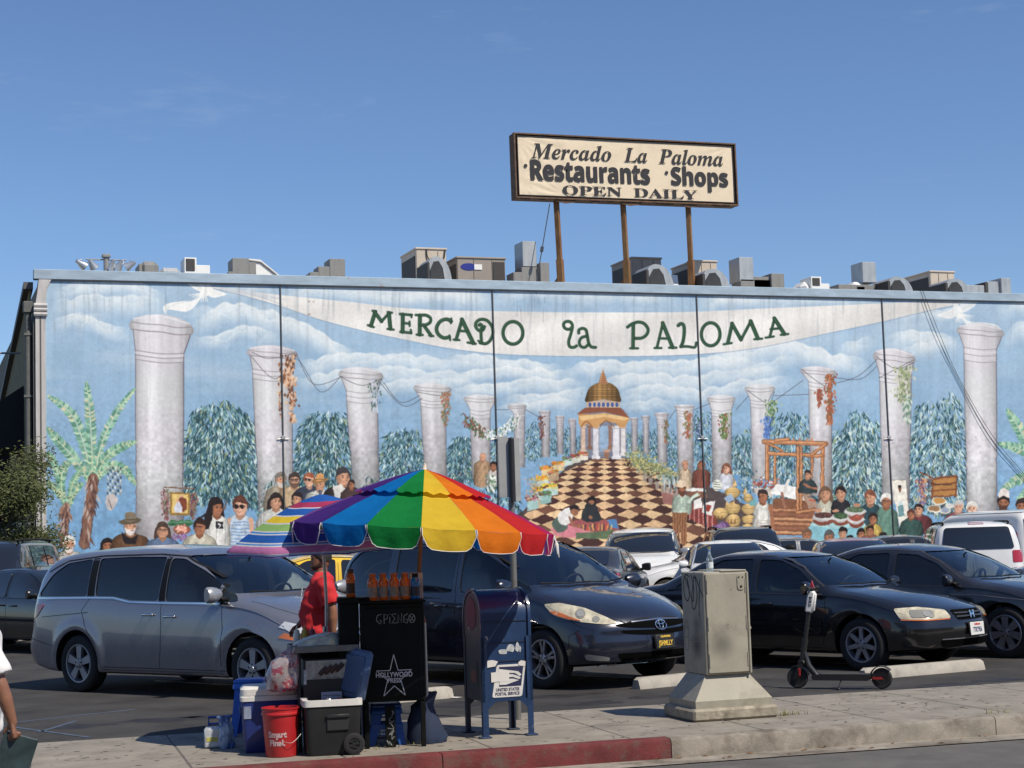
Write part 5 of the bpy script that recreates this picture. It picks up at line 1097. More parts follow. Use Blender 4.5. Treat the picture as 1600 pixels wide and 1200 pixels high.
    if detail > 1:
        sx, sy, zs = sp['seat']
        for s in (-1, 1):
            m1 = MB(); m1.box((sx+.05, s*sy, zs+.08), (.52, .50, .18), .06); T = Matrix.Translation((sx-.24, s*sy, zs+.14)) @ Matrix.Rotation(R(-14), 4, 'Y')
            m1.box((0, 0, .28), (.15, .48, .60), .06, T=T); m1.box((.01, 0, .70), (.10, .27, .19), .045, T=T); m1.tube([T @ Vector((0, .06*k, .55)) for k in (-1,)]+[T @ Vector((0, -.06, .64))], .008, 5)
            m1.build('front_seat', sp.get('seatm', inter), root, 45)
        m1 = MB(); xr_ = sx-sp.get('rowdx', .85); m1.box((xr_+.1, 0, zs+.08), (.5, 1.25, .18), .06); T = Matrix.Translation((xr_-.2, 0, zs+.12)) @ Matrix.Rotation(R(-18), 4, 'Y')
        m1.box((0, 0, .28), (.14, 1.25, .56), .06, T=T)
        for s in (-1, 1): m1.box((.0, s*.38, .64), (.10, .25, .15), .045, T=T)
        m1.build('rear_bench', sp.get('seatm', inter), root, 45)
        dx, dz = sp['dash']; m1 = MB(); m1.prism([(dx-.35, dz-.42), (dx-.38, dz-.10), (dx-.30, dz-.02), (dx-.05, dz), (dx+.35, dz-.05), (dx+.35, dz-.42)], -.70*sp['W'], .70*sp['W'], 'y'); m1.build('dashboard', interg, root, 40)
        m1 = MB(); T = Matrix.Translation((dx-.50, sy, dz-.03)) @ Matrix.Rotation(R(-66), 4, 'Y')
        m1.tube([T @ Vector((.185*math.cos(a), .185*math.sin(a), 0)) for a in [2*math.pi*k/28 for k in range(29)]], .015, 8, cap=False); m1.tube([T @ Vector((-.18, 0, 0)), T @ Vector((.18, 0, 0))], .02, 6); m1.tube([T @ Vector((0, -.18, 0)), T @ Vector((0, .18, 0))], .02, 6); m1.lathe([(0, .02), (.06, .015), (.07, -.02), (.03, -.2)], 14, T=T)
        m1.build('steering_wheel', blk, root, 45)
        h, nn = sk.hit(0, ws_poly[2][1]-.09, '+x')
        if h: m1 = MB(); m1.box((h.x-.14, 0, h.z-.01), (.03, .25, .07), .012); m1.tube([(h.x-.13, 0, h.z), (h.x-.06, 0, h.z+.06)], .01, 6); m1.build('rear_view_mirror', blk, root, 45)
    return root, sk
def place(sp, x_c, y_c, rz, wheel=0, side=-1):
    """root location so that the given wheel's outer contact sits at (x_c, y_c)"""
    p = Vector((sp['xw'][wheel], side*(sp['W']-.06), 0)); p.rotate(Euler((0, 0, rz))); return (x_c-p.x, y_c-p.y, lot_z(y_c))
g_side = glass('tinted_glass', (.70, .80, .78), .06, ior=1.75); g_dark = glass('privacy_glass', (.22, .24, .25), .5, ior=1.7); g_ws = glass('windscreen_glass', (.86, .94, .94), .03, ior=1.95); g_blk = mat('dark_window', (.012, .014, .017), .04, coat=1)
def emblem_ring(b, T, r1, r2, tk): b.tube([T @ Vector((r1*math.cos(a), r2*math.sin(a), 0)) for a in [2*math.pi*k/24 for k in range(25)]], tk, 6, cap=False)
# -- pale grey minivan
MV = dict(W=.985, sill=.23, rt=.345, rr=.235, xw=(1.5, -1.5), gap=.05, spk=(5, 'wide'), rimm=alloyg, tumble=.21, crown=.075, bowf=.34, bowr=.20, pf=.08,
  top=[(2.57, .70), (2.52, .79), (2.33, .91), (1.95, 1.01), (1.55, 1.085), (1.28, 1.135), (.95, 1.33), (.6, 1.51), (.28, 1.635), (-.1, 1.71), (-.8, 1.745), (-1.5, 1.735), (-2.0, 1.695), (-2.3, 1.63), (-2.47, 1.50), (-2.60, 1.22), (-2.67, .98), (-2.69, .8)],
  belt=[(2.57, .66), (2.15, .85), (1.6, .98), (1.2, 1.03), (.3, 1.05), (-.5, 1.075), (-1.2, 1.115), (-1.9, 1.115), (-2.5, 1.09), (-2.69, .8)],
  win=[('quarter_glass', [(1.22, 1.075), (.93, 1.075), (.93, 1.26)], g_side), ('front_window', [(.88, 1.075), (.06, 1.085), (.03, 1.585), (.22, 1.57), (.55, 1.44), (.88, 1.275)], g_dark), ('side_window', [(-.07, 1.09), (-.55, 1.10), (-.85, 1.145), (-1.20, 1.15), (-1.24, 1.60), (-.7, 1.61), (-.06, 1.60)], g_dark), ('rear_quarter_window', [(-1.36, 1.15), (-2.30, 1.15), (-2.32, 1.19), (-2.10, 1.42), (-1.85, 1.55), (-1.38, 1.60)], g_dark)],
  ws=[(-.82, 1.165), (.82, 1.165), (.69, 1.61), (-.69, 1.61)], wsx=-.2, rw=[(-.66, 1.16), (.66, 1.16), (.58, 1.58), (-.58, 1.58)], rwx=-1.9, wsg=g_ws, rwg=g_dark, cav=(-2.5, 1.35), seat=(.05, .38, .60), dash=(1.1, 1.10), rowdx=1.0, seatm=interg,
  seams=[[(.0, 1.06), (.03, .8), (.02, .55), (-.02, .33)], [(1.02, 1.04), (1.06, .80), (1.03, .36)], [(-1.30, 1.12), (-1.42, .98), (-1.33, .80), (-1.15, .60), (-1.08, .36)], [(-1.30, .96), (-2.2, .90)], [(1.1, .315), (-1.05, .315)], [(-1.95, .55), (-2.35, .62), (-2.6, .64)], [(-.02, 1.06), (-.06, 1.66)], [(-1.28, 1.12), (-1.30, 1.65)]],
  hood=[[(1.35, -.80), (1.75, -.80), (2.1, -.72), (2.38, -.55)], [(1.35, .80), (1.75, .80), (2.1, .72), (2.38, .55)], [(-.05, -.62), (-2.2, -.60)], [(-.05, .62), (-2.2, .60)]],
  mould=[('chrome_sill_moulding', [[(1.15, 1.058), (.06, 1.068), (-.56, 1.08), (-.86, 1.13), (-1.25, 1.133), (-2.42, 1.13)]], .016, chrome, .006), ('drip_rail', [[(.9, 1.30), (.55, 1.465), (.2, 1.598), (-.2, 1.63), (-1.2, 1.63), (-1.85, 1.58), (-2.2, 1.45)]], .012, blk, .004)],
  patches=[('pillar_trim', [(.05, 1.09), (-.06, 1.095), (-.05, 1.60), (.02, 1.59)], '-y', .003, blk, True), ('pillar_trim', [(-1.22, 1.155), (-1.35, 1.155), (-1.37, 1.60), (-1.25, 1.605)], '-y', .003, blk, True), ('pillar_trim', [(.93, 1.08), (.875, 1.08), (.875, 1.28), (.93, 1.265)], '-y', .003, blk, True),
     ('tail_lamp', corner_round([(-2.16, 1.055), (-2.32, .90), (-2.52, .85), (-2.64, .87), (-2.63, 1.06)], .04), '-y', .008, redl, True), ('headlamp', [(2.30, .69), (2.30, .78), (1.95, .86), (1.90, .80)], '-y', .008, lens_c, True), ('headlamp_front', corner_round([(-.90, .74), (-.92, .83), (-.62, .78), (-.58, .68)], .03), '+x', .008, lens_c, True), ('side_marker', [(1.98, .74), (1.90, .69), (2.15, .65), (2.18, .69)], '-y', .007, amber, True),
     ('grille', corner_round([(-.60, .62), (-.56, .76), (.56, .76), (.60, .62)], .03), '+x', .008, blk, False), ('lower_intake', corner_round([(-.66, .32), (-.60, .44), (.60, .44), (.66, .32)], .03), '+x', .006, blk, False), ('lower_trim', [(-.88, .40), (-.84, .47), (-.66, .40), (-.66, .33)], '+x', .01, chrome, True), ('grille_bar', [(-.62, .69), (-.60, .725), (.60, .725), (.62, .69)], '+x', .016, chrome, False), ('lower_black', [(1.05, .235), (1.05, .285), (-1.05, .285), (-1.05, .235)], '-y', .004, blk, True)],
  crease=[lambda x, z: .022*math.exp(-((math.hypot(x-1.5, z-.36)-.44)/.06)**2), lambda x, z: .022*math.exp(-((math.hypot(x+1.5, z-.36)-.44)/.06)**2)],
  mir=(1.0, 1.16, 1.1), mirm=mat('mirror_silver', (.34, .345, .36), .35, .45, coat=.6), handles=[(-.20, .935), (.18, .915)], hanm=chrome, wipers=[[(-.62, 1.165), (-.2, 1.155), (.1, 1.16)], [(.0, 1.16), (.45, 1.16), (.7, 1.18)]])
ody_m = paint('silver_grey_paint', (.20, .208, .245), .5, .28, amt=.10)
LZ = -.006
def solve_front(px0, py0, px1, wb):
    """ground points of the two near wheels when the second is seen in column px1"""
    p = onz(px0, py0, LZ); best = None
    for k in range(900, 1300):
        q = onz(px1, k*1.0, LZ); e = abs((q-p).length-wb)
        if q.y < p.y and (best is None or e < best[0]): best = (e, q)
    return p, best[1]
p, q = solve_front(126, 1082, 393, 2.98); rz = math.atan2((q-p).y, (q-p).x)
G1 = 'cars parked in the lot'
make_car(MV, 'minivan', 'silver grey minivan with dark side windows, shown from rear quarter beside the blue cooler', 'minivan', ody_m, place(MV, p.x, p.y, rz, 1), rz, G1)
# -- dark blue minivan with yellowed almond lamps
S2 = dict(MV); S2.update(W=.975, xw=(1.515, -1.515), spk=(5, 'twin'), rimm=alloy, rt=.335, rr=.225, bowf=.32, pf=.08, bz=.46, bumpf=.035,
  top=[(2.45, .71), (2.40, .79), (2.2, .90), (1.9, 1.0), (1.6, 1.07), (1.36, 1.125), (1.0, 1.34), (.65, 1.53), (.3, 1.66), (-.1, 1.73), (-.7, 1.76), (-1.5, 1.75), (-2.05, 1.71), (-2.35, 1.62), (-2.52, 1.42), (-2.60, 1.15), (-2.64, .95), (-2.66, .8)],
  belt=[(2.45, .66), (2.1, .83), (1.6, .97), (1.2, 1.02), (.3, 1.04), (-.6, 1.06), (-1.5, 1.08), (-2.5, 1.08), (-2.66, .8)],
  win=[('quarter_glass', [(1.30, 1.065), (1.0, 1.065), (1.0, 1.24)], g_side), ('front_window', [(.95, 1.065), (.08, 1.075), (.05, 1.60), (.25, 1.585), (.6, 1.44), (.95, 1.27)], g_side), ('side_window', [(-.06, 1.08), (-1.18, 1.09), (-1.22, 1.62), (-.05, 1.615)], g_dark), ('rear_quarter_window', [(-1.34, 1.10), (-2.36, 1.11), (-2.22, 1.45), (-2.02, 1.58), (-1.36, 1.615)], g_dark)],
  ws=[(-.83, 1.15), (.83, 1.15), (.69, 1.63), (-.69, 1.63)], cav=(-2.5, 1.42), dash=(1.15, 1.10), seat=(.08, .38, .60), seatm=inter,
  seams=[[(.02, 1.05), (.03, .8), (.0, .33)], [(1.08, 1.03), (1.10, .80), (1.04, .36)], [(-1.28, 1.07), (-1.36, .9), (-1.28, .70), (-1.12, .36)], [(-1.3, .93), (-2.4, .93)], [(1.1, .315), (-1.05, .315)], [(.0, 1.06), (-.02, 1.66)], [(2.05, .66), (1.93, .60), (1.93, .45)]],
  hood=[[(1.46, -.84), (1.85, -.83), (2.15, -.70), (2.36, -.45), (2.42, 0)], [(1.46, .84), (1.85, .83), (2.15, .70), (2.36, .45), (2.42, 0)]],
  mould=[('drip_rail', [[(.95, 1.31), (.6, 1.475), (.25, 1.62), (-.2, 1.65), (-1.3, 1.655), (-2.0, 1.62)]], .012, blk, .004), ('door_moulding', [[(.98, .60), (-1.0, .62)]], .035, blk, .006)],
  patches=[('headlamp', corner_round([(.44, .945), (.62, .955), (.90, .895), (1.14, .79), (1.27, .722), (1.12, .717), (.88, .745), (.66, .785), (.54, .83)], .03), 'd-', .008, lens_y, True), ('amber_indicator', corner_round([(.50, .868), (.60, .86), (.86, .758), (.70, .785), (.58, .822)], .015), 'd-', .018, amber, True), ('lamp_bezel', [(.85+.058*math.cos(a), .835+.050*math.sin(a)) for a in [k*math.pi/7 for k in range(14)]], 'd-', .011, mat('lamp_bezel', (.32, .31, .26), .15, .3, coat=1), True), ('lamp_reflector', [(.85+.040*math.cos(a), .835+.034*math.sin(a)) for a in [k*math.pi/7 for k in range(14)]], 'd-', .014, mat('lamp_bowl', (.52, .50, .43), .08, .5, coat=1), True), ('lamp_bezel', [(1.02+.045*math.cos(a), .772+.032*math.sin(a)) for a in [k*math.pi/7 for k in range(14)]], 'd-', .011, mat('lamp_bezel', (.32, .31, .26), .15, .3, coat=1), True),
     ('upper_grille', smooth2([(-.54, .715), (0, .735), (.54, .715), (.46, .675), (0, .655), (-.46, .675)]), '+x', .005, grb, False), ('lower_grille', smooth2([(-.50, .645), (0, .635), (.50, .645), (.42, .60), (0, .578), (-.42, .60)]), '+x', .005, grb, False), ('hood_lip_trim', [(-.38, .726), (0, .742), (.38, .726), (.38, .737), (0, .755), (-.38, .737)], '+x', .009, mat('soft_chrome', (.42, .43, .46), .2, .9), False),
     ('lower_intake', corner_round([(-.60, .40), (.60, .40), (.50, .27), (-.50, .27)], .04), '+x', .005, grb, False), ('intake_trim', [(-.50, .262), (.50, .262), (.52, .247), (-.52, .247)], '+x', .009, mat('soft_chrome', (.42, .43, .46), .2, .9), False), ('fog_lamp', corner_round([(-.86, .40), (-.66, .36), (-.66, .32), (-.84, .335)], .02), '+x', .006, mat('fog_glass', (.28, .29, .29), .1, .5, coat=1), True), ('tail_lamp', [(-2.40, 1.35), (-2.36, .95), (-2.55, .95), (-2.52, 1.35)], '-y', .008, redl, True)],
  crease=[lambda x, z: .022*math.exp(-((math.hypot(x-1.515, z-.35)-.42)/.06)**2), lambda x, z: .022*math.exp(-((math.hypot(x+1.515, z-.35)-.42)/.06)**2), lambda x, z: .012*math.exp(-((z-.93)/.03)**2)*sstep((1.2-x)/.5)],
  mir=(1.03, 1.14, 1.1), handles=[(-.22, .915), (.20, .905)], wipers=[[(-.66, 1.155), (-.3, 1.14), (.05, 1.15)], [(-.05, 1.145), (.35, 1.135), (.72, 1.165)]])
for k_ in ('mirm', 'hanm'): S2.pop(k_, None)
si_m = paint('midnight_blue_paint', (.016, .020, .036), .3, .26, amt=.05)
HC = R(-62.5)
e = onz(852, 1077, LZ)
si, ssk = make_car(S2, 'minivan', 'dark blue minivan with hazy almond headlamps behind the blue mailbox', 'minivan', si_m, place(S2, e.x, e.y, R(-68)), R(-68), G1)
def on_front(sk, y, z, off): h, n = sk.hit(y, z, '+x'); return h, n
h, n = ssk.hit(0, .685, '+x'); T = frame(h+Vector((.012, 0, 0)), (0, 1, 0), (-.35, 0, 1))
b = MB(); emblem_ring(b, T, .085, .058, .008); emblem_ring(b, T @ Matrix.Translation((0, .004, .002)), .03, .052, .006); emblem_ring(b, T @ Matrix.Translation((0, .03, .003)), .062, .024, .006); b.build('emblem', chrome, si, 50)
def plate(root, sk, y, z, back, ink, lines, rimc=blk):
    h, n = sk.hit(y, z, '+x'); T = frame(h+Vector((.03, 0, 0)), (0, 1, 0), (-.05, 0, 1))
    b = MB(); b.box((0, 0, -.012), (.325, .172, .02), .008, T=T); pf = b.build('plate_frame', rimc, root, 40)
    b = MB(); b.box((0, 0, .001), (.300, .150, .008), .003, T=T); po = b.build('number_plate', back, root, 40)
    for s_, size, dy, dx, sx, m_ in lines: text(s_, size, m_, po, T @ Matrix.Translation((dx, dy, .0065)), 'plate_lettering', .001, .0015, sx=sx)
    return po
plate(si, ssk, .0, .50, plate_k, plate_y, [('JSHMLLY', .080, -.018, 0, .72, plate_y), ('CALIFORNIA', .028, .056, 0, 1.0, plate_y)])
# -- black sedan
SD = dict(W=.885, sill=.20, rt=.315, rr=.215, xw=(1.36, -1.355), gap=.045, spk=(7, 'one'), rimm=alloyg, tumble=.30, crown=.06, bowf=.26, bowr=.16, pf=.09, bz=.47, bumpf=.055, bumpr=.06, wt=.12,
  top=[(2.30, .67), (2.27, .705), (2.1, .76), (1.7, .865), (1.3, .935), (1.0, .985), (.65, 1.175), (.3, 1.325), (-.02, 1.405), (-.4, 1.44), (-.8, 1.435), (-1.15, 1.36), (-1.5, 1.20), (-1.85, 1.05), (-2.2, 1.015), (-2.42, .975), (-2.48, .88), (-2.5, .78)],
  belt=[(2.30, .62), (2.0, .725), (1.5, .83), (1.0, .885), (.3, .905), (-.6, .925), (-1.4, .945), (-2.2, .94), (-2.5, .76)],
  win=[('front_window', [(.80, .915), (-.17, .93), (-.20, 1.335), (.10, 1.315), (.42, 1.19)], g_side), ('rear_side_window', [(-.29, .935), (-1.08, .955), (-1.10, 1.05), (-.95, 1.26), (-.80, 1.335), (-.30, 1.345)], g_dark), ('rear_quarter_window', [(-1.15, .96), (-1.50, .975), (-1.30, 1.12), (-1.13, 1.19)], g_dark)],
  ws=[(-.73, 1.0), (.73, 1.0), (.60, 1.355), (-.60, 1.355)], wsx=-.3, rw=[(-.58, 1.08), (.58, 1.08), (.52, 1.34), (-.52, 1.34)], rwx=-.9, wsg=g_ws, rwg=g_side, cav=(-1.72, 1.08), seat=(-.12, .36, .42), dash=(.88, .95), rowdx=.80, seatm=inter,
  seams=[[(-.23, .90), (-.22, .6), (-.24, .30)], [(.86, .88), (.90, .62), (.84, .30)], [(-1.12, .93), (-1.02, .75), (-.90, .5), (-.88, .30)], [(.85, .265), (-.9, .265)], [(-.24, .92), (-.26, 1.40)]],
  hood=[[(1.12, -.72), (1.6, -.70), (2.0, -.60), (2.2, -.50)], [(1.12, .72), (1.6, .70), (2.0, .60), (2.2, .50)], [(-1.95, -.62), (-2.35, -.60)], [(-1.95, .62), (-2.35, .60)]],
  mould=[('door_moulding', [[(.84, .545), (-.9, .56)]], .045, blk, .008), ('window_sill_moulding', [[(.82, .902), (-.25, .918), (-1.5, .957)]], .014, mat('dull_trim', (.05, .05, .055), .3, .3), .005), ('drip_rail', [[(.80, .99), (.42, 1.23), (.1, 1.36), (-.3, 1.385), (-.8, 1.37), (-1.15, 1.28), (-1.5, 1.06)]], .012, mat('dull_trim', (.05, .05, .055), .3, .3), .004)],
  patches=[('headlamp', corner_round([(.70, .735), (.98, .745), (1.30, .705), (1.36, .615), (1.05, .605), (.76, .615)], .03), 'd-', .007, lens_y, True), ('lamp_bezel', corner_round([(.86, .715), (1.14, .705), (1.16, .63), (.88, .63)], .03), 'd-', .010, mat('lamp_bezel', (.32, .31, .26), .15, .3, coat=1), True), ('lamp_reflector', [(1.06+.045*math.cos(a), .668+.030*math.sin(a)) for a in [k*math.pi/7 for k in range(14)]], 'd-', .014, mat('lamp_bowl', (.52, .50, .43), .08, .5, coat=1), True), ('amber_indicator', [(.76, .613), (1.05, .604), (1.34, .610), (1.34, .600), (1.05, .592), (.77, .60)], 'd-', .010, amber, True),
     ('grille', corner_round([(-.30, .70), (.30, .70), (.26, .585), (-.26, .585)], .03), '+x', .006, grb, False), ('grille_bar', [(-.29, .665), (.29, .665), (.29, .650), (-.29, .650)], '+x', .018, mat('dull_trim', (.05, .05, .055), .3, .3), False), ('grille_bar', [(-.28, .628), (.28, .628), (.28, .613), (-.28, .613)], '+x', .018, mat('dull_trim', (.05, .05, .055), .3, .3), False), ('lower_intake', corner_round([(-.52, .36), (.52, .36), (.48, .28), (-.48, .28)], .03), '+x', .005, grb, False), ('intake_trim', [(-.50, .375), (.50, .375), (.50, .367), (-.50, .367)], '+x', .006, alloyg, False),
     ('tail_lamp', corner_round([(.80, .93), (1.15, .93), (1.18, .78), (.82, .78)], .03), 'e-', .007, redl, True), ('number_plate', [(-.16, .62), (.16, .62), (.16, .76), (-.16, .76)], '-x', .008, plate_w, False)],
  crease=[lambda x, z: .016*math.exp(-((math.hypot(x-1.36, z-.33)-.40)/.05)**2), lambda x, z: .016*math.exp(-((math.hypot(x+1.355, z-.33)-.40)/.05)**2), lambda x, z: .01*math.exp(-((z-.76)/.03)**2)*sstep((1.0-x)/.5)],
  mir=(.70, .985, .95), handles=[(-.38, .80), (.0, .79)], wipers=[[(-.56, 1.005), (-.2, .99), (.1, 1.0)], [(.0, .995), (.35, .99), (.62, 1.01)]])
bk_m = paint('black_paint', (.0075, .0075, .009), .1, .24, amt=.05); e = onz(1350, 1049, LZ)
ac, ask = make_car(SD, 'sedan', 'black sedan with yellowed lamps and seven spoke wheels behind the electric scooter', 'sedan', bk_m, place(SD, e.x, e.y, R(-65.5)), R(-65.5), G1)
plate(ac, ask, .02, .475, plate_w, plate_ink, [('7TRT956', .082, -.016, 0, .62, plate_ink), ('California', .034, .05, 0, 1.0, mat('plate_red', (.5, .06, .05), .6))])
h, n = ask.hit(0, .645, '+x'); T = frame(h+Vector((.024, 0, 0)), (0, 1, 0), (-.2, 0, 1)); b = MB()
for q in ([(-.05, .045), (-.028, .045), (-.02, .008), (-.02, -.008), (-.028, -.045), (-.042, -.045)], [(.05, .045), (.028, .045), (.02, .008), (.02, -.008), (.028, -.045), (.042, -.045)], [(-.024, .009), (.024, .009), (.024, -.009), (-.024, -.009)]): b.prism(q, 0, .012, T=T)
b.build('emblem', chrome, ac, 30)
# -- second dark sedan, bulkier
S4 = dict(SD); S4.update(W=.90, spk=(7, 'wide'), rimm=alloy, xw=(1.40, -1.36), rt=.325, rr=.225)
S4['mould'] = [('side_pinstripe', [[(2.0, .70), (1.0, .80), (-2.2, .84)]], .010, mat('pinstripe', (.10, .10, .12), .4), .003), SD['mould'][1], SD['mould'][2]]
S4['top'] = [(x*1.02, z*1.012) for x, z in SD['top']]; e = onz(1575, 1029, LZ)
gp_m = paint('graphite_paint', (.018, .019, .025), .25, .30, amt=.12)
S4['win'] = [(SD['win'][0][0], SD['win'][0][1], g_dark)]+SD['win'][1:]
make_car(S4, 'sedan', 'dusty graphite sedan with bright alloy wheels, right of the black sedan', 'sedan', gp_m, place(S4, e.x, e.y, R(-64)), R(-64), G1)
# ---------------------------------------------------------------- the rows behind
def depth_at(px, Z):
    d = ray(px, 841-(px-800)*.031); d = Vector((d.x, d.y, 0)); k = Z/(d.dot(Vector((math.sin(YAW), math.cos(YAW), 0)))); return d*k
def at_local(px, Z, rz, lx, ly=0):
    """root location putting the car's own point (lx, ly) at that column and distance"""
    o = depth_at(px, Z); q = Vector((lx, ly, 0)); q.rotate(Euler((0, 0, rz))); p = o-q; return (p.x, p.y, lot_z(p.y))
def plainwin(sp):
    d = dict(sp); d['win'] = [(n_, pl, g_blk) for n_, pl, _ in sp['win']]; d['wsg'] = g_blk; d['rwg'] = g_blk; d['hood'] = []; return d
def far_car(sp, name, label, cat, m_, px, Z, rz, lx=0, ly=0, d=1, extra=None):
    return make_car(plainwin(sp) if d == 1 else sp, name, label, cat, m_, at_local(px, Z, R(rz), lx, ly), R(rz), G1, d)
SU = dict(SD); SU.update(W=.93, sill=.32, rt=.36, rr=.21, xw=(1.45, -1.45), tumble=.20, crown=.05, bowf=.16, bowr=.08, pf=.05, rimm=alloyg,
  top=[(2.35, .82), (2.32, .95), (2.1, 1.08), (1.6, 1.14), (1.15, 1.18), (.85, 1.40), (.5, 1.62), (.2, 1.70), (-.5, 1.73), (-1.4, 1.73), (-2.05, 1.70), (-2.22, 1.62), (-2.33, 1.25), (-2.38, 1.0), (-2.40, .85)],
  belt=[(2.35, .78), (2.0, 1.0), (1.2, 1.07), (0, 1.09), (-2.2, 1.10), (-2.4, .83)],
  win=[('front_window', [(.88, 1.10), (.06, 1.11), (.04, 1.60), (.38, 1.59), (.70, 1.42)], g_blk), ('rear_side_window', [(-.05, 1.11), (-.95, 1.12), (-.92, 1.60), (-.04, 1.61)], g_blk), ('cargo_window', [(-1.05, 1.12), (-2.08, 1.13), (-1.98, 1.60), (-1.03, 1.60)], g_blk)],
  ws=[(-.78, 1.20), (.78, 1.20), (.70, 1.64), (-.70, 1.64)], rw=[(-.70, 1.16), (.70, 1.16), (.62, 1.60), (-.62, 1.60)],
  seams=[[(.0, 1.08), (.0, .42)], [(.98, 1.06), (1.0, .45)], [(-1.0, 1.10), (-1.02, .8), (-.92, .45)]], mould=[('door_moulding', [[(.95, .70), (-.95, .70)]], .05, blk, .008)],
  patches=[('headlamp', corner_round([(-.86, .98), (-.52, .98), (-.50, .84), (-.86, .84)], .03), '+x', .008, lens_c, True), ('grille', corner_round([(-.45, .99), (.45, .99), (.42, .82), (-.42, .82)], .03), '+x', .008, grb, False), ('bumper', corner_round([(-.90, .62), (.90, .62), (.88, .44), (-.88, .44)], .04), '+x', .03, blk, False), ('tail_lamp', corner_round([(-.86, 1.10), (-.66, 1.10), (-.66, .86), (-.86, .86)], .03), '-x', .01, redl, True), ('rear_bumper', corner_round([(-.90, .60), (.90, .60), (.88, .44), (-.88, .44)], .04), '-x', .03, blk, False), ('high_brake_lamp', corner_round([(-.15, 1.67), (.15, 1.67), (.15, 1.63), (-.15, 1.63)], .01), '-x', .008, redl, False), ('number_plate', [(-.16, .72), (.16, .72), (.16, .86), (-.16, .86)], '-x', .008, plate_w, False)],
  crease=None, mir=(.80, 1.17, 1.1), mirm=blk, handles=[(-.30, .98), (.16, .98)], wipers=[])
def rails(root, x0, x1, y, z, m_=None):
    for s in (-1, 1): b = MB(); b.tube(bez([(x0, s*y, z-.03), (x0-.12, s*y, z+.025), (x1+.12, s*y, z+.03), (x1, s*y, z-.02)], 5), .022, 8); b.tube([(0, s*y, z-.03), (0, s*y, z+.05)], .02, 6); b.build('roof_rail', blk, root, 50)
wh = paint('white_paint', (.70, .70, .69), 0, .3, amt=.08); nv = paint('dark_navy_paint', (.020, .025, .038), .3, .3); bg_ = paint('charcoal_paint', (.05, .052, .056), .4, .32); sv = paint('warm_silver_paint', (.36, .36, .34), .6, .3); mr = paint('maroon_paint', (.20, .018, .032), .3, .28); ye = paint('taxi_yellow_paint', (.75, .48, .03), 0, .3)
def sc(sp, kx=1, kz=1, ky=1):
    d = dict(sp); F = lambda L: [(x*kx, z*kz) for x, z in L]
    d['top'] = F(sp['top']); d['belt'] = F(sp['belt']); d['win'] = [(n_, F(pl), g_) for n_, pl, g_ in sp['win']]; d['ws'] = [(y*ky, z*kz) for y, z in sp['ws']]; d['rw'] = [(y*ky, z*kz) for y, z in sp['rw']]; d['W'] = sp['W']*ky; d['xw'] = tuple(x*kx for x in sp['xw'])
    d['seams'] = [F(l) for l in sp['seams']]; d['mir'] = (sp['mir'][0]*kx, sp['mir'][1]*kz, sp['mir'][2]); d['handles'] = [(x*kx, z*kz) for x, z in sp['handles']]
    d['mould'] = [(n_, [F(l) for l in ls], w_, m_, o_) for n_, ls, w_, m_, o_ in sp['mould']]; d['crease'] = None; return d
r_, _k = far_car(sc(SU, 1.08, 1.10, 1.06), 'sport_utility', 'big dark sport utility with roof rails at the left edge by the tree', 'SUV', nv, 100, 34.5, -108, -2.5, .9); rails(r_, .3, -2.1, .70, 1.86)
far_car(sc(SD, 1, .99), 'sedan', 'black sedan at the left edge, behind the silver minivan', 'sedan', bk_m, 56, 27.5, -62, .75, -.9)
r_, _k = far_car(sc(MV, .98, 1.02), 'minivan', 'white minivan facing the street, just behind the charcoal sedan', 'minivan', wh, 996, 38.3, -117, 2.2, 0)
far_car(SD, 'sedan', 'charcoal sedan seen from behind, in front of the white minivan', 'sedan', bg_, 956, 31.0, 57, -2.42, -.8)
far_car(SD, 'sedan', 'white sedan side on, between the white minivan and the white hatchback', 'sedan', wh, 1118, 37.5, 168, 0, 0)
far_car(sc(SD, .95, 1.02), 'hatchback', 'white car facing the street, its roof just above the black sedan', 'hatchback', wh, 1142, 33.5, -112, 1.0, 0)
r_, _k = far_car(sc(SU, 1, 1.0), 'sport_utility', 'dark blue sport utility parked against the mural behind white cars', 'SUV', nv, 1168, 39.6, -112, 1.2, 0); rails(r_, .2, -2.0, .66, 1.685)
far_car(SD, 'sedan', 'warm silver sedan side on under the mural, right of the dark sport utility', 'sedan', sv, 1243, 41.0, -22, -.2, 0)
far_car(SD, 'sedan', 'maroon sedan with its roof showing above the two dark sedans', 'sedan', mr, 1335, 34.0, -116, .6, 0)
far_car(SD, 'sedan', 'charcoal car roof between the maroon sedan and the white van', 'sedan', bg_, 1392, 38.0, -24, -.6, 0)
far_car(sc(SD, 1, 1.02), 'taxi', 'yellow taxi glimpsed behind the man in the red shirt', 'taxi', ye, 552, 30.0, -16, 0, 0)
far_car(SD, 'sedan', 'glossy black sedan cut off by the right edge of the photo', 'sedan', bk_m, 1563, 25.0, -50, -2.2, -.7)
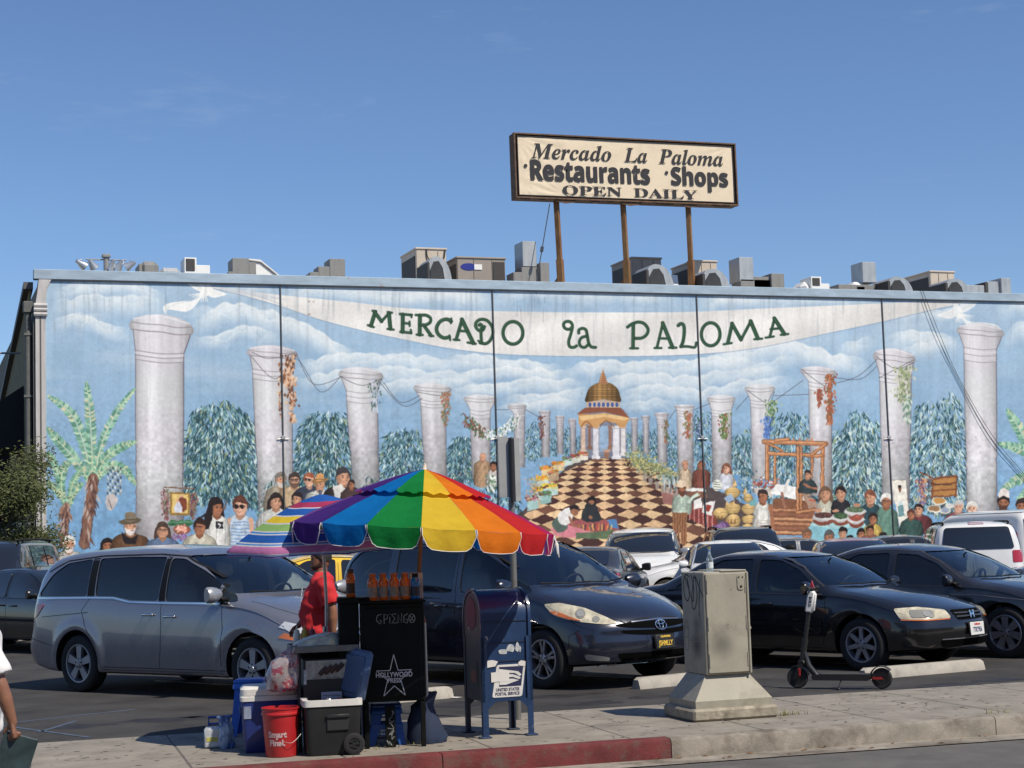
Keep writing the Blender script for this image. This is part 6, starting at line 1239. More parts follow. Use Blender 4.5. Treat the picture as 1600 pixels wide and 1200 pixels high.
VN = dict(SU); VN.update(W=.97, sill=.30, xw=(1.40, -1.42), crown=.09, tumble=.12, bowf=.14, rt=.34,
  top=[(2.40, .80), (2.37, .98), (2.1, 1.12), (1.75, 1.20), (1.5, 1.28), (1.15, 1.58), (.85, 1.80), (.5, 1.90), (0, 1.93), (-1.8, 1.93), (-2.2, 1.90), (-2.32, 1.80), (-2.38, 1.3), (-2.40, 1.0), (-2.41, .85)],
  belt=[(2.4, .78), (2.0, 1.02), (1.5, 1.10), (0, 1.12), (-2.2, 1.12), (-2.41, .83)],
  win=[('front_window', [(1.38, 1.16), (.62, 1.15), (.60, 1.66), (.92, 1.66), (1.14, 1.48)], g_side)], ws=[(-.76, 1.32), (.76, 1.32), (.70, 1.78), (-.70, 1.78)], rw=[(-.74, 1.22), (.74, 1.22), (.70, 1.72), (-.70, 1.72)],
  seams=[[(.52, 1.86), (.52, .42)], [(1.42, 1.10), (1.36, .5)], [(-.6, 1.84), (-.6, .42)]], mould=[('roof_gutter', [[(1.0, 1.80), (.6, 1.845), (-2.2, 1.85)]], .014, mat('gutter_seal', (.12, .12, .12), .6), .006)], hood=[],
  patches=[q for q in SU['patches'] if q[0] not in ('tail_lamp', 'high_brake_lamp')]+[('tail_lamp', corner_round([(-.95, 1.62), (-.84, 1.62), (-.84, 1.12), (-.95, 1.12)], .02), '-x', .012, redl, True)], mir=(1.30, 1.28, 1.1), cav=(-2.2, 1.5), wsx=.3, seat=(.75, .4, .70), dash=(1.6, 1.22), rowdx=.9, rwx=-1.6, wsg=g_ws, rwg=g_dark)
far_car(VN, 'cargo_van', 'white windowless cargo van nosed toward the mural at right', 'van', wh, 1585, 37.5, 90, -2.2, .9, 1)
r_, _k = far_car(sc(SU, 1, .98), 'sport_utility', 'white sport utility seen from behind with dark rear window and roof rails', 'SUV', wh, 1526, 33.5, 61, -2.3, 0); rails(r_, .3, -2.0, .64, 1.65)
# ---------------------------------------------------------------- concrete wheel stops
ws_m = mat('wheel_stop_concrete', (.36, .335, .29), .85, var=.14, vs=5, bump=.15, bs=50, dirt=((.16, .15, .14), 6, .5, .7, .6))
def stop(p, q, label):
    p, q = onz(*p, LZ), onz(*q, LZ); t = (q-p).normalized(); n = Vector((-t.y, t.x, 0)); L_ = min(1.85, (q-p).length)
    b = MB(); T = Matrix.Translation(p) @ Matrix((t, n, Vector((0, 0, 1)))).transposed().to_4x4()
    rings = []
    for x, k in ((0, .80), (.05, 1), (L_-.05, 1), (L_, .80)): rings.append([T @ Vector((x, y*k, z*k)) for y, z in ((-.09, .0), (-.085, .03), (-.055, .115), (-.045, .125), (.045, .125), (.055, .115), (.085, .03), (.09, 0))])
    b.loft(rings); o = b.build('wheel_stop', ws_m, None, 30); tag(o, label, 'wheel stop', 'concrete wheel stops')
stop((560, 1103), (704, 1090), 'pale concrete wheel stop peeking out between newspaper box and mailbox'); stop((994, 1077), (1165, 1060), 'clean concrete wheel stop under the dark blue minivan, left of the utility cabinet'); stop((1348, 1062), (1533, 1046), 'worn concrete wheel stop under the nose of the black sedan')
# ---------------------------------------------------------------- roof sign
SY = WY+.55
rust = mat('rusty_steel', (.20, .09, .035), .75, .2, var=.3, vs=5, dirt=((.30, .20, .09), 2.5, .45, .7, .7), vstretch=(1, 1, .3))
fr_m = mat('sign_frame_wood', (.13, .075, .045), .8, var=.35, vs=6, dirt=((.03, .025, .02), 4, .5, .7, .7))
canvas = mat('sign_canvas', (.74, .62, .45), .7, var=.05, vs=2, dirt=((.55, .43, .30), 1.5, .5, .8, .5), bump=.15, bs=6)
ink_m = mat('sign_ink', (.018, .017, .022), .7)
SGY = 45.2
c_ = [ony(803, 207, SGY), ony(1148, 225, SGY), ony(1152, 322, SGY), ony(806, 310, SGY)]   # four corners of the board
sx0, sx1 = (c_[0].x+c_[3].x)/2, (c_[1].x+c_[2].x)/2; sz0, sz1 = (c_[2].z+c_[3].z)/2, (c_[0].z+c_[1].z)/2
tl = ((c_[0].z-c_[1].z)+(c_[3].z-c_[2].z))/2/(sx1-sx0)
sg = thing('roof_sign', 'cream roof sign on three rusty posts reading Mercado La Paloma Restaurants Shops OPEN DAILY', 'sign', ((sx0+sx1)/2, SGY, sz0))
SW, SH = sx1-sx0, sz1-sz0
SM = Matrix.Rotation(math.atan(tl)*1.0, 4, 'Y')
b = MB()
b.box((0, .22, SH/2), (SW, .36, SH), .01, T=SM); b.build('cabinet', fr_m, sg, 30)
b = MB(); t = .05
for c, d in (((0, .0, t/2), (SW+.04, .12, t)), ((0, .0, SH-t/2), (SW+.04, .12, t)), ((-SW/2+t/2-.02, .0, SH/2), (t, .12, SH-2*t)), ((SW/2-t/2+.02, 0, SH/2), (t, .12, SH-2*t))): b.box(c, d, .008, T=SM)
b.build('frame', fr_m, sg, 30)
b = MB(); t = .09
for c, d in (((0, -.01, .10), (SW-.14, .05, .026)), ((0, -.01, SH-.10), (SW-.14, .05, .026)), ((-SW/2+.10, -.01, SH/2), (.026, .05, SH-.2)), ((SW/2-.10, -.01, SH/2), (.026, .05, SH-.2))): b.box(c, d, .004, T=SM)
b.build('dark_border', ink_m, sg, 30)
# canvas sheet, pulled into creases at its corners
def canvas_y(u, v):
    y = .004*math.sin(u*9+v*4)
    for cu_, cv_, n, amp in ((0, 1, 9, .014), (1, 1, 8, .009), (.22, 0, 10, .014), (0, .25, 8, .008)):
        dx, dz = (u-cu_)*SW, (v-cv_)*SH; rr = math.hypot(dx, dz); a = math.atan2(dz, dx); y += amp*math.sin(a*n*2.2+.6)*math.exp(-rr/.9)*min(1, rr*2)
    return y
nx, nz_ = 120, 40; vs = []
for j in range(nz_+1):
    for i in range(nx+1):
        u, v = i/nx, j/nz_; vs.append(SM @ Vector(((-.5+u)*(SW-.22), -.012+canvas_y(u, v), .11+v*(SH-.22))))
me = bpy.data.meshes.new('canvas'); me.from_pydata(vs, [], [(j*(nx+1)+i, j*(nx+1)+i+1, (j+1)*(nx+1)+i+1, (j+1)*(nx+1)+i) for j in range(nz_) for i in range(nx)]); me.materials.append(canvas); link('canvas', me, sg, 60)
k = SW/350.                                          # metres per photo column on the board
def uni(s_, up, lo):
    return ''.join(chr(up+ord(c)-65) if 'A' <= c <= 'Z' else chr(lo+ord(c)-97) if 'a' <= c <= 'z' else c for c in s_)
def sign_text(body, x0, x1, z0, h, m_=ink_m, off=0, name='lettering'):
    """set a word on the canvas so that it spans x0..x1, its capitals z0..z0+h"""
    o = text(body, 1, m_, sg, Matrix.Identity(4), name, 0, off, ay='TOP_BASELINE'); vs_ = o.data.vertices
    xa, xb, top = min(v.co.x for v in vs_), max(v.co.x for v in vs_), max(v.co.y for v in vs_)
    for v in vs_:
        x = x0+(v.co.x-xa)/(xb-xa)*(x1-x0); z = z0+v.co.y/top*h
        v.co = SM @ Vector((x, -.036, z))
    return o
X_ = lambda px: -SW/2+(px-804)*k
Z_ = lambda f: SH*f
for wd, fam, a_, e_, z_, h_, of in (('Mercado', 'bi', 829, 953, .625, .235, .004), ('La', 'bi', 973, 1010, .63, .22, .004), ('Paloma', 'bi', 1028, 1133, .63, .235, .004), ('Restaurants', 'ss', 827, 1013, .295, .305, .024), ('Shops', 'ss', 1047, 1140, .305, .295, .022), ('OPEN', 'bs', 875, 967, .085, .14, .006), ('DAILY', 'bs', 986, 1088, .085, .14, .006)):
    U = {'bi': (0x1D468, 0x1D482), 'ss': (0x1D5D4, 0x1D5EE), 'bs': (0x1D400, 0x1D41A)}[fam]
    sign_text(uni(wd, *U), X_(a_), X_(e_), Z_(z_), SH*h_, off=of)
b = MB()
for px_, f in ((820, .50), (1040, .485)): b.lathe([(0, -.002), (.055, -.002), (.055, .002), (0, .002)], 14, T=SM @ Matrix.Translation((X_(px_), -.035, Z_(f))) @ Matrix.Rotation(R(90), 4, 'X'))
b.build('bullet_dots', ink_m, sg, 30)
q = random.Random(4); b = MB(); x = -SW/2+.1                      # tattered lower hem
while x < SW/2-.3:
    w = q.uniform(.2, .8); h = q.uniform(.03, .13)
    b = MB(); b.prism([(x, .02), (x+w, .02), (x+w*.9, -h*.6), (x+w*.5, -h), (x+w*.1, -h*.5)], -.02, .0, 'y', T=SM); x += w+q.uniform(.05, .5); b.build('hem_tatter', fr_m, sg, 0)
for px0, px1, yb in ((870, 876.5, 439), (974, 980.5, 441), (1075.5, 1081, 443)):
    a = ony(px0, 330, SGY+.2); e = ony(px1, yb, SGY+.2); d = (e-a); a2 = a-d*.25; e2 = a+d*((WTOP-.3-a.z)/d.z)
    o_ = sg.location; P0, P1 = a2-o_, e2-o_; mid = P0.lerp(P1, .62)
    b = MB(); b.tube([P0, mid], .095, 4); b.tube([mid, P1], .125, 4); b.box(tuple(P1+Vector((0, 0, .12))), (.32, .3, .24), .03); b.build('post', rust, sg, 30)
    if px0 < 1000: b = MB(); b.tube([P1+Vector((-.32, .9, 0)), P1.lerp(P0, .22)+Vector((-.02, .1, 0))], .05, 4); b.build('brace', rust, sg, 30)
a, e = ony(859, 318, SGY)-sg.location, ony(843, 412, SGY)-sg.location; b = MB(); b.tube([a, e, e+(e-a)*.35], .016, 5); b.tube([a.lerp(e, .72), a.lerp(e, .80)], .05, 6); b.build('guy_cable', mat('conduit', (.06, .065, .07), .6), sg, 40)
# ---------------------------------------------------------------- roof plant
galv = mat('galvanised_duct', (.40, .42, .43), .5, .45, var=.16, vs=3, dirt=((.24, .18, .13), 3, .58, .75, .7), vstretch=(2, 2, .5)); galvd = mat('weathered_duct', (.24, .24, .23), .65, .3, var=.25, vs=3, dirt=((.12, .09, .07), 3, .5, .7, .7), vstretch=(3, 3, .4))
hv_t = mat('tan_unit_paint', (.50, .43, .35), .6, var=.10, vs=2, dirt=((.30, .22, .16), 2.5, .55, .75, .6)); hv_g = mat('taupe_unit_paint', (.27, .235, .205), .6, var=.08, vs=2); grl = mat('louvre_dark', (.045, .042, .04), .7, var=.3, vs=12, vstretch=(1, 1, 14)); wht = mat('white_sheet_metal', (.74, .74, .72), .5, var=.05, vs=3)
RZ = WTOP-.27
def rpt(px, py, Y): return ony(px, py, Y)
def rbox(b, px0, px1, py, Y, dep, m=None, z0=None, bev=.015):
    a = ony(px0, py, Y); e = ony(px1, py, Y); z1 = a.z*.5+e.z*.5; z0 = RZ if z0 is None else z0
    b.box(((a.x+e.x)/2, Y+dep/2, (z0+z1)/2), (e.x-a.x, dep, z1-z0), bev); return (a.x, e.x, z0, z1)
def hood(b, x0, x1, z0, z1, Y, dep):
    """quarter-round duct elbow turned down towards the roof"""
    rr = min(z1-z0, dep); prof = []
    for t in range(9): an = math.pi/2*t/8; prof.append((Y+dep-(dep)*math.sin(an)*1.0, z0+(z1-z0)*math.cos(an)))
    outer = [(Y+dep, z0)]+prof
    b.prism(outer, x0, x1, 'x')
def elbow(name, px0, px1, py, Y, lab, wide=True, cat='duct'):
    t = thing(name, lab, cat, tuple(ony((px0+px1)/2, 440, Y)[:2])+(RZ,), 0, 'roof ducts and vents'); o = t.location
    a, e = ony(px0, py, Y), ony(px1, py, Y); w, h = (e.x-a.x), a.z-RZ
    b = MB(); n = 12; r1 = h; rings = []
    for k_ in range(n+1):
        an = math.pi*k_/n*.62
        rings.append([(-w/2+w*.40*0+w*.62-(w*.62)*math.cos(an)*1.0-w*.12, y, max(0, h*math.sin(an)) if an < math.pi/2 else h*math.sin(an)) for y in (-.45, .45)])
    top = [( -w/2+w*u, h*math.sin(math.acos(max(-1, min(1, 1-2*min(1, u*1.0)))) ) ) for u in [i/14 for i in range(15)]]
    arc = [(-w*.5, 0), (-w*.5, h*.72), (-w*.32, h*.97), (-w*.05, h), (w*.2, h*.90), (w*.38, h*.68), (w*.47, h*.38), (w*.5, 0)]
    b.prism(smooth_pts(arc, 4, False).tolist(), -.5, .5, 'y'); b.build('duct_elbow', galv, t, 50)
    b = MB(); b.prism([(-w*.40, 0), (-w*.40, h*.66), (-w*.26, h*.86), (-w*.06, h*.88), (w*.10, h*.70), (w*.17, h*.4), (w*.18, .0)], -.53, -.505, 'y'); b.build('duct_mouth_shade', mat('shaded_duct', (.035, .037, .04), .6, .2, var=.3, vs=3), t, 30)  # near-black plate: the shade inside the duct mouth, put into its colour
    b = MB(); b.box((-w*.48, 0, h*.42), (w*.10, 1.06, h*.84), .01); b.build('flange', grl, t, 30); return t
def unit(name, px0, pxm, px1, py0, py1, Y, lab, m_, louv='left', fr_panel=None, dep=1.6):
    """boxy air handler: px0..pxm its shaded flank, pxm..px1 its front"""
    a, e = ony(pxm, py1, Y), ony(px1, py1, Y); h = a.z-RZ; w = e.x-a.x
    t = thing(name, lab, 'air conditioner', ((a.x+e.x)/2, Y, RZ), 0, 'rooftop air conditioning units')
    b = MB(); b.box((0, dep/2, h/2), (w, dep, h), .02); b.box((0, dep/2, h+.02), (w+.06, dep+.06, .06), .015); b.build('casing', m_, t, 30)
    b = MB(); b.box((-w/2-.006, dep/2, h*.48), (.02, dep*.86, h*.80), .004); b.build('louvre', grl, t, 30)
    b = MB(); [b.box((x_, -.004, h*.5), (.012, .012, h*.94)) for x_ in (-w*.16, w*.22)]; b.box((0, -.004, h*.12), (w*.96, .012, .014)); b.build('panel_seams', grl, t, 0)
    b = MB(); b.tube([(w*.42, -.06, .0), (w*.42, -.06, h*.5), (w*.42, .02, h*.5)], .025, 6); b.box((w*.42, -.05, h*.3), (.14, .09, .2), .01); b.build('conduit', galvd, t, 40)
    return t, w, h
tw = lambda px, py, Y: ony(px, py, Y)
# floodlight bar at the left corner
p = ony(166, 421, WY+.5); fl = thing('floodlight_bar', 'bar of five small floodlights on a stub post over the left end of the mural', 'floodlight', (p.x, WY+.5, WTOP-.02))
sc_ = (ony(210, 412, WY+.5).x-ony(122, 412, WY+.5).x); b = MB(); b.tube([(0, 0, -.02), (0, 0, .46)], .07, 8); b.box((0, 0, .50), (.22, .2, .10), .02); b.tube([(-sc_*.36, 0, .40), (sc_*.36, 0, .40)], .02, 6); b.tube([(-.55, 0, .02), (.55, 0, .02)], .03, 6); b.build('mast', mat('lamp_grey', (.25, .25, .25), .5), fl, 40)
for i, xx in enumerate((-.46, -.26, .10, .24, .44)):
    T = Matrix.Translation((xx*sc_, -.05, .28)) @ Matrix.Rotation(R((-60, -35, 20, 30, 60)[i]), 4, 'Y') @ Matrix.Rotation(R(25), 4, 'X')
    b = MB(); b.lathe([(.0, .14), (.05, .13), (.07, .02), (.13, -.14), (.125, -.15)], 14, T=T, cap=False); b.lathe([(.0, -.13), (.12, -.13)], 14, T=T, cap=False); b.tube([T @ Vector((0, 0, .12)), Vector((xx*sc_*.92, 0, .40))], .015, 5); b.build('lamp_head', mat('lamp_silver', (.55, .56, .57), .35, .7), fl, 40)
def simple(name, lab, cat, px, Y, parts, grp='roof ducts and vents'):
    t = thing(name, lab, cat, (ony(px, 440, Y).x, Y, RZ), 0, grp)
    for nm, m_, fn in parts:
        b = MB(); fn(b); b.build(nm, m_, t, 35)
    return t
def bx(px, Y):
    """box in photo columns/rows at distance Y, local to the thing's base"""
    ox = ony(px, 440, Y).x
    def f(b, a, e, top, bot=None, dy=0, dep=.7, bev=.01, tp=1):
        A, E = ony(a, top, Y+dy), ony(e, top, Y+dy); z1 = A.z-RZ; z0 = 0 if bot is None else ony(a, bot, Y+dy).z-RZ
        b.box(((A.x+E.x)/2-ox, dy+dep/2, (z0+z1)/2), (E.x-A.x, dep, z1-z0), bev, taper=tp)
    return f
Y1 = WY+1.6
f = bx(235, Y1); simple('roof_vent', 'squat grey vent box with rounded lid, left of the dove', 'roof vent', 235, Y1, [('vent_box', galvd, lambda b: (f(b, 219, 249, 407, dep=.9, bev=.12), f(b, 217, 222, 412, dep=.8))), ('pipe', galv, lambda b: f(b, 249, 284, 417, dep=.4, bev=.12))])
f2 = bx(295, Y1); simple('roof_vent', 'white framed square vent with a black opening above the dove', 'roof vent', 295, Y1, [('vent_frame', wht, lambda b: (f2(b, 288, 307, 402), f2(b, 307, 328, 414, dep=.5))), ('vent_opening', grl, lambda b: f2(b, 290.5, 304.5, 404, 423, dy=-.02, dep=.1))])
f3 = bx(378, Y1); simple('duct', 'ribbed grey duct end beside the sloping white skylight', 'duct', 378, Y1, [('duct_end', galvd, lambda b: (f3(b, 363, 389, 403), f3(b, 389, 400, 410, dep=.6), f3(b, 357, 364, 424, dep=.6)))])
Y2 = WY+3
a = ony(388, 404, Y2); e = ony(480, 430, Y2); t = thing('skylight', 'long white sloping sheet metal skylight between two duct ends', 'skylight', (a.x, Y2, RZ)); h = a.z-RZ
b = MB(); b.prism([(0, -.05), (0, h), (.35, h-.02), (e.x-a.x, 0.12), (e.x-a.x, -.05)], 0, 1.4, 'y'); b.build('sloped_lid', wht, t, 30); b = MB(); b.tube([(0, -.02, h-.06), (.35, -.02, h-.10), (e.x-a.x, -.02, .06)], .025, 4); b.build('edge_strip', galvd, t, 30)
f4 = bx(515, Y1); simple('duct', 'rust streaked stepped duct end over the left banner tail', 'duct', 515, Y1, [('duct_end', galvd, lambda b: (f4(b, 515, 539, 404), f4(b, 497, 515, 416, dep=.6), f4(b, 484, 498, 425, dep=.6)))])
Y3 = WY+2.2
t, w, h = unit('rooftop_unit', 640, 650, 697, 392, 389, Y3, 'tall tan rooftop unit with looped cable, left of the taupe unit', hv_t)
b = MB(); b.tube(bez([(-.15, -.03, h), (-.12, -.04, h-.25), (.1, -.05, h-.42), (.35, -.04, h-.3), (.42, -.03, h)], 6), .02, 5); b.build('looped_cable', grl, t, 40)
elbow('duct', 661, 699, 405, WY+1.5, 'bright curved duct elbow before the tall tan rooftop unit')
t, w, h = unit('rooftop_unit', 701, 714, 789, 404, 403, Y3, 'long taupe rooftop unit with a blue oval badge and dark coil', hv_g, dep=2)
b = MB(); b.box((w*.36, -.012, h*.5), (w*.24, .03, h*.86), .004); b.build('coil_grille', grl, t, 30)
b = MB(); b.lathe([(0, -.012), (.26, -.012), (.26, 0), (0, 0)], 20, T=Matrix.Translation((-w*.26, -.012, h*.80)) @ Matrix.Diagonal((1, 1, .42, 1)) @ Matrix.Rotation(R(90), 4, 'X')); b.build('badge', mat('badge_blue', (.02, .03, .22), .4), t, 40)
b = MB(); b.box((-w*.07, -.012, h*.80), (.24, .02, .16)); b.build('rating_label', wht, t, 30)
b = MB(); b.prism([(-.55, .35), (-.55, 0), (0, 0), (0, .55)], -w*.46, w*.06, 'x'); b.build('intake_hood', hv_g, t, 30); b = MB(); b.box((-w*.2, -.30, .47), (w*.48, .5, .03), .004, T=Matrix.Identity(4)); b.build('hood_opening', grl, t, 30)
f5 = bx(830, Y1); simple('flue', 'bright square flue on a dark duct, left of the sign posts', 'flue', 830, Y1, [('flue_box', galv, lambda b: f5(b, 816, 837.5, 376.5, 416)), ('duct_base', galvd, lambda b: (f5(b, 815, 845, 417, dep=.6), f5(b, 802, 816, 425, dep=.6))), ('duct_end', galvd, lambda b: f5(b, 844, 858, 410, dy=-.15))])
t, w, h = unit('rooftop_unit', 982, 987, 1033, 405, 403.5, Y3+.6, 'dark taupe rooftop unit just right of the middle sign post', hv_g)
elbow('duct', 1000, 1043, 417, WY+1.5, 'bright curved duct elbow between the middle and right sign posts')
f6 = bx(1050, Y1); simple('duct', 'white painted sloping duct left of the right sign post', 'duct', 1050, Y1+1, [('duct_box', wht, lambda b: (f6(b, 1044, 1062, 420, dep=.8, tp=.8),))])
t, w, h = unit('rooftop_unit', 1060, 1083, 1120, 416, 408.5, Y3+.4, 'tan rooftop unit with dark louvres behind the right sign post', hv_t)
elbow('duct', 1087, 1130, 424, WY+1.5, 'dusty curved duct elbow right of the right sign post')
f7 = bx(1165, Y1); simple('flue', 'bright square flue on a long low duct, right of the sign', 'flue', 1165, Y1, [('flue_box', galv, lambda b: f7(b, 1154.5, 1176.5, 401.5, 439)), ('duct_run', galvd, lambda b: (f7(b, 1157, 1207, 436, dep=.6), f7(b, 1178, 1204, 432, dep=.5))), ('duct_end', galvd, lambda b: f7(b, 1205, 1225, 427, dy=-.1))])
f8 = bx(1272, Y1); simple('roof_vent', 'small white cowl with a black square mouth, right of centre', 'roof vent', 1272, Y1, [('vent_frame', wht, lambda b: (f8(b, 1267, 1283, 432), f8(b, 1253, 1268, 439, dep=.8, bev=.2), f8(b, 1283, 1296, 443, dep=.6))), ('vent_opening', grl, lambda b: f8(b, 1269.5, 1281, 434, 446, dy=-.02, dep=.1))])
f9 = bx(1360, Y1); simple('flue', 'blue grey square flue rising from a low white dome vent', 'flue', 1360, Y1, [('flue_box', galv, lambda b: f9(b, 1347, 1368, 409, 441)), ('dome_vent', wht, lambda b: f9(b, 1331, 1358, 439, dep=.8, bev=.18)), ('duct_run', galvd, lambda b: (f9(b, 1310, 1378, 444, dep=.6),))])
elbow('duct', 1374, 1414, 436, WY+1.4, 'rust topped curved duct elbow over the right banner tail')
t, w, h = unit('rooftop_unit', 1431, 1453, 1491, 431, 425, Y3, 'pinkish tan rooftop unit with slatted flank, far right', hv_t)
elbow('duct', 1463, 1503, 439, WY+1.5, 'curved duct elbow before the far right rooftop unit')
f10 = bx(1570, Y1); simple('duct', 'long low grey duct run at the right end of the roof', 'duct', 1560, Y1, [('duct_run', galv, lambda b: (f10(b, 1506, 1552, 445, dep=.7), f10(b, 1552, 1576, 440, dep=.7))), ('duct_end', galv, lambda b: f10(b, 1574, 1589, 434.5, dy=-.1)), ('duct_joint', grl, lambda b: f10(b, 1549, 1554, 441, dy=-.04, dep=.7))])
# ---------------------------------------------------------------- across the street (seen only as reflections in the cars)
ob = thing('street_building', 'low ochre shop row across the street behind the viewer', 'building', (4, -16, 0))
b = MB(); b.box((0, -6, 4.6), (90, 12, 9.4), .05); b.build('wall', mat('ochre_stucco', (.46, .25, .11), .9, var=.15, vs=.8), ob, 0)
b = MB(); b.box((0, -6, 9.4), (90.4, 12.4, .6), .05); b.build('parapet', mat('brown_parapet', (.14, .06, .035), .9), ob, 0)
for i in range(11): b = MB(); b.box((-40+i*8, .02, 1.6), (5, .16, 2.9), .02); b.build('shop_window', g_blk, ob, 0)
# ---------------------------------------------------------------- blue mailbox
SRZ = R(-1.5)
def local_street(px, py, rz=SRZ):
    p = onz(px, py, .002); return (p.x, p.y, .002), rz
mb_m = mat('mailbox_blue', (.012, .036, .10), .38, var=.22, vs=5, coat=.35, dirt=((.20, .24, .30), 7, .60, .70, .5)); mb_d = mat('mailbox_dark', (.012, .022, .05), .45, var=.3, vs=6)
wp = mat('paper_white', (.62, .61, .58), .7, var=.08, vs=6); decal = mat('decal_white', (.60, .60, .58), .5, var=.10, vs=12); decal_b = mat('decal_navy', (.018, .022, .07), .5)
loc, rz = local_street(756, 1154)
mbx = thing('mailbox', 'scuffed blue round topped mailbox with torn stickers on four legs', 'mailbox', loc, rz)
MW, MD, MZ0, MZ1 = .455, .54, .30, 1.26
def arch(x0, x1, z0, z1, n=14):
    r_ = (x1-x0)/2; c = (x0+x1)/2; h = r_*.86
    return [(x0, z0)]+[(c-r_*math.cos(math.pi*k/n), z1-h+h*math.sin(math.pi*k/n)) for k in range(n+1)]+[(x1, z0)]
b = MB(); b.prism(arch(.02, MD-.02, MZ0, MZ1-.012), .018, MW-.018, 'x'); b.build('body', mb_m, mbx, 40)
b = MB()
for x0 in (0, MW-.026):                              # rolled end rims
    A = arch(0, MD, MZ0-.0, MZ1); Bq = arch(.022, MD-.022, MZ0, MZ1-.024); n = len(A)
    vs = [(x, y, z) for x in (x0, x0+.026) for P in (A, Bq) for y, z in P]; fs = []
    for k in range(n-1):
        a0, b0, a1, b1 = k, n+k, 2*n+k, 3*n+k
        fs += [(a0, a0+1, b0+1, b0), (a1, b1, b1+1, a1+1), (a0, a1, a1+1, a0+1), (b0, b0+1, b1+1, b1)]
    b.add(vs, fs)
b.build('end_rims', mb_m, mbx, 40)
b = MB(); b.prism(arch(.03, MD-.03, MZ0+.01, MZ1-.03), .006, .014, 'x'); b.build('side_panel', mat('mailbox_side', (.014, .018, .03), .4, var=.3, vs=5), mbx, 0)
for lx in (.0, MW-.05):
    for ly in (.0, MD-.05):
        b = MB(); s = 1 if lx == 0 else -1; x = lx if lx == 0 else lx+.05; sy = 1 if ly == 0 else -1; y = ly if ly == 0 else ly+.05
        b.prism([(x, y), (x+s*.05, y), (x+s*.05, y+sy*.012), (x+s*.012, y+sy*.012), (x+s*.012, y+sy*.05), (x, y+sy*.05)], 0, MZ0+.55); b.box((x+s*.02, y+sy*.02, .006), (.10, .09, .012), .003)
        b.prism([(x+s*.012, MZ0+.02), (x+s*.14, MZ0+.02), (x+s*.055, MZ0-.055), (x+s*.012, MZ0-.16)], y+sy*.002, y+sy*.010, 'y')
        for z in (.05, .10, .36, .46, .56, .66): b.lathe([(0, -.004), (.007, -.004), (.007, 0)], 8, c=(x+s*.025, y, z) if sy > 0 else (x+s*.025, y+.004, z), axis='y')
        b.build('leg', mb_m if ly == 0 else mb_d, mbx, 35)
b = MB()
for z in (.98, .80, .64): b.box((MW/2, .017, z), (MW-.06, .006, .008))
b.build('front_seams', mb_d, mbx, 0)
Tf = Matrix.Translation((0, .0185, 0)) @ Matrix.Rotation(R(90), 4, 'X')   # plane of the front: x right, y up, z toward viewer
def flat(name, poly, m_, par, T, d=.002, th=.0012): b = MB(); b.prism(poly, d, d+th, T=T); return b.build(name, m_, par, 0)
flat('postal_decal', corner_round([(.09, .335), (.36, .335), (.40, .61), (.14, .61)], .02), decal, mbx, Tf)
flat('eagle_emblem', [(.155, .425), (.355, .425), (.378, .585), (.33, .592), (.16, .592)], decal_b, mbx, Tf, .0035)
for pl in ([(.150, .545), (.30, .535), (.345, .505), (.36, .52), (.33, .548), (.16, .575)], [(.155, .50), (.28, .503), (.335, .482), (.352, .49), (.335, .505), (.28, .525), (.157, .532)], [(.158, .44), (.22, .44), (.335, .473), (.28, .488), (.158, .485)]): flat('eagle_stripe', pl, decal, mbx, Tf, .005)
for k, (s_, y) in enumerate((('UNITED STATES', .398), ('POSTAL SERVICE', .362))): text(s_, .036, decal_b, mbx, Tf @ Matrix.Translation((.232+k*-.004, y, .0045)), 'decal_lettering', .0004, .001, sx=.82)
for pl in ([(.085, .465), (.15, .47), (.245, .468), (.25, .555), (.17, .552), (.085, .548)], [(.04, .59), (.125, .60), (.15, .64), (.10, .655), (.045, .65)], [(.335, .60), (.395, .585), (.40, .63), (.36, .64), (.335, .625)]): flat('torn_paper', pl, wp, mbx, Tf, .006)
qq = random.Random(8)
for cx, cy, w, h in ((.20, .72, .05, .03), (.27, .745, .045, .04), (.33, .75, .02, .05), (.355, .74, .012, .03), (.05, .84, .02, .025)):
    flat('scraped_sticker', [(cx+w*math.cos(a)*qq.uniform(.6, 1.1), cy+h*math.sin(a)*qq.uniform(.6, 1.1)) for a in [k*math.pi/5 for k in range(10)]], mat('sticker_residue', (.42, .45, .47), .8, var=.3, vs=30), mbx, Tf)
Ts = Matrix.Translation((.006, 0, 0)) @ Matrix.Rotation(R(-90), 4, 'Z') @ Matrix.Rotation(R(90), 4, 'X')   # left end: x toward the viewer is negative
flat('graffiti_patch', [(-MD+.10+.30*u, v) for u, v in ((.15, .93), (.05, 1.02), (.08, 1.12), (.45, 1.19), (.85, 1.15), (1.0, 1.05), (.9, .94), (.5, .90))], mat('red_spray', (.22, .03, .05), .6, var=.4, vs=9), mbx, Ts)
flat('side_notice', [(-.36, .44), (-.14, .44), (-.14, .64), (-.36, .64)], mat('notice_dark', (.02, .02, .022), .4), mbx, Ts); flat('side_notice', [(-.33, .46), (-.17, .46), (-.17, .56), (-.33, .56)], mat('notice_orange', (.20, .06, .03), .6, var=.4, vs=12), mbx, Ts, .0035)
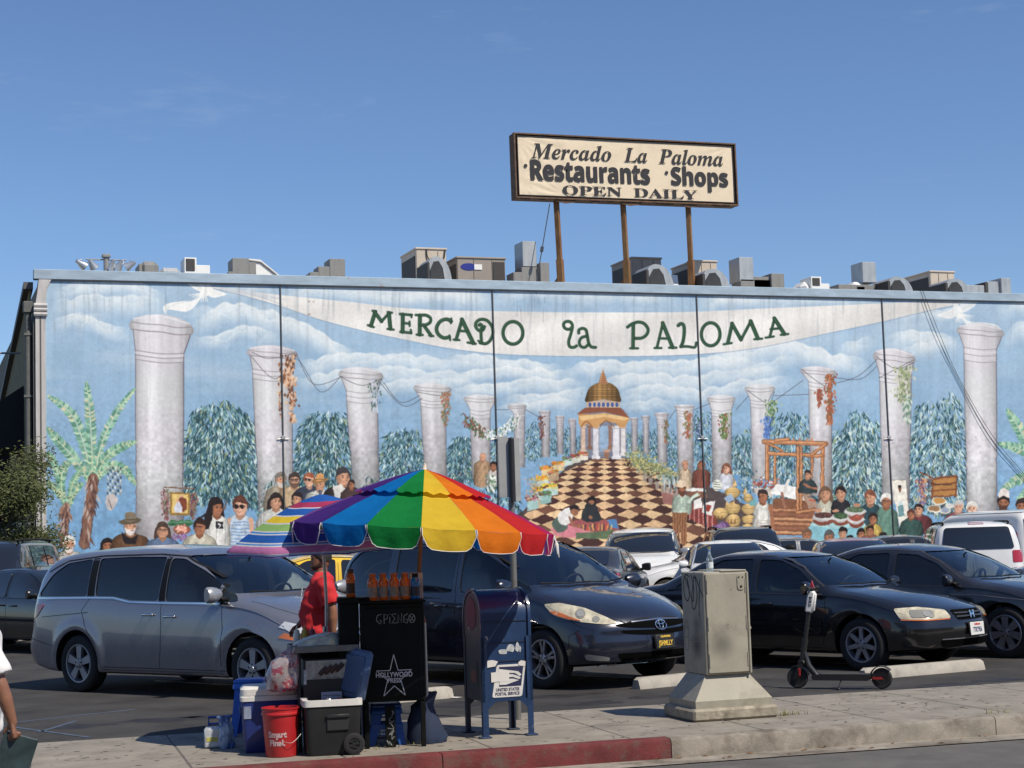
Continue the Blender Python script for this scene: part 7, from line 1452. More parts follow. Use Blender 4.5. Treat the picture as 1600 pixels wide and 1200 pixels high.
# ---------------------------------------------------------------- sign post with two sign backs
p = onz(810, 1112, 0); p = ony(809, 1100, 14.85); pole_m = mat('signpost_steel', (.20, .20, .19), .5, .5, var=.15, vs=6); back_m = mat('sign_back', (.36, .365, .36), .55, .2, var=.10, vs=3, dirt=((.24, .24, .23), 4, .5, .7, .5))
sp_ = thing('sign_post', 'grey post carrying two parking sign backs above the rainbow umbrella', 'street sign', (p.x, 14.85, .002))
zt = ony(806, 682, 14.85).z; b = MB(); b.tube([(0, 0, 0), (0, 0, zt-.6)], .030, 12); b.tube([(0, 0, zt-.6), (0, 0, zt-.015)], .032, 12, flat=.8); b.build('post', pole_m, sp_, 40)
b = MB(); b.tube([(0, -.05, zt-.62), (0, -.05, zt-.03)], .026, 12); b.ico((0, -.05, zt-.03), (.026, .026, .02), jit=0); b.build('dark_sleeve', mat('black_sleeve', (.02, .02, .022), .5), sp_, 40)
k = 15.6/2600
b = MB(); b.box((-.072, -.012, zt-.29), (.100, .006, .575), .002, rz=R(-10)); b.build('sign_panel', back_m, sp_, 30)
b = MB(); b.box((.064, -.0, zt-.315), (.085, .006, .60), .002, rz=R(24)); b.build('sign_panel', back_m, sp_, 30)
# ---------------------------------------------------------------- utility cabinet with a bottle on top
cab_m = mat('cabinet_paint', (.32, .30, .24), .6, var=.12, vs=3.5, bump=.06, bs=30, dirt=((.20, .18, .14), 3.2, .52, .70, .65))
def spots(m, L_):                                     # soft sprayed clouds of black paint at fixed places
    N, K = m.node_tree.nodes, m.node_tree.links; b = N['Principled BSDF']; cur = b.inputs['Base Color'].links[0].from_socket; tc = N.new('ShaderNodeTexCoord')
    for c, r_, a in L_:
        mp = N.new('ShaderNodeVectorMath'); mp.operation = 'DISTANCE'; mp.inputs[1].default_value = c; K.new(tc.outputs['Object'], mp.inputs[0]); mr = N.new('ShaderNodeMapRange'); mr.interpolation_type = 'SMOOTHSTEP'; mr.inputs[2].default_value = r_; mr.inputs[3].default_value = a; mr.inputs[4].default_value = 0; K.new(mp.outputs['Value'], mr.inputs[0])
        mx = N.new('ShaderNodeMix'); mx.data_type = 'RGBA'; mx.inputs[7].default_value = (.03, .03, .03, 1); K.new(mr.outputs[0], mx.inputs[0]); K.new(cur, mx.inputs[6]); cur = mx.outputs[2]
    K.new(cur, b.inputs['Base Color'])
spots(cab_m, [((.34, .09, .68), .20, .6), ((.195, .30, .66), .19, .85), ((.195, .28, .85), .14, .6), ((.45, .09, 1.2), .15, .15)])
cab_s = mat('cabinet_scuff', (.20, .19, .165), .7, var=.25, vs=4)
loc, rz = local_street(1084, 1129, R(-2))
cb = thing('utility_cabinet', 'beige graffitied utility cabinet on a flared pedestal and concrete pad', 'utility cabinet', loc, rz)
b = MB(); b.box((.42, .34, .055), (.84, .70, .11), .02); b.build('concrete_pad', mat('pad_concrete', (.30, .27, .21), .9, var=.3, vs=6, bump=.4, bs=25, dirt=((.13, .11, .08), 5, .5, .7, .8)), cb, 30)
b = MB(); R1 = lambda x0, x1, y0, y1, z: [(x0, y0, z), (x1, y0, z), (x1, y1, z), (x0, y1, z)]
b.loft([R1(.05, .80, .05, .65, .108), R1(.045, .805, .045, .655, .175), R1(.195, .625, .14, .56, .395)]); b.build('pedestal', cab_m, cb, 20)
BX0, BX1, BY0, BY1, BZ0, BZ1 = .195, .64, .105, .60, .398, 1.325
b = MB(); b.box(((BX0+BX1)/2, (BY0+BY1)/2, (BZ0+BZ1)/2), (BX1-BX0, BY1-BY0, BZ1-BZ0), .008); b.build('casing', cab_m, cb, 30)
b = MB(); b.box(((BX0+BX1)/2-.006, BY0-.008, (BZ0+BZ1)/2), (BX1-BX0-.045, .016, BZ1-BZ0-.03), .005); dr = b.build('door', cab_m, cb, 30)
b = MB(); b.box((BX1-.012, BY0-.012, (BZ0+BZ1)/2-.005), (.022, .02, BZ1-BZ0-.01), .006); b.prism([(BX1, .86), (BX1+.03, .80), (BX1, .79)], BY0+.02, BY0+.05, 'y'); b.build('edge_flange', cab_m, cb, 30)
b = MB(); b.box(((BX0+BX1)/2+.08, (BY0+BY1)/2, BZ1+.006), (.26, BY1-BY0+.01, .014), .004); b.build('lid', cab_m, cb, 30)
for z in (BZ0+.13, (BZ0+BZ1)/2, BZ1-.13):
    for x in (BX0+.028, BX1-.036): b = MB(); b.tube([(x, BY0-.018, z-.06), (x, BY0-.018, z+.06)], .006, 8); b.build('hinge', cab_m, dr, 40)
b = MB(); b.prism(corner_round([(BX1-.115, BZ1-.03), (BX1-.045, BZ1-.03), (BX1-.045, BZ1-.17), (BX1-.115, BZ1-.17)], .03), BY0-.024, BY0-.016, 'y'); lp = b.build('lock_plate', cab_m, dr, 30)
b = MB()
for x, z, r_ in ((BX1-.08, BZ1-.14, .012), (BX1-.10, BZ1-.055, .007), (BX1-.062, BZ1-.055, .007)): b.lathe([(0, -.002), (r_, -.002), (r_, .002), (0, .002)], 12, c=(x, BY0-.0255, z), axis='y')
b.build('lock_holes', mat('black_hole', (.01, .01, .01), .8), lp, 0)
b = MB()
for x, z in ((.40, .835), (.415, .815), (.418, .845), (.46, 1.16)): b.lathe([(0, -.001), (.004, -.001), (.004, .001), (0, .001)], 8, c=(x, BY0-.0175, z), axis='y')
b.build('bolt_holes', mat('black_hole', (.01, .01, .01), .8), dr, 0)
Tl = Matrix.Translation((BX0, 0, 0)) @ Matrix.Rotation(R(-90), 4, 'Z') @ Matrix.Rotation(R(90), 4, 'X')
def loc_u(pts): return [(-(BY1-u*(BY1-BY0)), z) for u, z in pts]
gr_ink = mat('black_marker', (.012, .012, .014), .6)
strokes([bez(loc_u(l), 6) for l in ([(.38, 1.28), (.22, 1.30), (.10, 1.22), (.14, 1.10), (.28, 1.06), (.36, 1.14), (.20, 1.28)], [(.28, 1.27), (.40, 1.12), (.52, 1.06), (.56, 1.20), (.46, 1.30)], [(.62, 1.30), (.50, 1.16), (.46, 1.02), (.58, .99), (.70, 1.10), (.66, 1.26), (.56, 1.28)], [(.66, 1.29), (.80, 1.20), (.98, 1.10)], [(.86, 1.26), (.80, 1.10), (.76, .92)])], .012, gr_ink, cb, Tl)
strokes([bez(loc_u(l), 5) for l in ([(.10, .86), (.05, .76), (.08, .62), (.22, .62), (.25, .78), (.18, .88), (.10, .84)], [(.06, .80), (.26, .82)], [(.06, .72), (.24, .73)], [(.80, .95), (.84, .80), (.80, .70), (.30, .70)])], .010, cab_s, cb, Tl)
def smudge(name, poly, m_, par, T): return flat(name, smooth2(poly, 5), m_, par, T, .0015, .0003)
p_ = Matrix.Translation((BX0, BY1, BZ1+.014)) @ Matrix.Translation((.10, -.30, 0))
lw = cb.matrix_basis.copy(); bt = thing('glass_bottle', 'empty clear glass bottle standing on the utility cabinet', 'bottle', (Matrix.Translation(loc) @ Matrix.Rotation(rz, 4, 'Z')) @ Vector((BX0+.10, BY0+.06, BZ1+.001)))
clear = mat('clear_glass', (.85, .92, .92), .03, trans=.92, spec=.6)
b = MB(); b.lathe([(.0, .004), (.030, .004), (.032, .02), (.032, .105), (.026, .13), (.014, .155), (.012, .20), (.014, .202), (.014, .214), (.010, .214), (.010, .16), (.024, .125), (.028, .10), (.028, .012), (0, .010)], 18, cap=False); b.build('bottle_glass', clear, bt, 50)
b = MB(); b.lathe([(.0328, .035), (.0328, .09)], 18, cap=False); b.build('paper_label', mat('label_pale', (.60, .66, .68), .6), bt, 50); b = MB(); b.lathe([(0, .232), (.013, .232), (.0155, .215), (.0155, .212)], 14, cap=False); b.build('bottle_cap', mat('gold_cap', (.55, .40, .14), .3, .8), bt, 40)
# ---------------------------------------------------------------- electric scooter
A, E = onz(1247, 1075, .0), onz(1383, 1076, .0); dv = (A-E).normalized(); rzs = math.atan2(dv.y, dv.x); wbs = .90
E = A-dv*wbs
sk_m = mat('scooter_black', (.016, .016, .018), .4, var=.15, vs=9); grip = mat('scooter_deck_grip', (.045, .045, .047), .9, bump=.3, bs=200); red_s = mat('scooter_red', (.34, .016, .02), .35)
sc_o = thing('electric_scooter', 'black electric scooter with red accents and white tag parked beside the pavement', 'scooter', (E.x, E.y, .0), rzs)
def swheel(x, r_, nm='wheel'):
    w = bpy.data.objects.new(nm, None); C.objects.link(w); w.parent = sc_o; w.location = (x, 0, r_)
    b = MB(); b.lathe([(r_*.62, -.024), (r_*.9, -.026), (r_, -.012), (r_, .012), (r_*.9, .026), (r_*.62, .024)], 28, axis='y', cap=False); b.build('tyre', rub, w, 45)
    b = MB(); b.lathe([(r_*.64, -.016), (r_*.55, -.012), (.03, -.018), (0, -.018)], 20, axis='y'); b.lathe([(r_*.64, .016), (r_*.55, .012), (.03, .018), (0, .018)], 20, axis='y'); b.build('hub', mat('scooter_hub', (.03, .03, .032), .35, .4), w, 40); return w
swheel(0, .108); swheel(wbs, .112)
b = MB(); b.prism(corner_round([(.13, .085), (.10, .135), (.12, .150), (.66, .150), (.74, .135), (.72, .088)], .015), -.075, .075, 'y'); b.build('deck', sk_m, sc_o, 35)
b = MB(); b.box((.39, 0, .153), (.50, .13, .006), .002); b.build('deck_grip', grip, sc_o, 30)
b = MB(); b.prism([(-.02, -.012), (.03, .014), (.12, .008), (.12, -.008), (.03, -.014)], .10, .155); arc = [(.126*math.cos(a), .112+.126*math.sin(a)) for a in [R(20+10*k) for k in range(13)]]
b.prism(arc+[(x*.93, .112+(z-.112)*.93) for x, z in arc[::-1]], -.042, .042, 'y'); b.build('rear_mudguard', grip, sc_o, 40)
b = MB()
for s in (-1, 1): b.prism([(-.02, .10), (.08, .097), (.10, .12), (-.0, .124)], s*.030, s*.040, 'y')
b.build('rear_fork', red_s, sc_o, 30); b = MB(); b.ico((.0, -.046, .112), (.02, .012, .02), jit=0); b.build('tail_lamp', chrome, sc_o, 40)
st0, st1 = Vector((wbs-.055, 0, .26)), Vector((wbs-.205, 0, 1.06))
b = MB(); b.tube([st0, st0.lerp(st1, .32)], .032, 12); b.tube([st0.lerp(st1, .30), st1], .0235, 12); b.build('stem', sk_m, sc_o, 40)
b = MB(); b.tube([(.68, 0, .115), (wbs-.12, 0, .24), (wbs-.075, 0, .42)], [.034, .036, .026], 10); b.tube([(.72, -.035, .145), (wbs-.09, -.03, .40)], .006, 6); b.build('frame_brace', sk_m, sc_o, 40)
b = MB()
for s in (-1, 1): b.prism([(wbs-.025, .10), (wbs+.025, .10), (wbs-.03, .29), (wbs-.085, .29)], s*.031, s*.045, 'y')
b.box((wbs-.055, 0, .27), (.075, .09, .05), .012); arc = [(wbs+.128*math.cos(a), .112+.128*math.sin(a)) for a in [R(60+11*k) for k in range(11)]]; b.prism(arc+[(wbs+(x-wbs)*.93, .112+(z-.112)*.93) for x, z in arc[::-1]], -.036, .036, 'y'); b.build('front_fork', sk_m, sc_o, 40)
b = MB()
for s in (-1, 1): b.box((wbs-.035, s*.049, .17), (.022, .008, .08), .004)
b.build('fork_reflector', red_s, sc_o, 30)
b = MB(); b.tube([st1+Vector((0, -.23, 0)), st1+Vector((0, .23, 0))], .013, 10); b.build('handlebar', sk_m, sc_o, 45)
for s in (-1, 1): b = MB(); b.tube([st1+Vector((0, s*.13, 0)), st1+Vector((0, s*.24, 0))], .018, 10); b.tube([st1+Vector((.02, s*.10, -.005)), st1+Vector((.06, s*.20, -.02))], .006, 6); b.build('grip', rub, sc_o, 45)
b = MB(); b.prism([(-.02, 0), (.025, 0), (.0, .08)], -.02, .02, 'y', T=Matrix.Translation(st1+Vector((0, 0, .0)))); b.build('throttle_housing', red_s, sc_o, 30)
ax = (st1-st0).normalized(); T = frame(st0.lerp(st1, .82), ax.cross(Vector((0, 1, 0))), ax); b = MB(); b.box((0, 0, 0), (.085, .235, .062), .016, T=T @ Matrix.Rotation(0, 4, 'X')); b.box((.046, 0, 0), (.02, .19, .045), .008, T=T); tgo = b.build('battery_tag', mat('white_plastic', (.70, .70, .69), .35), sc_o, 40)
T2 = frame(st0.lerp(st1, .82)+Vector((0, .0325, 0)), -ax, Vector((0, 1, 0)).cross(-ax)); text('BIRD', .042, gr_ink, tgo, T2, 'tag_lettering', .0006, .001, spacing=1.3)
T2 = frame(st0.lerp(st1, .82)+Vector((0, -.0325, 0)), ax, Vector((0, -1, 0)).cross(ax)); text('BIRD', .042, gr_ink, tgo, T2, 'tag_lettering', .0006, .001, spacing=1.3)
b = MB(); b.tube([(.42, .05, .09), (.44, .13, .004)], .008, 6); b.box((.44, .135, .006), (.05, .03, .012), .004); b.build('kickstand', sk_m, sc_o, 40)
b = MB(); b.tube(bez([st1+Vector((.02, .05, -.02)), st1+Vector((.07, .03, -.12)), st1.lerp(st0, .3)+Vector((.035, 0, 0))], 5), .005, 6); b.build('brake_cable', sk_m, sc_o, 40)
# ---------------------------------------------------------------- tree at the left edge
def tree(name, label, loc, h, rad, seed, nl, cm, tm):
    q = random.Random(seed); t = thing(name, label, 'tree', loc); b = MB(); b.tube([(0, 0, -.05), (.05, .02, h*.3), (.0, .08, h*.55)], [.16, .12, .08], 10); tips = []
    for k in range(16):
        a = q.uniform(0, 6.28); z0 = h*q.uniform(.25, .55); e = Vector((math.cos(a)*rad*q.uniform(.4, .95), math.sin(a)*rad*q.uniform(.4, .95), h*q.uniform(.32, .95))); m_ = Vector((e.x*.45, e.y*.45, (z0+e.z)/2+.1)); b.tube([(.02, .03, z0), m_, e], [.05, .03, .01], 6); tips += [e, m_.lerp(e, .5)]
    b.build('trunk', tm, t, 50); b = MB()
    for _ in range(nl):
        c = q.choice(tips); p = c+Vector((q.gauss(0, rad*.20), q.gauss(0, rad*.20), q.gauss(0, rad*.16))); d = Vector((q.gauss(0, 1), q.gauss(0, 1), q.gauss(-.3, .7))).normalized(); s = d.orthogonal().normalized()*q.uniform(.012, .026); L_ = q.uniform(.07, .15)
        b.add([p-s*.2, p+d*L_*.5+s, p+d*L_, p+d*L_*.5-s], [(0, 1, 2, 3)])
    b.build('crown', cm, t, 0, fix=False); return t
lfm = mat('tree_leaf', (.055, .068, .015), .7, var=.4, vs=2.5); bark = mat('bark', (.09, .07, .05), .9, var=.3, vs=8)
p = depth_at(-6, 38.5); tree('street_tree', 'feathery green tree at the left edge before the dark side wall', (p.x, p.y, .09), 4.5, 1.25, 7, 24000, lfm, bark)
p = depth_at(-60, 52); tree('street_tree', 'taller shaded tree behind the building corner at far left', (p.x, p.y, .1), 5.2, 2.4, 9, 3500, lfm, bark)
# ---------------------------------------------------------------- umbrellas
def fabric(name, col, tr=.45, stripes=None, rough=.75):
    if name in MATS: return MATS[name]
    m = bpy.data.materials.new(name); m.use_nodes = True; N, L = m.node_tree.nodes, m.node_tree.links; N.remove(N['Principled BSDF'])
    df = N.new('ShaderNodeBsdfDiffuse'); tl = N.new('ShaderNodeBsdfTranslucent'); mx = N.new('ShaderNodeMixShader'); mx.inputs[0].default_value = tr; tc = N.new('ShaderNodeTexCoord')
    nz = N.new('ShaderNodeTexNoise'); nz.inputs['Scale'].default_value = 7; nz.inputs['Detail'].default_value = 5; L.new(tc.outputs['Object'], nz.inputs[0])
    mr = N.new('ShaderNodeMapRange'); mr.inputs[3].default_value = .78; mr.inputs[4].default_value = 1.15; L.new(nz.outputs[0], mr.inputs[0])
    mm_ = N.new('ShaderNodeMix'); mm_.data_type = 'RGBA'; mm_.blend_type = 'MULTIPLY'; mm_.inputs[0].default_value = 1; mm_.inputs[6].default_value = (*col, 1); L.new(mr.outputs[0], mm_.inputs[7])
    if stripes:
        at = N.new('ShaderNodeAttribute'); at.attribute_name = 'band'; rp = N.new('ShaderNodeValToRGB'); rp.color_ramp.interpolation = 'CONSTANT'; L.new(at.outputs['Fac'], rp.inputs[0])
        while len(rp.color_ramp.elements) > 1: rp.color_ramp.elements.remove(rp.color_ramp.elements[-1])
        rp.color_ramp.elements[0].position = 0; rp.color_ramp.elements[0].color = (*stripes[0][1], 1)
        for p_, c_ in stripes[1:]: e = rp.color_ramp.elements.new(p_); e.color = (*c_, 1)
        L.new(rp.outputs[0], mm_.inputs[6])
    L.new(mm_.outputs[2], df.inputs[0]); L.new(mm_.outputs[2], tl.inputs[0]); L.new(df.outputs[0], mx.inputs[1]); L.new(tl.outputs[0], mx.inputs[2])
    bp = N.new('ShaderNodeBump'); bp.inputs['Strength'].default_value = .25; bp.inputs['Distance'].default_value = .02; n2 = N.new('ShaderNodeTexNoise'); n2.inputs['Scale'].default_value = 22; n2.inputs['Detail'].default_value = 3; L.new(tc.outputs['Object'], n2.inputs[0]); L.new(n2.outputs[0], bp.inputs['Height']); L.new(bp.outputs[0], df.inputs['Normal'])
    L.new(mx.outputs[0], N['Material Output'].inputs[0]); MATS[name] = m; return m
RB = [('yellow', (.78, .54, .05)), ('orange', (.80, .22, .025)), ('red', (.58, .035, .04)), ('magenta', (.42, .03, .14)), ('violet', (.20, .09, .32)), ('purple', (.075, .035, .22)), ('blue', (.01, .18, .52)), ('green', (.015, .24, .06))]
piping = mat('white_piping', (.72, .70, .68), .7)
wood = mat('umbrella_pole_wood', (.20, .10, .05), .6, var=.25, vs=12, vstretch=(4, 4, .6)); alu = mat('aluminium_pole', (.46, .46, .47), .35, .8, var=.1, vs=8)
CU = ony(662, 1050, 13.62); um_c = Vector((CU.x+.012, 13.62, .002))
um = thing('rainbow_umbrella', 'big rainbow panelled market umbrella with scalloped valance over the black newspaper box', 'umbrella', um_c)
NP, RR, ZP, ZR = 16, 1.13, 2.245, 1.80
fwd_a = math.atan2(-um_c.y, -um_c.x)                  # the green-yellow seam points at the street
TL = Matrix.Translation((0, 0, ZR)) @ Matrix.Rotation(R(-4.6), 4, Vector((math.sin(YAW), math.cos(YAW), 0))*-1) @ Matrix.Translation((0, 0, -ZR))
def can(rf, a, seam, z_off=0):
    """point of the canopy at fraction rf of the radius and bearing a; seam = 0 on a rib, 1 mid-panel"""
    z = ZP+z_off-(ZP-ZR)*(rf**1.25); r_ = RR*rf*(1-.035*seam*rf); return TL @ Vector((r_*math.cos(a), r_*math.sin(a), z-.030*seam*rf*(1-rf*.6)))
for p_ in range(NP):
    nm, col = RB[p_ % 8]; m_ = fabric(nm+'_canvas', col); a0 = fwd_a+p_*2*math.pi/NP; da = 2*math.pi/NP; qk = random.Random(p_)
    b = MB(); NA, NRr = 8, 10; rows = []
    for i in range(NRr+1):
        rf = .36+(1-.36)*i/NRr; rows.append([can(rf, a0+da*j/NA, math.sin(math.pi*j/NA))+Vector((0, 0, qk.uniform(-.002, .002))) for j in range(NA+1)])
    b.loft(rows, closed=False); o = b.build('canopy_panel', m_, um, 60, fix=False)
    b = MB(); rows = []                                # hanging flap with rounded corners
    NV = 12
    for i in range(5):
        row = []
        for j in range(NV+1):
            u = .014+.972*j/NV; dep = .16*min(1, (min(u, 1-u)/.13)**.45 if min(u, 1-u) < .13 else 1)*(1+.05*math.sin(math.pi*u)); e = can(1, a0+da*u, math.sin(math.pi*u)); out = Vector((math.cos(a0+da*u), math.sin(a0+da*u), 0)); t = i/4
            row.append(e+out*(.004+.016*math.sin(t*2.5+p_)*t+.012*t*math.sin(u*13+p_*2.1))-Vector((0, 0, dep*t)))
        rows.append(row)
    b.loft(rows, closed=False); fo = b.build('valance_flap', m_, o, 60, fix=False)
    b = MB(); b.tube([rows[i][0] for i in range(5)]+rows[4][1:-1]+[rows[i][-1] for i in range(4, -1, -1)], .003, 5); b.build('piping', piping, fo, 60)
    b = MB(); rows = []                                # vent cap over the gap
    for i in range(6):
        rf = .015+.50*i/5; row = []
        for j in range(NA+1): q_ = can(rf, a0+da*j/NA, math.sin(math.pi*j/NA)*.6, .055-.035*rf); row.append(q_+Vector((0, 0, .010*math.sin(j/NA*math.pi*4+p_)*(i == 5))))
        rows.append(row)
    b.loft(rows, closed=False); b.build('vent_panel', m_, um, 60, fix=False)
for p_ in range(0, NP, 2):
    a = fwd_a+p_*2*math.pi/NP; b = MB(); b.tube([can(.03, a, 0)-Vector((0, 0, .05)), can(.5, a, 0)-Vector((0, 0, .02)), can(.99, a, 0)-Vector((0, 0, .012))], .005, 6); b.tube([TL @ Vector((.02*math.cos(a), .02*math.sin(a), ZP-.42)), can(.5, a, 0)-Vector((0, 0, .02))], .004, 5); b.build('rib', alu, um, 60)
b = MB(); b.tube([TL @ Vector((0, 0, ZP+.035)), TL @ Vector((0, 0, 1.2)), (.005, 0, 1.0)], .019, 12); b.build('upper_pole', wood, um, 45)
b = MB(); b.tube([(.005, 0, 1.0), (.012, 0, 0)], .017, 12); b.build('lower_pole', alu, um, 45)
b = MB(); b.lathe([(.0, ZP+.105), (.012, ZP+.10), (.02, ZP+.05), (.035, ZP+.038)], 12, T=TL, cap=False); b.build('finial', mat('finial_cream', (.62, .52, .42), .6), um, 45)
b = MB()
for k, a in enumerate((-.62, -.50)): e = can(1, fwd_a+math.pi/2*1.02+a*.1*0+k*.1, 0); b.tube([e, e+Vector((.02+.03*k, -.01, -.09)), e+Vector((.03+.03*k, -.01, -.17-.03*k))], [.006, .010, .004], 5)
b.build('tie_straps', piping, um, 45)
S0, S1, S2_, S3, S4_, S5, S6 = (.62, .62, .64), (.03, .12, .42), (.54, .20, .40), (.06, .25, .60), (.75, .55, .05), (.28, .48, .16), (.40, .05, .12)
sf = fabric('striped_canvas', (.5, .5, .5), .3, [(0, S1), (.20, S6), (.30, S0), (.315, S1), (.42, S0), (.44, S4_), (.53, S0), (.55, S5), (.64, S0), (.655, S3), (.675, S0), (.69, S1), (.785, S0), (.80, S3), (.815, S0), (.83, S2_), (.925, S0), (.94, S3), (.95, S0), (.962, S1), (.985, S2_)])
CS = ony(508, 1000, 14.2); us = thing('striped_umbrella', 'smaller blue pink and green striped umbrella behind the rainbow umbrella', 'umbrella', (CS.x, 14.2, .002))
b = MB(); rows = []; NA = 64; RS, ZS0, ZS1 = .84, 2.12, 1.695; bands = []
TS = Matrix.Translation((0, 0, 1.7)) @ Matrix.Rotation(R(4.5), 4, Vector((math.cos(YAW), -math.sin(YAW), 0))) @ Matrix.Rotation(R(-1.5), 4, Vector((math.sin(YAW), math.cos(YAW), 0))) @ Matrix.Translation((0, 0, -1.7))
for i in range(19):
    rf = i/16 if i <= 16 else 1.0; dropv = max(0, i-16)*.022; row = []
    for j in range(NA):
        a = 2*math.pi*j/NA; s_ = abs(math.sin(a*4)); r_ = max(.004, RS*rf*(1-.055*s_*rf)); row.append(TS @ Vector((r_*math.cos(a), r_*math.sin(a), ZS0-(ZS0-ZS1)*rf**1.4-.02*s_*rf*(1-rf)-dropv*(1-.3*s_)))); bands.append(min(.999, (rf*.9+max(0, i-16)*.05)))
    rows.append(row)
b.loft(rows, closed=True, cap=False); o = b.build('canopy', sf, us, 60, fix=False); at = o.data.attributes.new('band', 'FLOAT', 'POINT'); at.data.foreach_set('value', bands)
b = MB(); b.tube([TS @ Vector((0, 0, ZS0+.04)), TS @ Vector((0, 0, 1.2)), (.0, 0, 0)], .014, 10); b.tube([(0, 0, .98), (0, 0, .90)], .02, 10); b.build('pole', alu, us, 45)
for k in range(8): a = k*math.pi/4; b = MB(); b.tube([TS @ Vector((.02*math.cos(a), .02*math.sin(a), ZS0-.02)), TS @ Vector((.5*RS*math.cos(a), .5*RS*math.sin(a), ZS0-(ZS0-ZS1)*.38-.012)), TS @ Vector((RS*.995*math.cos(a), RS*.995*math.sin(a), ZS1-.01))], .004, 5); b.build('rib', alu, us, 45)
# ---------------------------------------------------------------- newspaper box and what stands on and under it
rk_m = mat('newsbox_black', (.005, .0065, .006), .55, spec=.15, var=.25, vs=5, dirt=((.014, .016, .016), 6, .55, .75, .5)); wink = mat('white_lettering', (.62, .62, .61), .7); ginky = mat('grey_marker', (.30, .31, .31), .7)
NRZ = R(-13); p = onz(560, 1170, .002); NW, ND, NZ0, NZ1 = .525, .46, .375, 1.185
p = ony(567, 1100, 13.50); rk = thing('newspaper_box', 'tall black newspaper box with a white star and graffiti under the rainbow umbrella', 'newspaper box', (p.x, 13.50, .002), NRZ)
b = MB(); b.box((NW/2, ND/2, (NZ0+NZ1)/2), (NW, ND, NZ1-NZ0), .012); b.build('cabinet', rk_m, rk, 35)
b = MB(); b.box((NW/2, -.006, (NZ0+NZ1)/2), (NW-.06, .014, NZ1-NZ0-.08), .006); b.build('door_panel', rk_m, rk, 35)
b = MB(); b.box((NW/2, ND/2, NZ1+.008), (NW+.03, ND+.03, .022), .006); b.box((.02, ND*.5, NZ1+.03), (.14, ND*.7, .04), .008); b.build('top_plate', rk_m, rk, 35)
for x in (.03, NW-.03):
    for y in (.03, ND-.03): b = MB(); b.box((x, y, NZ0/2), (.04, .04, NZ0), .004); b.build('leg', rk_m, rk, 35)
TR = Matrix.Translation((0, -.0135, 0)) @ Matrix.Rotation(R(90), 4, 'X')
stp = []
for k in range(10): a = math.pi/2+k*math.pi/5; r_ = .155 if k % 2 == 0 else .058; stp.append((.262+r_*math.cos(a)*.98, .575+r_*math.sin(a)*1.2))
strokes([stp[i:i+2] for i in (8, 9)]+[[stp[9], stp[0]], stp[0:2], stp[1:3], stp[2:4], stp[3:5], stp[4:6], stp[5:7], stp[6:8], stp[7:9]], .006, wink, rk, TR, 'star_outline')
text('HOLLYWOOD', .058, wink, rk, TR @ Matrix.Translation((.262, .595, .003)), 'box_lettering', .0005, .001, sx=.80); text('PRESS', .052, wink, rk, TR @ Matrix.Translation((.262, .548, .003)), 'box_lettering', .0005, .001, sx=.85)
GZ = 1.045; gx = .125; gl = []
for ch in ([(.045, .05), (.01, .04), (.0, .0), (.03, -.03), (.045, -.005), (.025, .0)], [(.065, -.03), (.065, .05), (.095, .04), (.09, .012), (.065, .005)], [(.112, -.028), (.112, .025)], [(.112, .045), (.114, .05)], [(.165, .05), (.128, .045), (.155, .01), (.128, -.025), (.17, -.025)], [(.18, -.028), (.18, .045), (.21, -.025), (.212, .05)], [(.262, .048), (.23, .03), (.228, -.02), (.255, -.03), (.262, .0), (.245, .002)]): gl.append(ch)
gl.append([(.295+.026*math.cos(a), .008+.036*math.sin(a)) for a in [k*math.pi/6 for k in range(13)]]); gl += [[(.278, .03), (.312, -.018)], [(.278, -.018), (.312, .032)]]
strokes([[(gx+x, GZ+y) for x, y in l] for l in gl], .0045, ginky, rk, TR)
MRK = Matrix.Translation(rk.location) @ Matrix.Rotation(NRZ, 4, 'Z')
orange = mat('orange_drink', (.72, .13, .012), .12, trans=.25, coat=.5); dk_or = mat('dark_orange_cap', (.50, .10, .02), .35); bl_dr = mat('blue_drink', (.01, .16, .50), .12, trans=.25, coat=.5); dk_lab = mat('bottle_label', (.26, .20, .17), .5, var=.5, vs=40)
def bottle(name, label, cat, pos, liq, cap_m, lab_m, h=.225, r_=.043, group=None):
    t = thing(name, label, cat, pos, 0, group); b = MB(); b.lathe([(0, 0), (r_*.92, .002), (r_, .012), (r_, h*.30), (r_*.93, h*.36), (r_*.93, h*.52), (r_, h*.60), (r_*.98, h*.72), (r_*.62, h*.84), (r_*.55, h*.87)], 18); b.build('bottle_body', liq, t, 50)
    b = MB(); b.lathe([(r_*1.015, h*.14), (r_*1.015, h*.32), (r_*.95, h*.37), (r_*.95, h*.50)], 18, cap=False); b.build('label_band', lab_m, t, 50); b = MB(); b.lathe([(r_*.6, h*.86), (r_*.64, h*.87), (r_*.64, h), (0, h)], 16); b.build('bottle_cap', cap_m, t, 40); return t
for i, lb in enumerate(('leftmost of four orange drink bottles in a row on the newspaper box', 'second from left of the four orange drink bottles on the newspaper box', 'third from left of the four orange drink bottles on the newspaper box', 'orange drink bottle next to the blue one on the newspaper box')): bottle('drink_bottle', lb, 'bottle', MRK @ Vector((.105+.090*i, .10+.01*(i % 2), NZ1+.0195)), orange, dk_or, dk_lab, group='orange drink bottles on the newspaper box')
bottle('drink_bottle', 'blue drink bottle with dark cap beside a pale carton', 'bottle', MRK @ Vector((.462, .10, NZ1+.0195)), bl_dr, blk, mat('dark_band', (.02, .025, .05), .5), .215, .041)
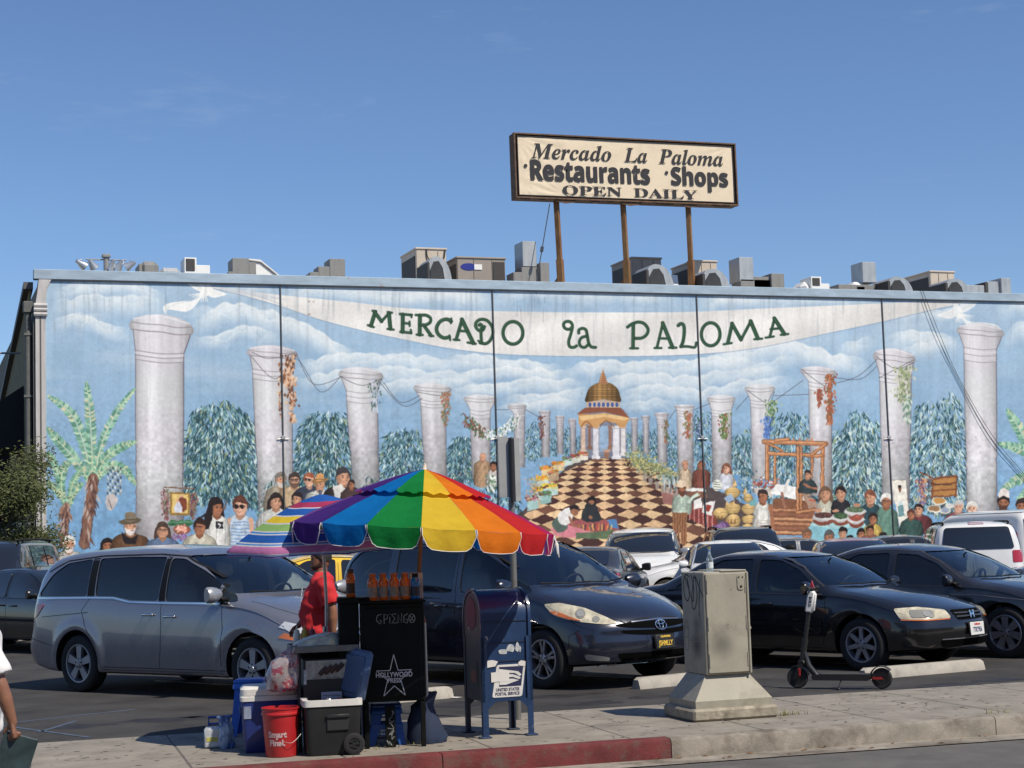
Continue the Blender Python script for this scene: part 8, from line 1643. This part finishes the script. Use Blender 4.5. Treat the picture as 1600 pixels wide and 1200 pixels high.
t = thing('carton', 'pale printed carton standing behind the blue drink bottle', 'carton', MRK @ Vector((.475, .24, NZ1+.0195)), NRZ); b = MB(); b.box((0, 0, .11), (.115, .09, .22), .004); b.build('box', mat('carton_print', (.36, .38, .46), .6, var=.4, vs=14), t, 30); b = MB(); b.box((0, -.0465, .19), (.105, .002, .045)); b.build('printed_panel', mat('carton_pale', (.60, .56, .56), .6), t, 0)
bottle('drink_bottle', 'taller orange drink bottle with brown cap by the red shirt', 'bottle', MRK @ Vector((-.075, .20, NZ1+.052)), orange, mat('brown_cap', (.06, .025, .015), .4), mat('dark_brown_band', (.06, .03, .02), .5), .235, .040)
# the wooden crate behind its left shoulder that carries that bottle
t = thing('black_crate', 'matt black crate stack at the left flank of the newspaper box', 'crate', MRK @ Vector((-.19, .02, 0)), NRZ); b = MB(); b.box((.09, .22, .60), (.17, .40, 1.19), .012); b.build('crate_body', rk_m, t, 30); b = MB(); b.box((.09, .22, 1.213), (.185, .42, .05), .008); b.build('crate_lid', rk_m, t, 30)
# stool, milk crate, bag and can under the box
blue_p = mat('blue_plastic', (.012, .075, .32), .4, var=.12, vs=5, coat=.2)
def stool(name, label, loc, rz, h, w, m_):
    t = thing(name, label, 'stool', loc, rz, 'blue plastic stools'); b = MB(); b.box((0, 0, h-.02), (w, w, .04), .015); b.box((0, 0, h-.06), (w*1.04, w*1.04, .06), .012, taper=.96); b.build('seat', m_, t, 40)
    for sx in (-1, 1):
        for sy in (-1, 1):
            b = MB(); a, e = w*.44, w*.60; q_ = lambda c, z, k: [(sx*c, sy*c, z), (sx*(c-k), sy*c, z), (sx*(c-k), sy*(c-.018), z), (sx*(c-.018), sy*(c-.018), z), (sx*(c-.018), sy*(c-k), z), (sx*c, sy*(c-k), z)]
            b.loft([q_(e, 0, .055), q_(a, h-.06, .09)]); b.build('leg', m_, t, 30)
    b = MB()
    for sx, sy, dx, dy in ((0, -1, 1, 0), (0, 1, 1, 0), (-1, 0, 0, 1), (1, 0, 0, 1)): b.box((sx*w*.5, sy*w*.5, h*.45), (w*.95 if dx else .012, w*.95 if dy else .012, .045), .004)
    b.build('stretcher', m_, t, 30); return t
p = onz(603, 1166, .002); stool('plastic_stool', 'small blue plastic stool tucked under the newspaper box', p+Vector((.06, .20, 0)), NRZ, .34, .26, blue_p)
p = onz(598, 1160, .002); t = thing('milk_crate', 'white lattice crate behind the stool under the newspaper box', 'crate', p+Vector((.02, .46, 0)), NRZ); wl_ = mat('crate_white', (.55, .55, .53), .5); b = MB()
for k in range(5):
    for s in (-.14, .14): b.box((-.14+.07*k, s, .15), (.014, .010, .30)); b.box((s, -.14+.07*k, .15), (.010, .014, .30))
for z in (.02, .10, .18, .27):
    for s in (-.14, .14): b.box((0, s, z), (.29, .012, .018)); b.box((s, 0, z), (.012, .29, .018))
b.build('lattice', wl_, t, 30); b = MB(); b.box((0, 0, .008), (.28, .28, .012)); b.build('base', wl_, t, 30)
p = onz(612, 1168, .002); t = thing('graffiti_board', 'narrow black board scrawled with grey graffiti under the newspaper box', 'board', p+Vector((0, .02, 0)), NRZ); b = MB(); b.box((0, 0, .17), (.085, .012, .34), .003); b.build('panel', rk_m, t, 0)
qk = random.Random(3); strokes([bez([(qk.uniform(-.035, .035), .04+.045*k+qk.uniform(-.03, .03)) for _ in range(5)], 4) for k in range(6)], .0035, ginky, t, Matrix.Translation((0, -.0065, 0)) @ Matrix.Rotation(R(90), 4, 'X'))
def blob(name, label, cat, loc, rz, rings, m_, part, seed=1, amp=.012, nn=28):
    """soft bag from (z, rx, ry, dx) rings, wrinkled"""
    t = thing(name, label, cat, loc, rz); q = random.Random(seed); ph = [q.uniform(0, 6.3) for _ in range(6)]; b = MB(); rr = []
    for z, rx, ry, dx in rings:
        rr.append([(dx+(rx+amp*math.sin(a*5+ph[0]+z*21)+amp*.6*math.sin(a*9+ph[1]-z*37))*math.cos(a), (ry+amp*math.sin(a*4+ph[2]-z*25)+amp*.6*math.sin(a*8+ph[3]+z*31))*math.sin(a), z+amp*.5*math.sin(a*3+ph[4])*(z > .02)) for a in [2*math.pi*k/nn for k in range(nn)]])
    b.loft(rr); b.build(part, m_, t, 50); return t
p = onz(676, 1163, .002); blob('cloth_bag', 'slumped navy cloth bag leaning against the right leg of the newspaper box', 'bag', p+Vector((-.02, .16, 0)), NRZ, [(0, .15, .12, .02), (.05, .17, .13, .02), (.18, .13, .11, .0), (.30, .085, .08, -.02), (.36, .07, .05, .02), (.42, .05, .03, .06)], mat('navy_cloth', (.014, .026, .06), .85, var=.25, vs=9), 'bag_body', 4)
p = onz(672, 1161, .002); t = thing('drink_can', 'shiny silver can lying on its side by the pole foot', 'can', p+Vector((0, 0, .031)), R(-28)); b = MB(); b.lathe([(0, -.055), (.024, -.055), (.031, -.045), (.031, .045), (.025, .055), (.0, .052)], 18, axis='y'); b.build('can_body', chrome, t, 40)
# ---------------------------------------------------------------- food cart
Pc = ony(468, 1100, 13.62); CT = thing('food_cart', 'black framed hot dog cart with a griddle tray behind the coolers', 'food cart', (Pc.x, 13.62, .002), R(-8)); CW, CD, CH = .44, .46, .80; MCT = Matrix.Translation(CT.location) @ Matrix.Rotation(R(-8), 4, 'Z')
fr = mat('cart_frame', (.02, .02, .021), .5, .3, var=.2, vs=9); stl = mat('worn_steel', (.20, .20, .195), .45, .7, var=.3, vs=6)
for x in (0, CW):
    for y in (0, CD): b = MB(); b.box((x, y, CH/2), (.03, .03, CH), .004); b.build('leg', fr, CT, 30)
b = MB(); b.box((CW/2, CD/2, CH+.012), (CW+.10, CD+.08, .02), .004)
for c, d in (((CW/2, -.045, CH+.03), (CW+.10, .008, .05)), ((CW/2, CD+.045, CH+.03), (CW+.10, .008, .05)), ((-.055, CD/2, CH+.03), (.008, CD+.08, .05)), ((CW+.055, CD/2, CH+.03), (.008, CD+.08, .05))): b.box(c, d, .002)
b.build('tray', stl, CT, 30); b = MB(); b.box((CW/2, CD/2, .40), (CW, CD, .02), .003); b.build('shelf', fr, CT, 30); b = MB(); b.box((CW/2, CD-.02, .6), (CW, .01, .38)); b.build('back_panel', fr, CT, 30)
Ttop = CH+.024
blob('wrapped_buns', 'cling wrapped pale buns heaped on the griddle tray', 'food', MCT @ Vector((CW/2-.02, CD*.36, Ttop)), R(-8), [(0, .22, .13, 0), (.03, .24, .15, 0), (.075, .19, .12, .02), (.105, .13, .09, .06), (.125, .06, .05, .09)], mat('wrapped_food', (.46, .47, .38), .25, var=.35, vs=14, coat=.5), 'wrapped_heap', 6, .010)
for x, c, nm, lb in ((.02, (.62, .60, .52), 'sauce_bottle', 'cream coloured squeeze bottle at the left of the griddle tray'), (.085, (.55, .34, .04), 'sauce_bottle', 'mustard yellow squeeze bottle between the cream and red ones'), (.150, (.30, .02, .03), 'sauce_bottle', 'red squeeze bottle right of the mustard bottle')):
    t = thing(nm, lb, 'bottle', MCT @ Vector((x, CD-.05, Ttop)), 0, 'squeeze bottles on the cart'); m_ = mat('squeeze_%d' % int(x*1000), c, .35, var=.1, vs=20); b = MB(); b.lathe([(0, 0), (.031, .002), (.033, .015), (.031, .11), (.024, .13)], 16); b.build('bottle_body', m_, t, 45); b = MB(); b.lathe([(.026, .129), (.022, .145), (.008, .15), (.003, .185), (0, .186)], 14); b.build('nozzle', m_, t, 45)
t = thing('hot_dog_box', 'printed cardboard carton picturing grilled sausages on the cart shelf', 'box', MCT @ Vector((.035, -.03, .415)), R(-8)); b = MB(); b.box((.185, .13, .165), (.37, .26, .33), .004); b.build('carton', mat('print_dark', (.018, .017, .017), .5), t, 0); b = MB(); b.box((.19, -.0015, .245), (.34, .003, .15)); b.build('printed_panel', mat('print_pale', (.34, .32, .27), .6, var=.35, vs=16), t, 0)
b = MB()
for k in range(4): b.tube([(.13+.045*k, -.006, .205+.008*k), (.19+.045*k, -.006, .265+.008*k)], .019, 8)
b.build('sausage_picture', mat('sausage_print', (.05, .022, .014), .6, var=.5, vs=30), t, 0); text('Hot Dog Original Flavour', .022, mat('black_marker', (.012, .012, .014), .6), t, Matrix.Translation((.19, -.0032, .180)) @ Matrix.Rotation(R(90), 4, 'X'), 'box_lettering', .0004)
b = MB(); b.box((.012, -.002, .19), (.022, .004, .12)); b.build('barcode_strip', mat('print_strip', (.45, .46, .46), .6, var=.5, vs=60), t, 0)
t = thing('price_sign', 'small handwritten price card taped below the printed carton', 'sign', MCT @ Vector((.17, -.05, .34)), R(-8)); b = MB(); b.box((.09, 0, .07), (.17, .003, .14)); b.build('card', mat('price_card', (.34, .35, .42), .7, var=.1, vs=8), t, 0)
strokes([bez([(.02+.02*i, .11-.035*k+.006*math.sin(i*2.7+k)) for i in range(8)], 3) for k in range(3)], .004, mat('black_marker', (.012, .012, .014), .6), t, Matrix.Translation((0, -.0018, 0)) @ Matrix.Rotation(R(90), 4, 'X'), 'scribble')
pb_m = mat('clear_bag', (.52, .46, .47), .18, trans=.45, coat=.4, var=.3, vs=9, dirt=((.42, .03, .05), 11, .50, .56, .9))
blob('plastic_bag', 'clear plastic bag with red print hanging at the left end of the cart', 'bag', MCT @ Vector((-.14, -.02, .50)), R(-8), [(0, .07, .06, 0), (.03, .12, .09, 0), (.14, .135, .10, .01), (.24, .11, .08, .02), (.31, .05, .04, .06), (.36, .02, .02, .10)], pb_m, 'bag_body', 9, .014, 36)
# ---------------------------------------------------------------- coolers, bucket and small goods
cl_w = mat('cooler_lid_white', (.60, .59, .56), .5, var=.08, vs=6, dirt=((.35, .32, .28), 8, .55, .72, .5)); cl_b = mat('cooler_blue', (.012, .030, .16), .4, var=.1, vs=5, coat=.15); cl_g = mat('cooler_grey', (.022, .0235, .025), .5, spec=.25, var=.12, vs=6); ld_b = mat('lid_slate_blue', (.085, .135, .235), .5, var=.1, vs=5)
p = onz(378, 1178, .002); t = thing('cooler', 'blue picnic cooler with a scuffed white lid, behind the red bucket', 'cooler', p, R(-10)); MBc = Matrix.Translation(p) @ Matrix.Rotation(R(-10), 4, 'Z')
def rrect(x0, x1, y0, y1, z, r_=.04, n=4): return [(x, y, z) for x, y in corner_round([(x0, y0), (x1, y0), (x1, y1), (x0, y1)], r_, n)]
b = MB(); b.loft([rrect(.03, .44, .02, .35, 0), rrect(.02, .455, .01, .365, .03), rrect(.0, .47, 0, .38, .42)]); b.build('body', cl_b, t, 40); b = MB(); b.loft([rrect(-.008, .478, -.008, .388, .42), rrect(-.008, .478, -.008, .388, .455), rrect(.0, .47, 0, .38, .462)]); b.build('rim', cl_w, t, 40); b = MB(); b.loft([rrect(-.004, .474, -.004, .384, .465, .06), rrect(-.004, .474, -.004, .384, .515, .06), rrect(.02, .45, .02, .36, .535, .06)]); b.build('lid', cl_w, t, 40)
b = MB(); b.box((.05, -.001, .33), (.06, .004, .10)); b.build('label', mat('label_grey', (.22, .26, .36), .6, var=.3, vs=20), t, 0); b = MB(); b.box((.47, .19, .34), (.03, .16, .05), .01); b.box((0, .19, .34), (.03, .16, .05), .01); b.build('handle', cl_b, t, 40)
p = onz(446, 1184, .002)+Vector((0, .15, 0)); t = thing('bucket', 'red plastic bucket with white printing in front of the blue cooler', 'bucket', p); rd = mat('bucket_red', (.42, .018, .022), .4, var=.08, vs=5, coat=.2); b = MB(); b.lathe([(0, .004), (.122, 0), (.126, .01), (.148, .33), (.158, .332), (.158, .345), (.150, .352), (.150, .375), (.156, .378), (.156, .388), (.144, .388), (.120, .02), (0, .02)], 36, cap=False); b.build('pail', rd, t, 40)
b = MB(); aa = -.62; b.tube(bez([(.152, .02, .33), (.165, -.10, .22), (.06, -.165, .12), (-.02, -.150, .13)], 6), .002, 6); b.build('wire_handle', stl, t, 40)
def wrap(o, r0_, r1_, h_):                            # bend flat lettering round the pail
    for v in o.data.vertices: rr = r0_+(r1_-r0_)*v.co.y/h_+.0018; a = v.co.x/.14-1.95; v.co = Vector((rr*math.cos(a), rr*math.sin(a), v.co.y))
for s_, sz, y in (('Smart', .066, .180), ('&', .028, .146), ('Final.', .066, .114)):
    o = text(s_, sz, mat('bucket_print', (.52, .36, .36), .5), t, Matrix.Translation((-.01, y, 0)), 'bucket_lettering', 0, .003)
    bm = bmesh.new(); bm.from_mesh(o.data); bmesh.ops.triangulate(bm, faces=bm.faces); bmesh.ops.subdivide_edges(bm, edges=[e for e in bm.edges if e.calc_length() > .02], cuts=1); bm.to_mesh(o.data); bm.free(); wrap(o, .126, .148, .33)
p = onz(478, 1183, .002); GRZ = R(-8); t = thing('wheeled_cooler', 'dark grey wheeled cooler full of cans with its slate blue lid open', 'cooler', p, GRZ); MG = Matrix.Translation(p) @ Matrix.Rotation(GRZ, 4, 'Z')
def orect(x0, x1, y0, y1, z, k=0): return rrect(x0, x1, y0, y1, z, .05)
b = MB(); b.loft([orect(.02, .42, .02, .32, 0), orect(.01, .435, .01, .34, .03), orect(-.004, .455, -.004, .356, .39)], cap=True); b.build('body', cl_g, t, 40)
b = MB(); b.box((.26, -.004, .26), (.18, .014, .13), .02); b.build('grip_recess', mat('cooler_grey_dark', (.018, .019, .02), .6), t, 40); b = MB(); b.box((.26, -.014, .31), (.19, .02, .035), .01); b.build('grip', cl_g, t, 40)
b = MB(); O_ = orect(-.014, .465, -.014, .366, .39); I_ = orect(.03, .425, .03, .325, .39); n = len(O_); up = lambda L_, z: [(x, y, z) for x, y, _ in L_]
b.loft([O_, up(O_, .44), up(I_, .44), up(I_, .33)], cap=False); b.add(up(I_, .331), [tuple(range(n))]); b.build('rim', cl_w, t, 40)
for s in (0, 1): w = MB(); w.lathe([(.045, -.022), (.07, -.026), (.086, -.018), (.086, .018), (.07, .026), (.045, .022)], 26, c=(.385, -.02 if s == 0 else .37, .086), axis='y', cap=False); wo = w.build('wheel', rub, t, 40); w = MB(); w.lathe([(.0, -.02), (.048, -.016), (.048, .016), (0, .02)], 16, c=(.385, -.02 if s == 0 else .37, .086), axis='y'); [w.box((.385+.03*math.cos(k*1.257), (-.042 if s == 0 else .392), .086+.03*math.sin(k*1.257)), (.03, .006, .010), 0) for k in range(5)]; w.build('hub', cl_g, wo, 40)
TLd = Matrix.Translation((.365, .24, .43)) @ Matrix.Rotation(R(12), 4, 'Y') @ Matrix.Rotation(R(28), 4, 'Z'); b = MB(); b.box((.03, -.02, .20), (.055, .36, .41), .05, T=TLd); lo_ = b.build('lid', ld_b, t, 45); b = MB(); b.box((-.002, -.02, .20), (.02, .27, .31), .01, T=TLd); b.build('lid_liner', mat('lid_liner', (.06, .10, .19), .5), lo_, 40)
q = random.Random(2); can_ms = [mat('can_red', (.34, .02, .025), .25, .6), mat('can_brown', (.10, .05, .03), .3, .5), mat('can_silver', (.5, .5, .52), .25, .8), mat('can_navy', (.03, .035, .09), .3, .5)]
cl_lab = ('reddish can by the left rim of the open grey cooler', 'silver can in the middle of the open grey cooler', 'brown can at the back of the open grey cooler', 'dark navy can leaning over the ice in the open cooler', 'reddish can near the open lid of the grey cooler')
for k, (x, y, mi) in enumerate(((.13, .10, 0), (.19, .16, 2), (.22, .25, 1), (.27, .12, 3), (.31, .20, 0))): o = thing('drink_can', cl_lab[k], 'can', MG @ Vector((x, y, .385)), q.uniform(0, 3), 'cans in the open cooler'); T = Matrix.Rotation(R(q.uniform(30, 80)), 4, 'Y'); b = MB(); b.lathe([(0, -.055), (.024, -.055), (.031, -.045), (.031, .045), (.025, .055), (0, .052)], 16, T=T); b.build('can_body', can_ms[mi], o, 40)
p = onz(392, 1150, .002); stool('plastic_stool', 'bright blue plastic stool behind the blue cooler by the van', p+Vector((.02, .12, 0)), R(-20), .50, .26, mat('bright_blue_plastic', (.015, .12, .52), .4, var=.1, vs=5, coat=.2))
p = onz(320, 1170, .002); t = thing('water_pack', 'shrink wrapped white pack with a yellow stripe left of the blue cooler', 'pack', p, R(-12)); b = MB(); b.box((.11, .09, .085), (.23, .17, .165), .012); b.build('wrapped_pack', mat('shrink_wrap', (.46, .49, .52), .22, var=.3, vs=14, coat=.4), t, 40); b = MB(); b.box((.09, .003, .075), (.15, .004, .035)); b.box((.14, .003, .13), (.05, .004, .04)); b.build('printed_band', mat('yellow_print', (.46, .44, .10), .6, var=.3, vs=20), t, 0)
p = onz(357, 1170, .002); blob('carrier_bag', 'small crumpled blue and white carrier bag between the pack and the blue cooler', 'bag', p+Vector((0, .06, 0)), 0, [(0, .05, .05, 0), (.04, .065, .055, 0), (.14, .055, .05, .0), (.22, .035, .03, -.02), (.27, .05, .02, -.03)], mat('carrier_plastic', (.30, .38, .50), .35, var=.4, vs=12, dirt=((.03, .10, .36), 9, .48, .56, .9)), 'bag_body', 12, .012)
p = onz(342, 1145, .002); t = thing('step_rail', 'low blue metal rail lying behind the carrier bag', 'rail', p+Vector((-.05, .25, 0)), R(-14)); b = MB(); b.tube([(0, 0, .0), (0, 0, .12), (.30, 0, .12), (.30, 0, 0)], .012, 8); b.tube([(0, 0, .06), (.3, 0, .06)], .010, 8); b.build('tube', blue_p, t, 40)
# ---------------------------------------------------------------- people
def remesh(name, b, m, parent, vox, sm=6):
    o = b.build(name, m, parent, 0); md = o.modifiers.new('r', 'REMESH'); md.mode = 'VOXEL'; md.voxel_size = vox; md.use_smooth_shade = True; s = o.modifiers.new('s', 'SMOOTH'); s.factor = .5; s.iterations = sm
    me = evaluated(o); o.modifiers.clear(); old = o.data; o.data = me; bpy.data.meshes.remove(old); me.shade_smooth(); return o
def oval(z, xf, xb, w, n=24, p=2.3):
    out = []
    for k in range(n):
        a = 2*math.pi*k/n; c, s = math.cos(a), math.sin(a); c = math.copysign(abs(c)**(2/p), c); s = math.copysign(abs(s)**(2/p), s); out.append(((xf if c > 0 else xb)*abs(c)*(1 if c > 0 else -1), w*s, z))
    return out
def hand(b, wrist, d, nrm, curl=.6, side=1):
    """palm, four bent fingers of their own length and a thumb off its side; d = along the hand, nrm = out of the palm"""
    d = Vector(d).normalized(); nrm = (Vector(nrm)-d*Vector(nrm).dot(d)).normalized(); x = d.cross(nrm)*side; w = Vector(wrist); pts = lambda a, c, e: w+d*a+x*c+nrm*e
    b.tube([pts(-.02, 0, 0), pts(.02, .002, 0), pts(.06, .0, .002), pts(.092, 0, .004)], [.024, .033, .040, .038], 12, flat=.46)
    b.tube([pts(-.02, 0, 0), pts(.02, 0, 0)], [.025, .028], 10, flat=.8)
    for k, (off, L_) in enumerate(((.030, .072), (.010, .082), (-.011, .076), (-.030, .058))):
        p0 = pts(.082-.004*abs(k-1), off, .003); c1 = curl*(.8+.12*k); v1 = d*math.cos(c1*.5)+nrm*math.sin(c1*.5); v2 = d*math.cos(c1*1.2)+nrm*math.sin(c1*1.2); v3 = d*math.cos(c1*1.8)+nrm*math.sin(c1*1.8); p1 = p0+v1*L_*.45; p2 = p1+v2*L_*.32; b.tube([p0-d*.015, p0, p1, p2, p2+v3*L_*.23], [.0095, .0095, .0088, .0082, .0062], 8)
    t0 = pts(.022, .030, .004); tv = (d*.72+x*.62+nrm*.30).normalized(); t1 = t0+tv*.038; tv2 = (d*.92+x*.18+nrm*.38*max(.4, curl)).normalized(); b.tube([t0-tv*.012, t0, t1, t1+tv2*.030, t1+tv2*.036], [.013, .013, .0108, .0092, .006], 8)
def limb(b, pts, rad, n=14):
    P = [Vector(p) for p in pts]; b.tube(P, rad, n)
    for p, r_ in zip(P, rad): b.ico(p, (r_, r_, r_), jit=0)
def person(name, label, loc, rz, skin, hair_m, shirt_m, pants_m, arms, belly=.05, heavy=1.0, beard=True, hem=.80, legs=None, shoe_m=None):
    t = thing(name, label, 'person', loc, rz); b = MB(); H = heavy
    b.loft([oval(.86, .10, .11, .165*H), oval(.98, .12+belly*.6, .115, .172*H), oval(1.10, .125+belly, .11, .168*H), oval(1.24, .125+belly*.5, .115, .18*H), oval(1.34, .115, .115, .19*H), oval(1.41, .09, .10, .185*H), oval(1.455, .055, .075, .10), oval(1.48, .05, .062, .062), oval(1.53, .045, .065, .057)])
    b.loft([oval(1.495, .072, .02, .028), oval(1.51, .096, .055, .048), oval(1.535, .104, .075, .062), oval(1.565, .102, .090, .070), oval(1.60, .100, .100, .074), oval(1.635, .102, .104, .076), oval(1.675, .088, .098, .070), oval(1.71, .055, .070, .050), oval(1.723, .02, .03, .02)])
    b.loft([[(.09, -.006, 1.615), (.09, .006, 1.615), (.088, .006, 1.60), (.088, -.006, 1.60)], [(.113, -.011, 1.583), (.113, .011, 1.583), (.09, .020, 1.57), (.09, -.020, 1.57)], [(.126, -.010, 1.566), (.126, .010, 1.566), (.09, .018, 1.553), (.09, -.018, 1.553)]])
    b.tube([(.094, -.022, 1.535), (.108, 0, 1.537), (.094, .022, 1.535)], [.006, .009, .006], 8); b.tube([(.094, -.018, 1.525), (.106, 0, 1.525), (.094, .018, 1.525)], [.006, .009, .006], 8); b.ico((.085, 0, 1.503), (.024, .026, .018), jit=0)
    for s in (-1, 1): b.tube([(-.012, s*.074, 1.565), (-.022, s*.086, 1.592), (-.012, s*.082, 1.617), (.0, s*.075, 1.61)], [.008, .012, .012, .007], 8); b.tube([(.085, s*.018, 1.628), (.088, s*.05, 1.63)], .009, 8)
    for sh, el, wr, hd, nr, cl, sd in arms:
        limb(b, [sh, Vector(sh).lerp(Vector(el), .5), el], [.056*H, .050*H, .042*H]); limb(b, [el, Vector(el).lerp(Vector(wr), .35), wr], [.042*H, .043*H, .028]); hand(b, wr, hd, nr, cl, sd)
    legs = legs or [[(0, s*.09, .90), (.01, s*.10, .48), (-.01, s*.10, .09)] for s in (-1, 1)]
    for L_ in legs: limb(b, L_, [.085*H, .056, .042]); f = Vector(L_[2]); b.tube([f+Vector((-.05, 0, -.03)), f+Vector((.06, 0, -.045)), f+Vector((.17, 0, -.062))], [.036, .040, .026], 10)
    remesh('body', b, skin, t, .0065, 5)
    b = MB()                                          # shirt
    b.loft([oval(hem, .135+belly*.7, .135, .205*H), oval(.98, .14+belly, .135, .20*H), oval(1.10, .145+belly*1.15, .128, .19*H), oval(1.24, .142+belly*.6, .130, .20*H), oval(1.34, .13, .13, .207*H), oval(1.41, .105, .115, .20*H), oval(1.455, .07, .088, .12), oval(1.475, .058, .078, .080)])
    for sh, el, wr, hd, nr, cl, sd in arms: S_, E_ = Vector(sh), Vector(el); b.tube([S_.lerp(E_, -.12), S_.lerp(E_, .25), S_.lerp(E_, .82)], [.078*H, .080*H, .088*H], 16)
    so = remesh('shirt', b, shirt_m, t, .010, 5); q = random.Random(3)
    for v in so.data.vertices: z = v.co.z; a = math.atan2(v.co.y, v.co.x); f_ = .006*math.sin(z*26+a*3)+.005*math.sin(a*7-z*17)+.004*math.sin(z*55+a*2); nn = Vector((v.co.x, v.co.y, 0)).normalized(); v.co += nn*f_
    b = MB()                                          # trousers
    for L_ in legs: P = [Vector(p) for p in L_]; b.tube([P[0]+Vector((0, 0, .04)), P[0].lerp(P[1], .5), P[1], P[1].lerp(P[2], .9)], [.110*H, .098*H, .080, .072], 16)
    b.loft([oval(.80, .115, .125, .18*H), oval(.90, .125, .13, .185*H), oval(.99, .13+belly*.6, .125, .185*H)]); remesh('trousers', b, pants_m, t, .012, 4)
    for L_ in legs: f = Vector(L_[2]); b = MB(); b.tube([f+Vector((-.075, 0, -.045)), f+Vector((-.05, 0, -.04)), f+Vector((.07, 0, -.05)), f+Vector((.16, 0, -.062)), f+Vector((.20, 0, -.066))], [.030, .046, .050, .040, .02], 12, flat=.9); b.box(tuple(f+Vector((.06, 0, -.082))), (.28, .085, .022), .01); b.build('shoe', shoe_m or blk, t, 50)
    b = MB(); b.loft([oval(1.585, .03, .108, .079), oval(1.62, .085, .112, .082), oval(1.66, .106, .108, .080), oval(1.70, .082, .090, .066), oval(1.725, .045, .055, .042), oval(1.735, .015, .02, .015)]); b.build('hair', hair_m, t, 60)
    if beard:
        b = MB(); b.loft([oval(1.493, .077, .02, .030), oval(1.508, .101, .05, .051), oval(1.530, .100, .03, .066), oval(1.555, .06, .0, .0735), oval(1.60, .012, .0, .0765)], cap=False); b.build('beard', mat('stubble', (.035, .022, .016), .9), t, 60)
    for s in (-1, 1): b = MB(); b.ico((.092, s*.033, 1.607), (.009, .012, .006), jit=0); b.build('eye', mat('eye_dark', (.02, .015, .012), .2), t, 60); b = MB(); b.tube([(.101, s*.018, 1.630), (.100, s*.036, 1.635), (.090, s*.056, 1.628)], [.003, .004, .003], 6); b.build('eyebrow', hair_m, t, 60)
    return t
skin_t = mat('skin_tan', (.23, .105, .062), .5, var=.12, vs=14, spec=.4); hair_b = mat('hair_black', (.012, .010, .009), .6, var=.3, vs=40)
cot_r = mat('red_cotton', (.50, .016, .022), .85, var=.08, vs=6, bump=.1, bs=200); cot_w = mat('white_cotton', (.70, .69, .70), .85, var=.05, vs=6, bump=.1, bs=200); jean = mat('dark_denim', (.03, .036, .055), .85, var=.2, vs=18)
pp = depth_at(501, 16.3)
vend = person('person', 'vendor in a red T-shirt standing between the silver van and the black newspaper box', (pp.x, pp.y, .002), R(168), skin_t, hair_b, cot_r, jean,
    [((-.02, .215, 1.385), (-.10, .275, 1.10), (-.10, .27, .86), (.12, 0, -1), (0, -1, 0), .7, -1), ((.01, -.205, 1.385), (.07, -.27, 1.09), (.24, -.23, .93), (.75, .1, -.62), (-.3, .6, -.6), .9, 1)], belly=.075, heavy=1.12)
vend.scale = (.962,)*3
b = MB(); qk = random.Random(6)
for z, w in ((1.30, .07), (1.26, .05), (1.20, .08), (1.14, .06)):
    for k in range(5): b.box((.196+.025*(1.30-z)/.2, -.03+.026*k, z+qk.uniform(-.01, .01)), (.004, .014, qk.uniform(.012, .03)), 0, rz=R(20-8*k))
b.build('chest_print', piping, vend, 0)
pp = depth_at(-34, 10.05)
per2 = person('person', 'passer-by in a white T-shirt cut off by the left edge, holding a dark folder', (pp.x, pp.y, -.168), R(172), mat('skin_brown', (.22, .10, .06), .5, var=.12, vs=14), hair_b, cot_w, jean,
    [((-.03, .205, 1.375), (-.15, .245, 1.09), (-.215, .235, .875), (-.12, .02, -1), (0, -1, 0), 1.15, -1), ((.0, -.20, 1.375), (.08, -.245, 1.08), (.24, -.22, .94), (.6, 0, -.7), (0, 1, 0), .8, 1)], belly=.06, heavy=1.05, beard=False,
    legs=[[(0, .09, .90), (.12, .10, .50), (.22, .10, .10)], [(0, -.09, .90), (-.02, -.10, .48), (-.20, -.10, .12)]])
TP = Matrix.Translation(per2.location) @ Matrix.Rotation(R(172), 4, 'Z'); t = thing('folder', 'dark teal folder held at the thigh by the passer-by at left edge', 'folder', TP @ Vector((-.225, .222, .67)), R(172))
b = MB(); b.box((0, 0, 0), (.20, .016, .27), .006, T=Matrix.Rotation(R(-18), 4, 'Y')); b.build('cover', mat('folder_cover', (.03, .05, .055), .35, var=.4, vs=9), t, 30); b = MB(); b.box((.006, 0, .0), (.19, .008, .262), .002, T=Matrix.Rotation(R(-18), 4, 'Y') @ Matrix.Translation((-.008, .0, .0))); b.build('pages', mat('page_teal', (.10, .24, .26), .5), t, 30)
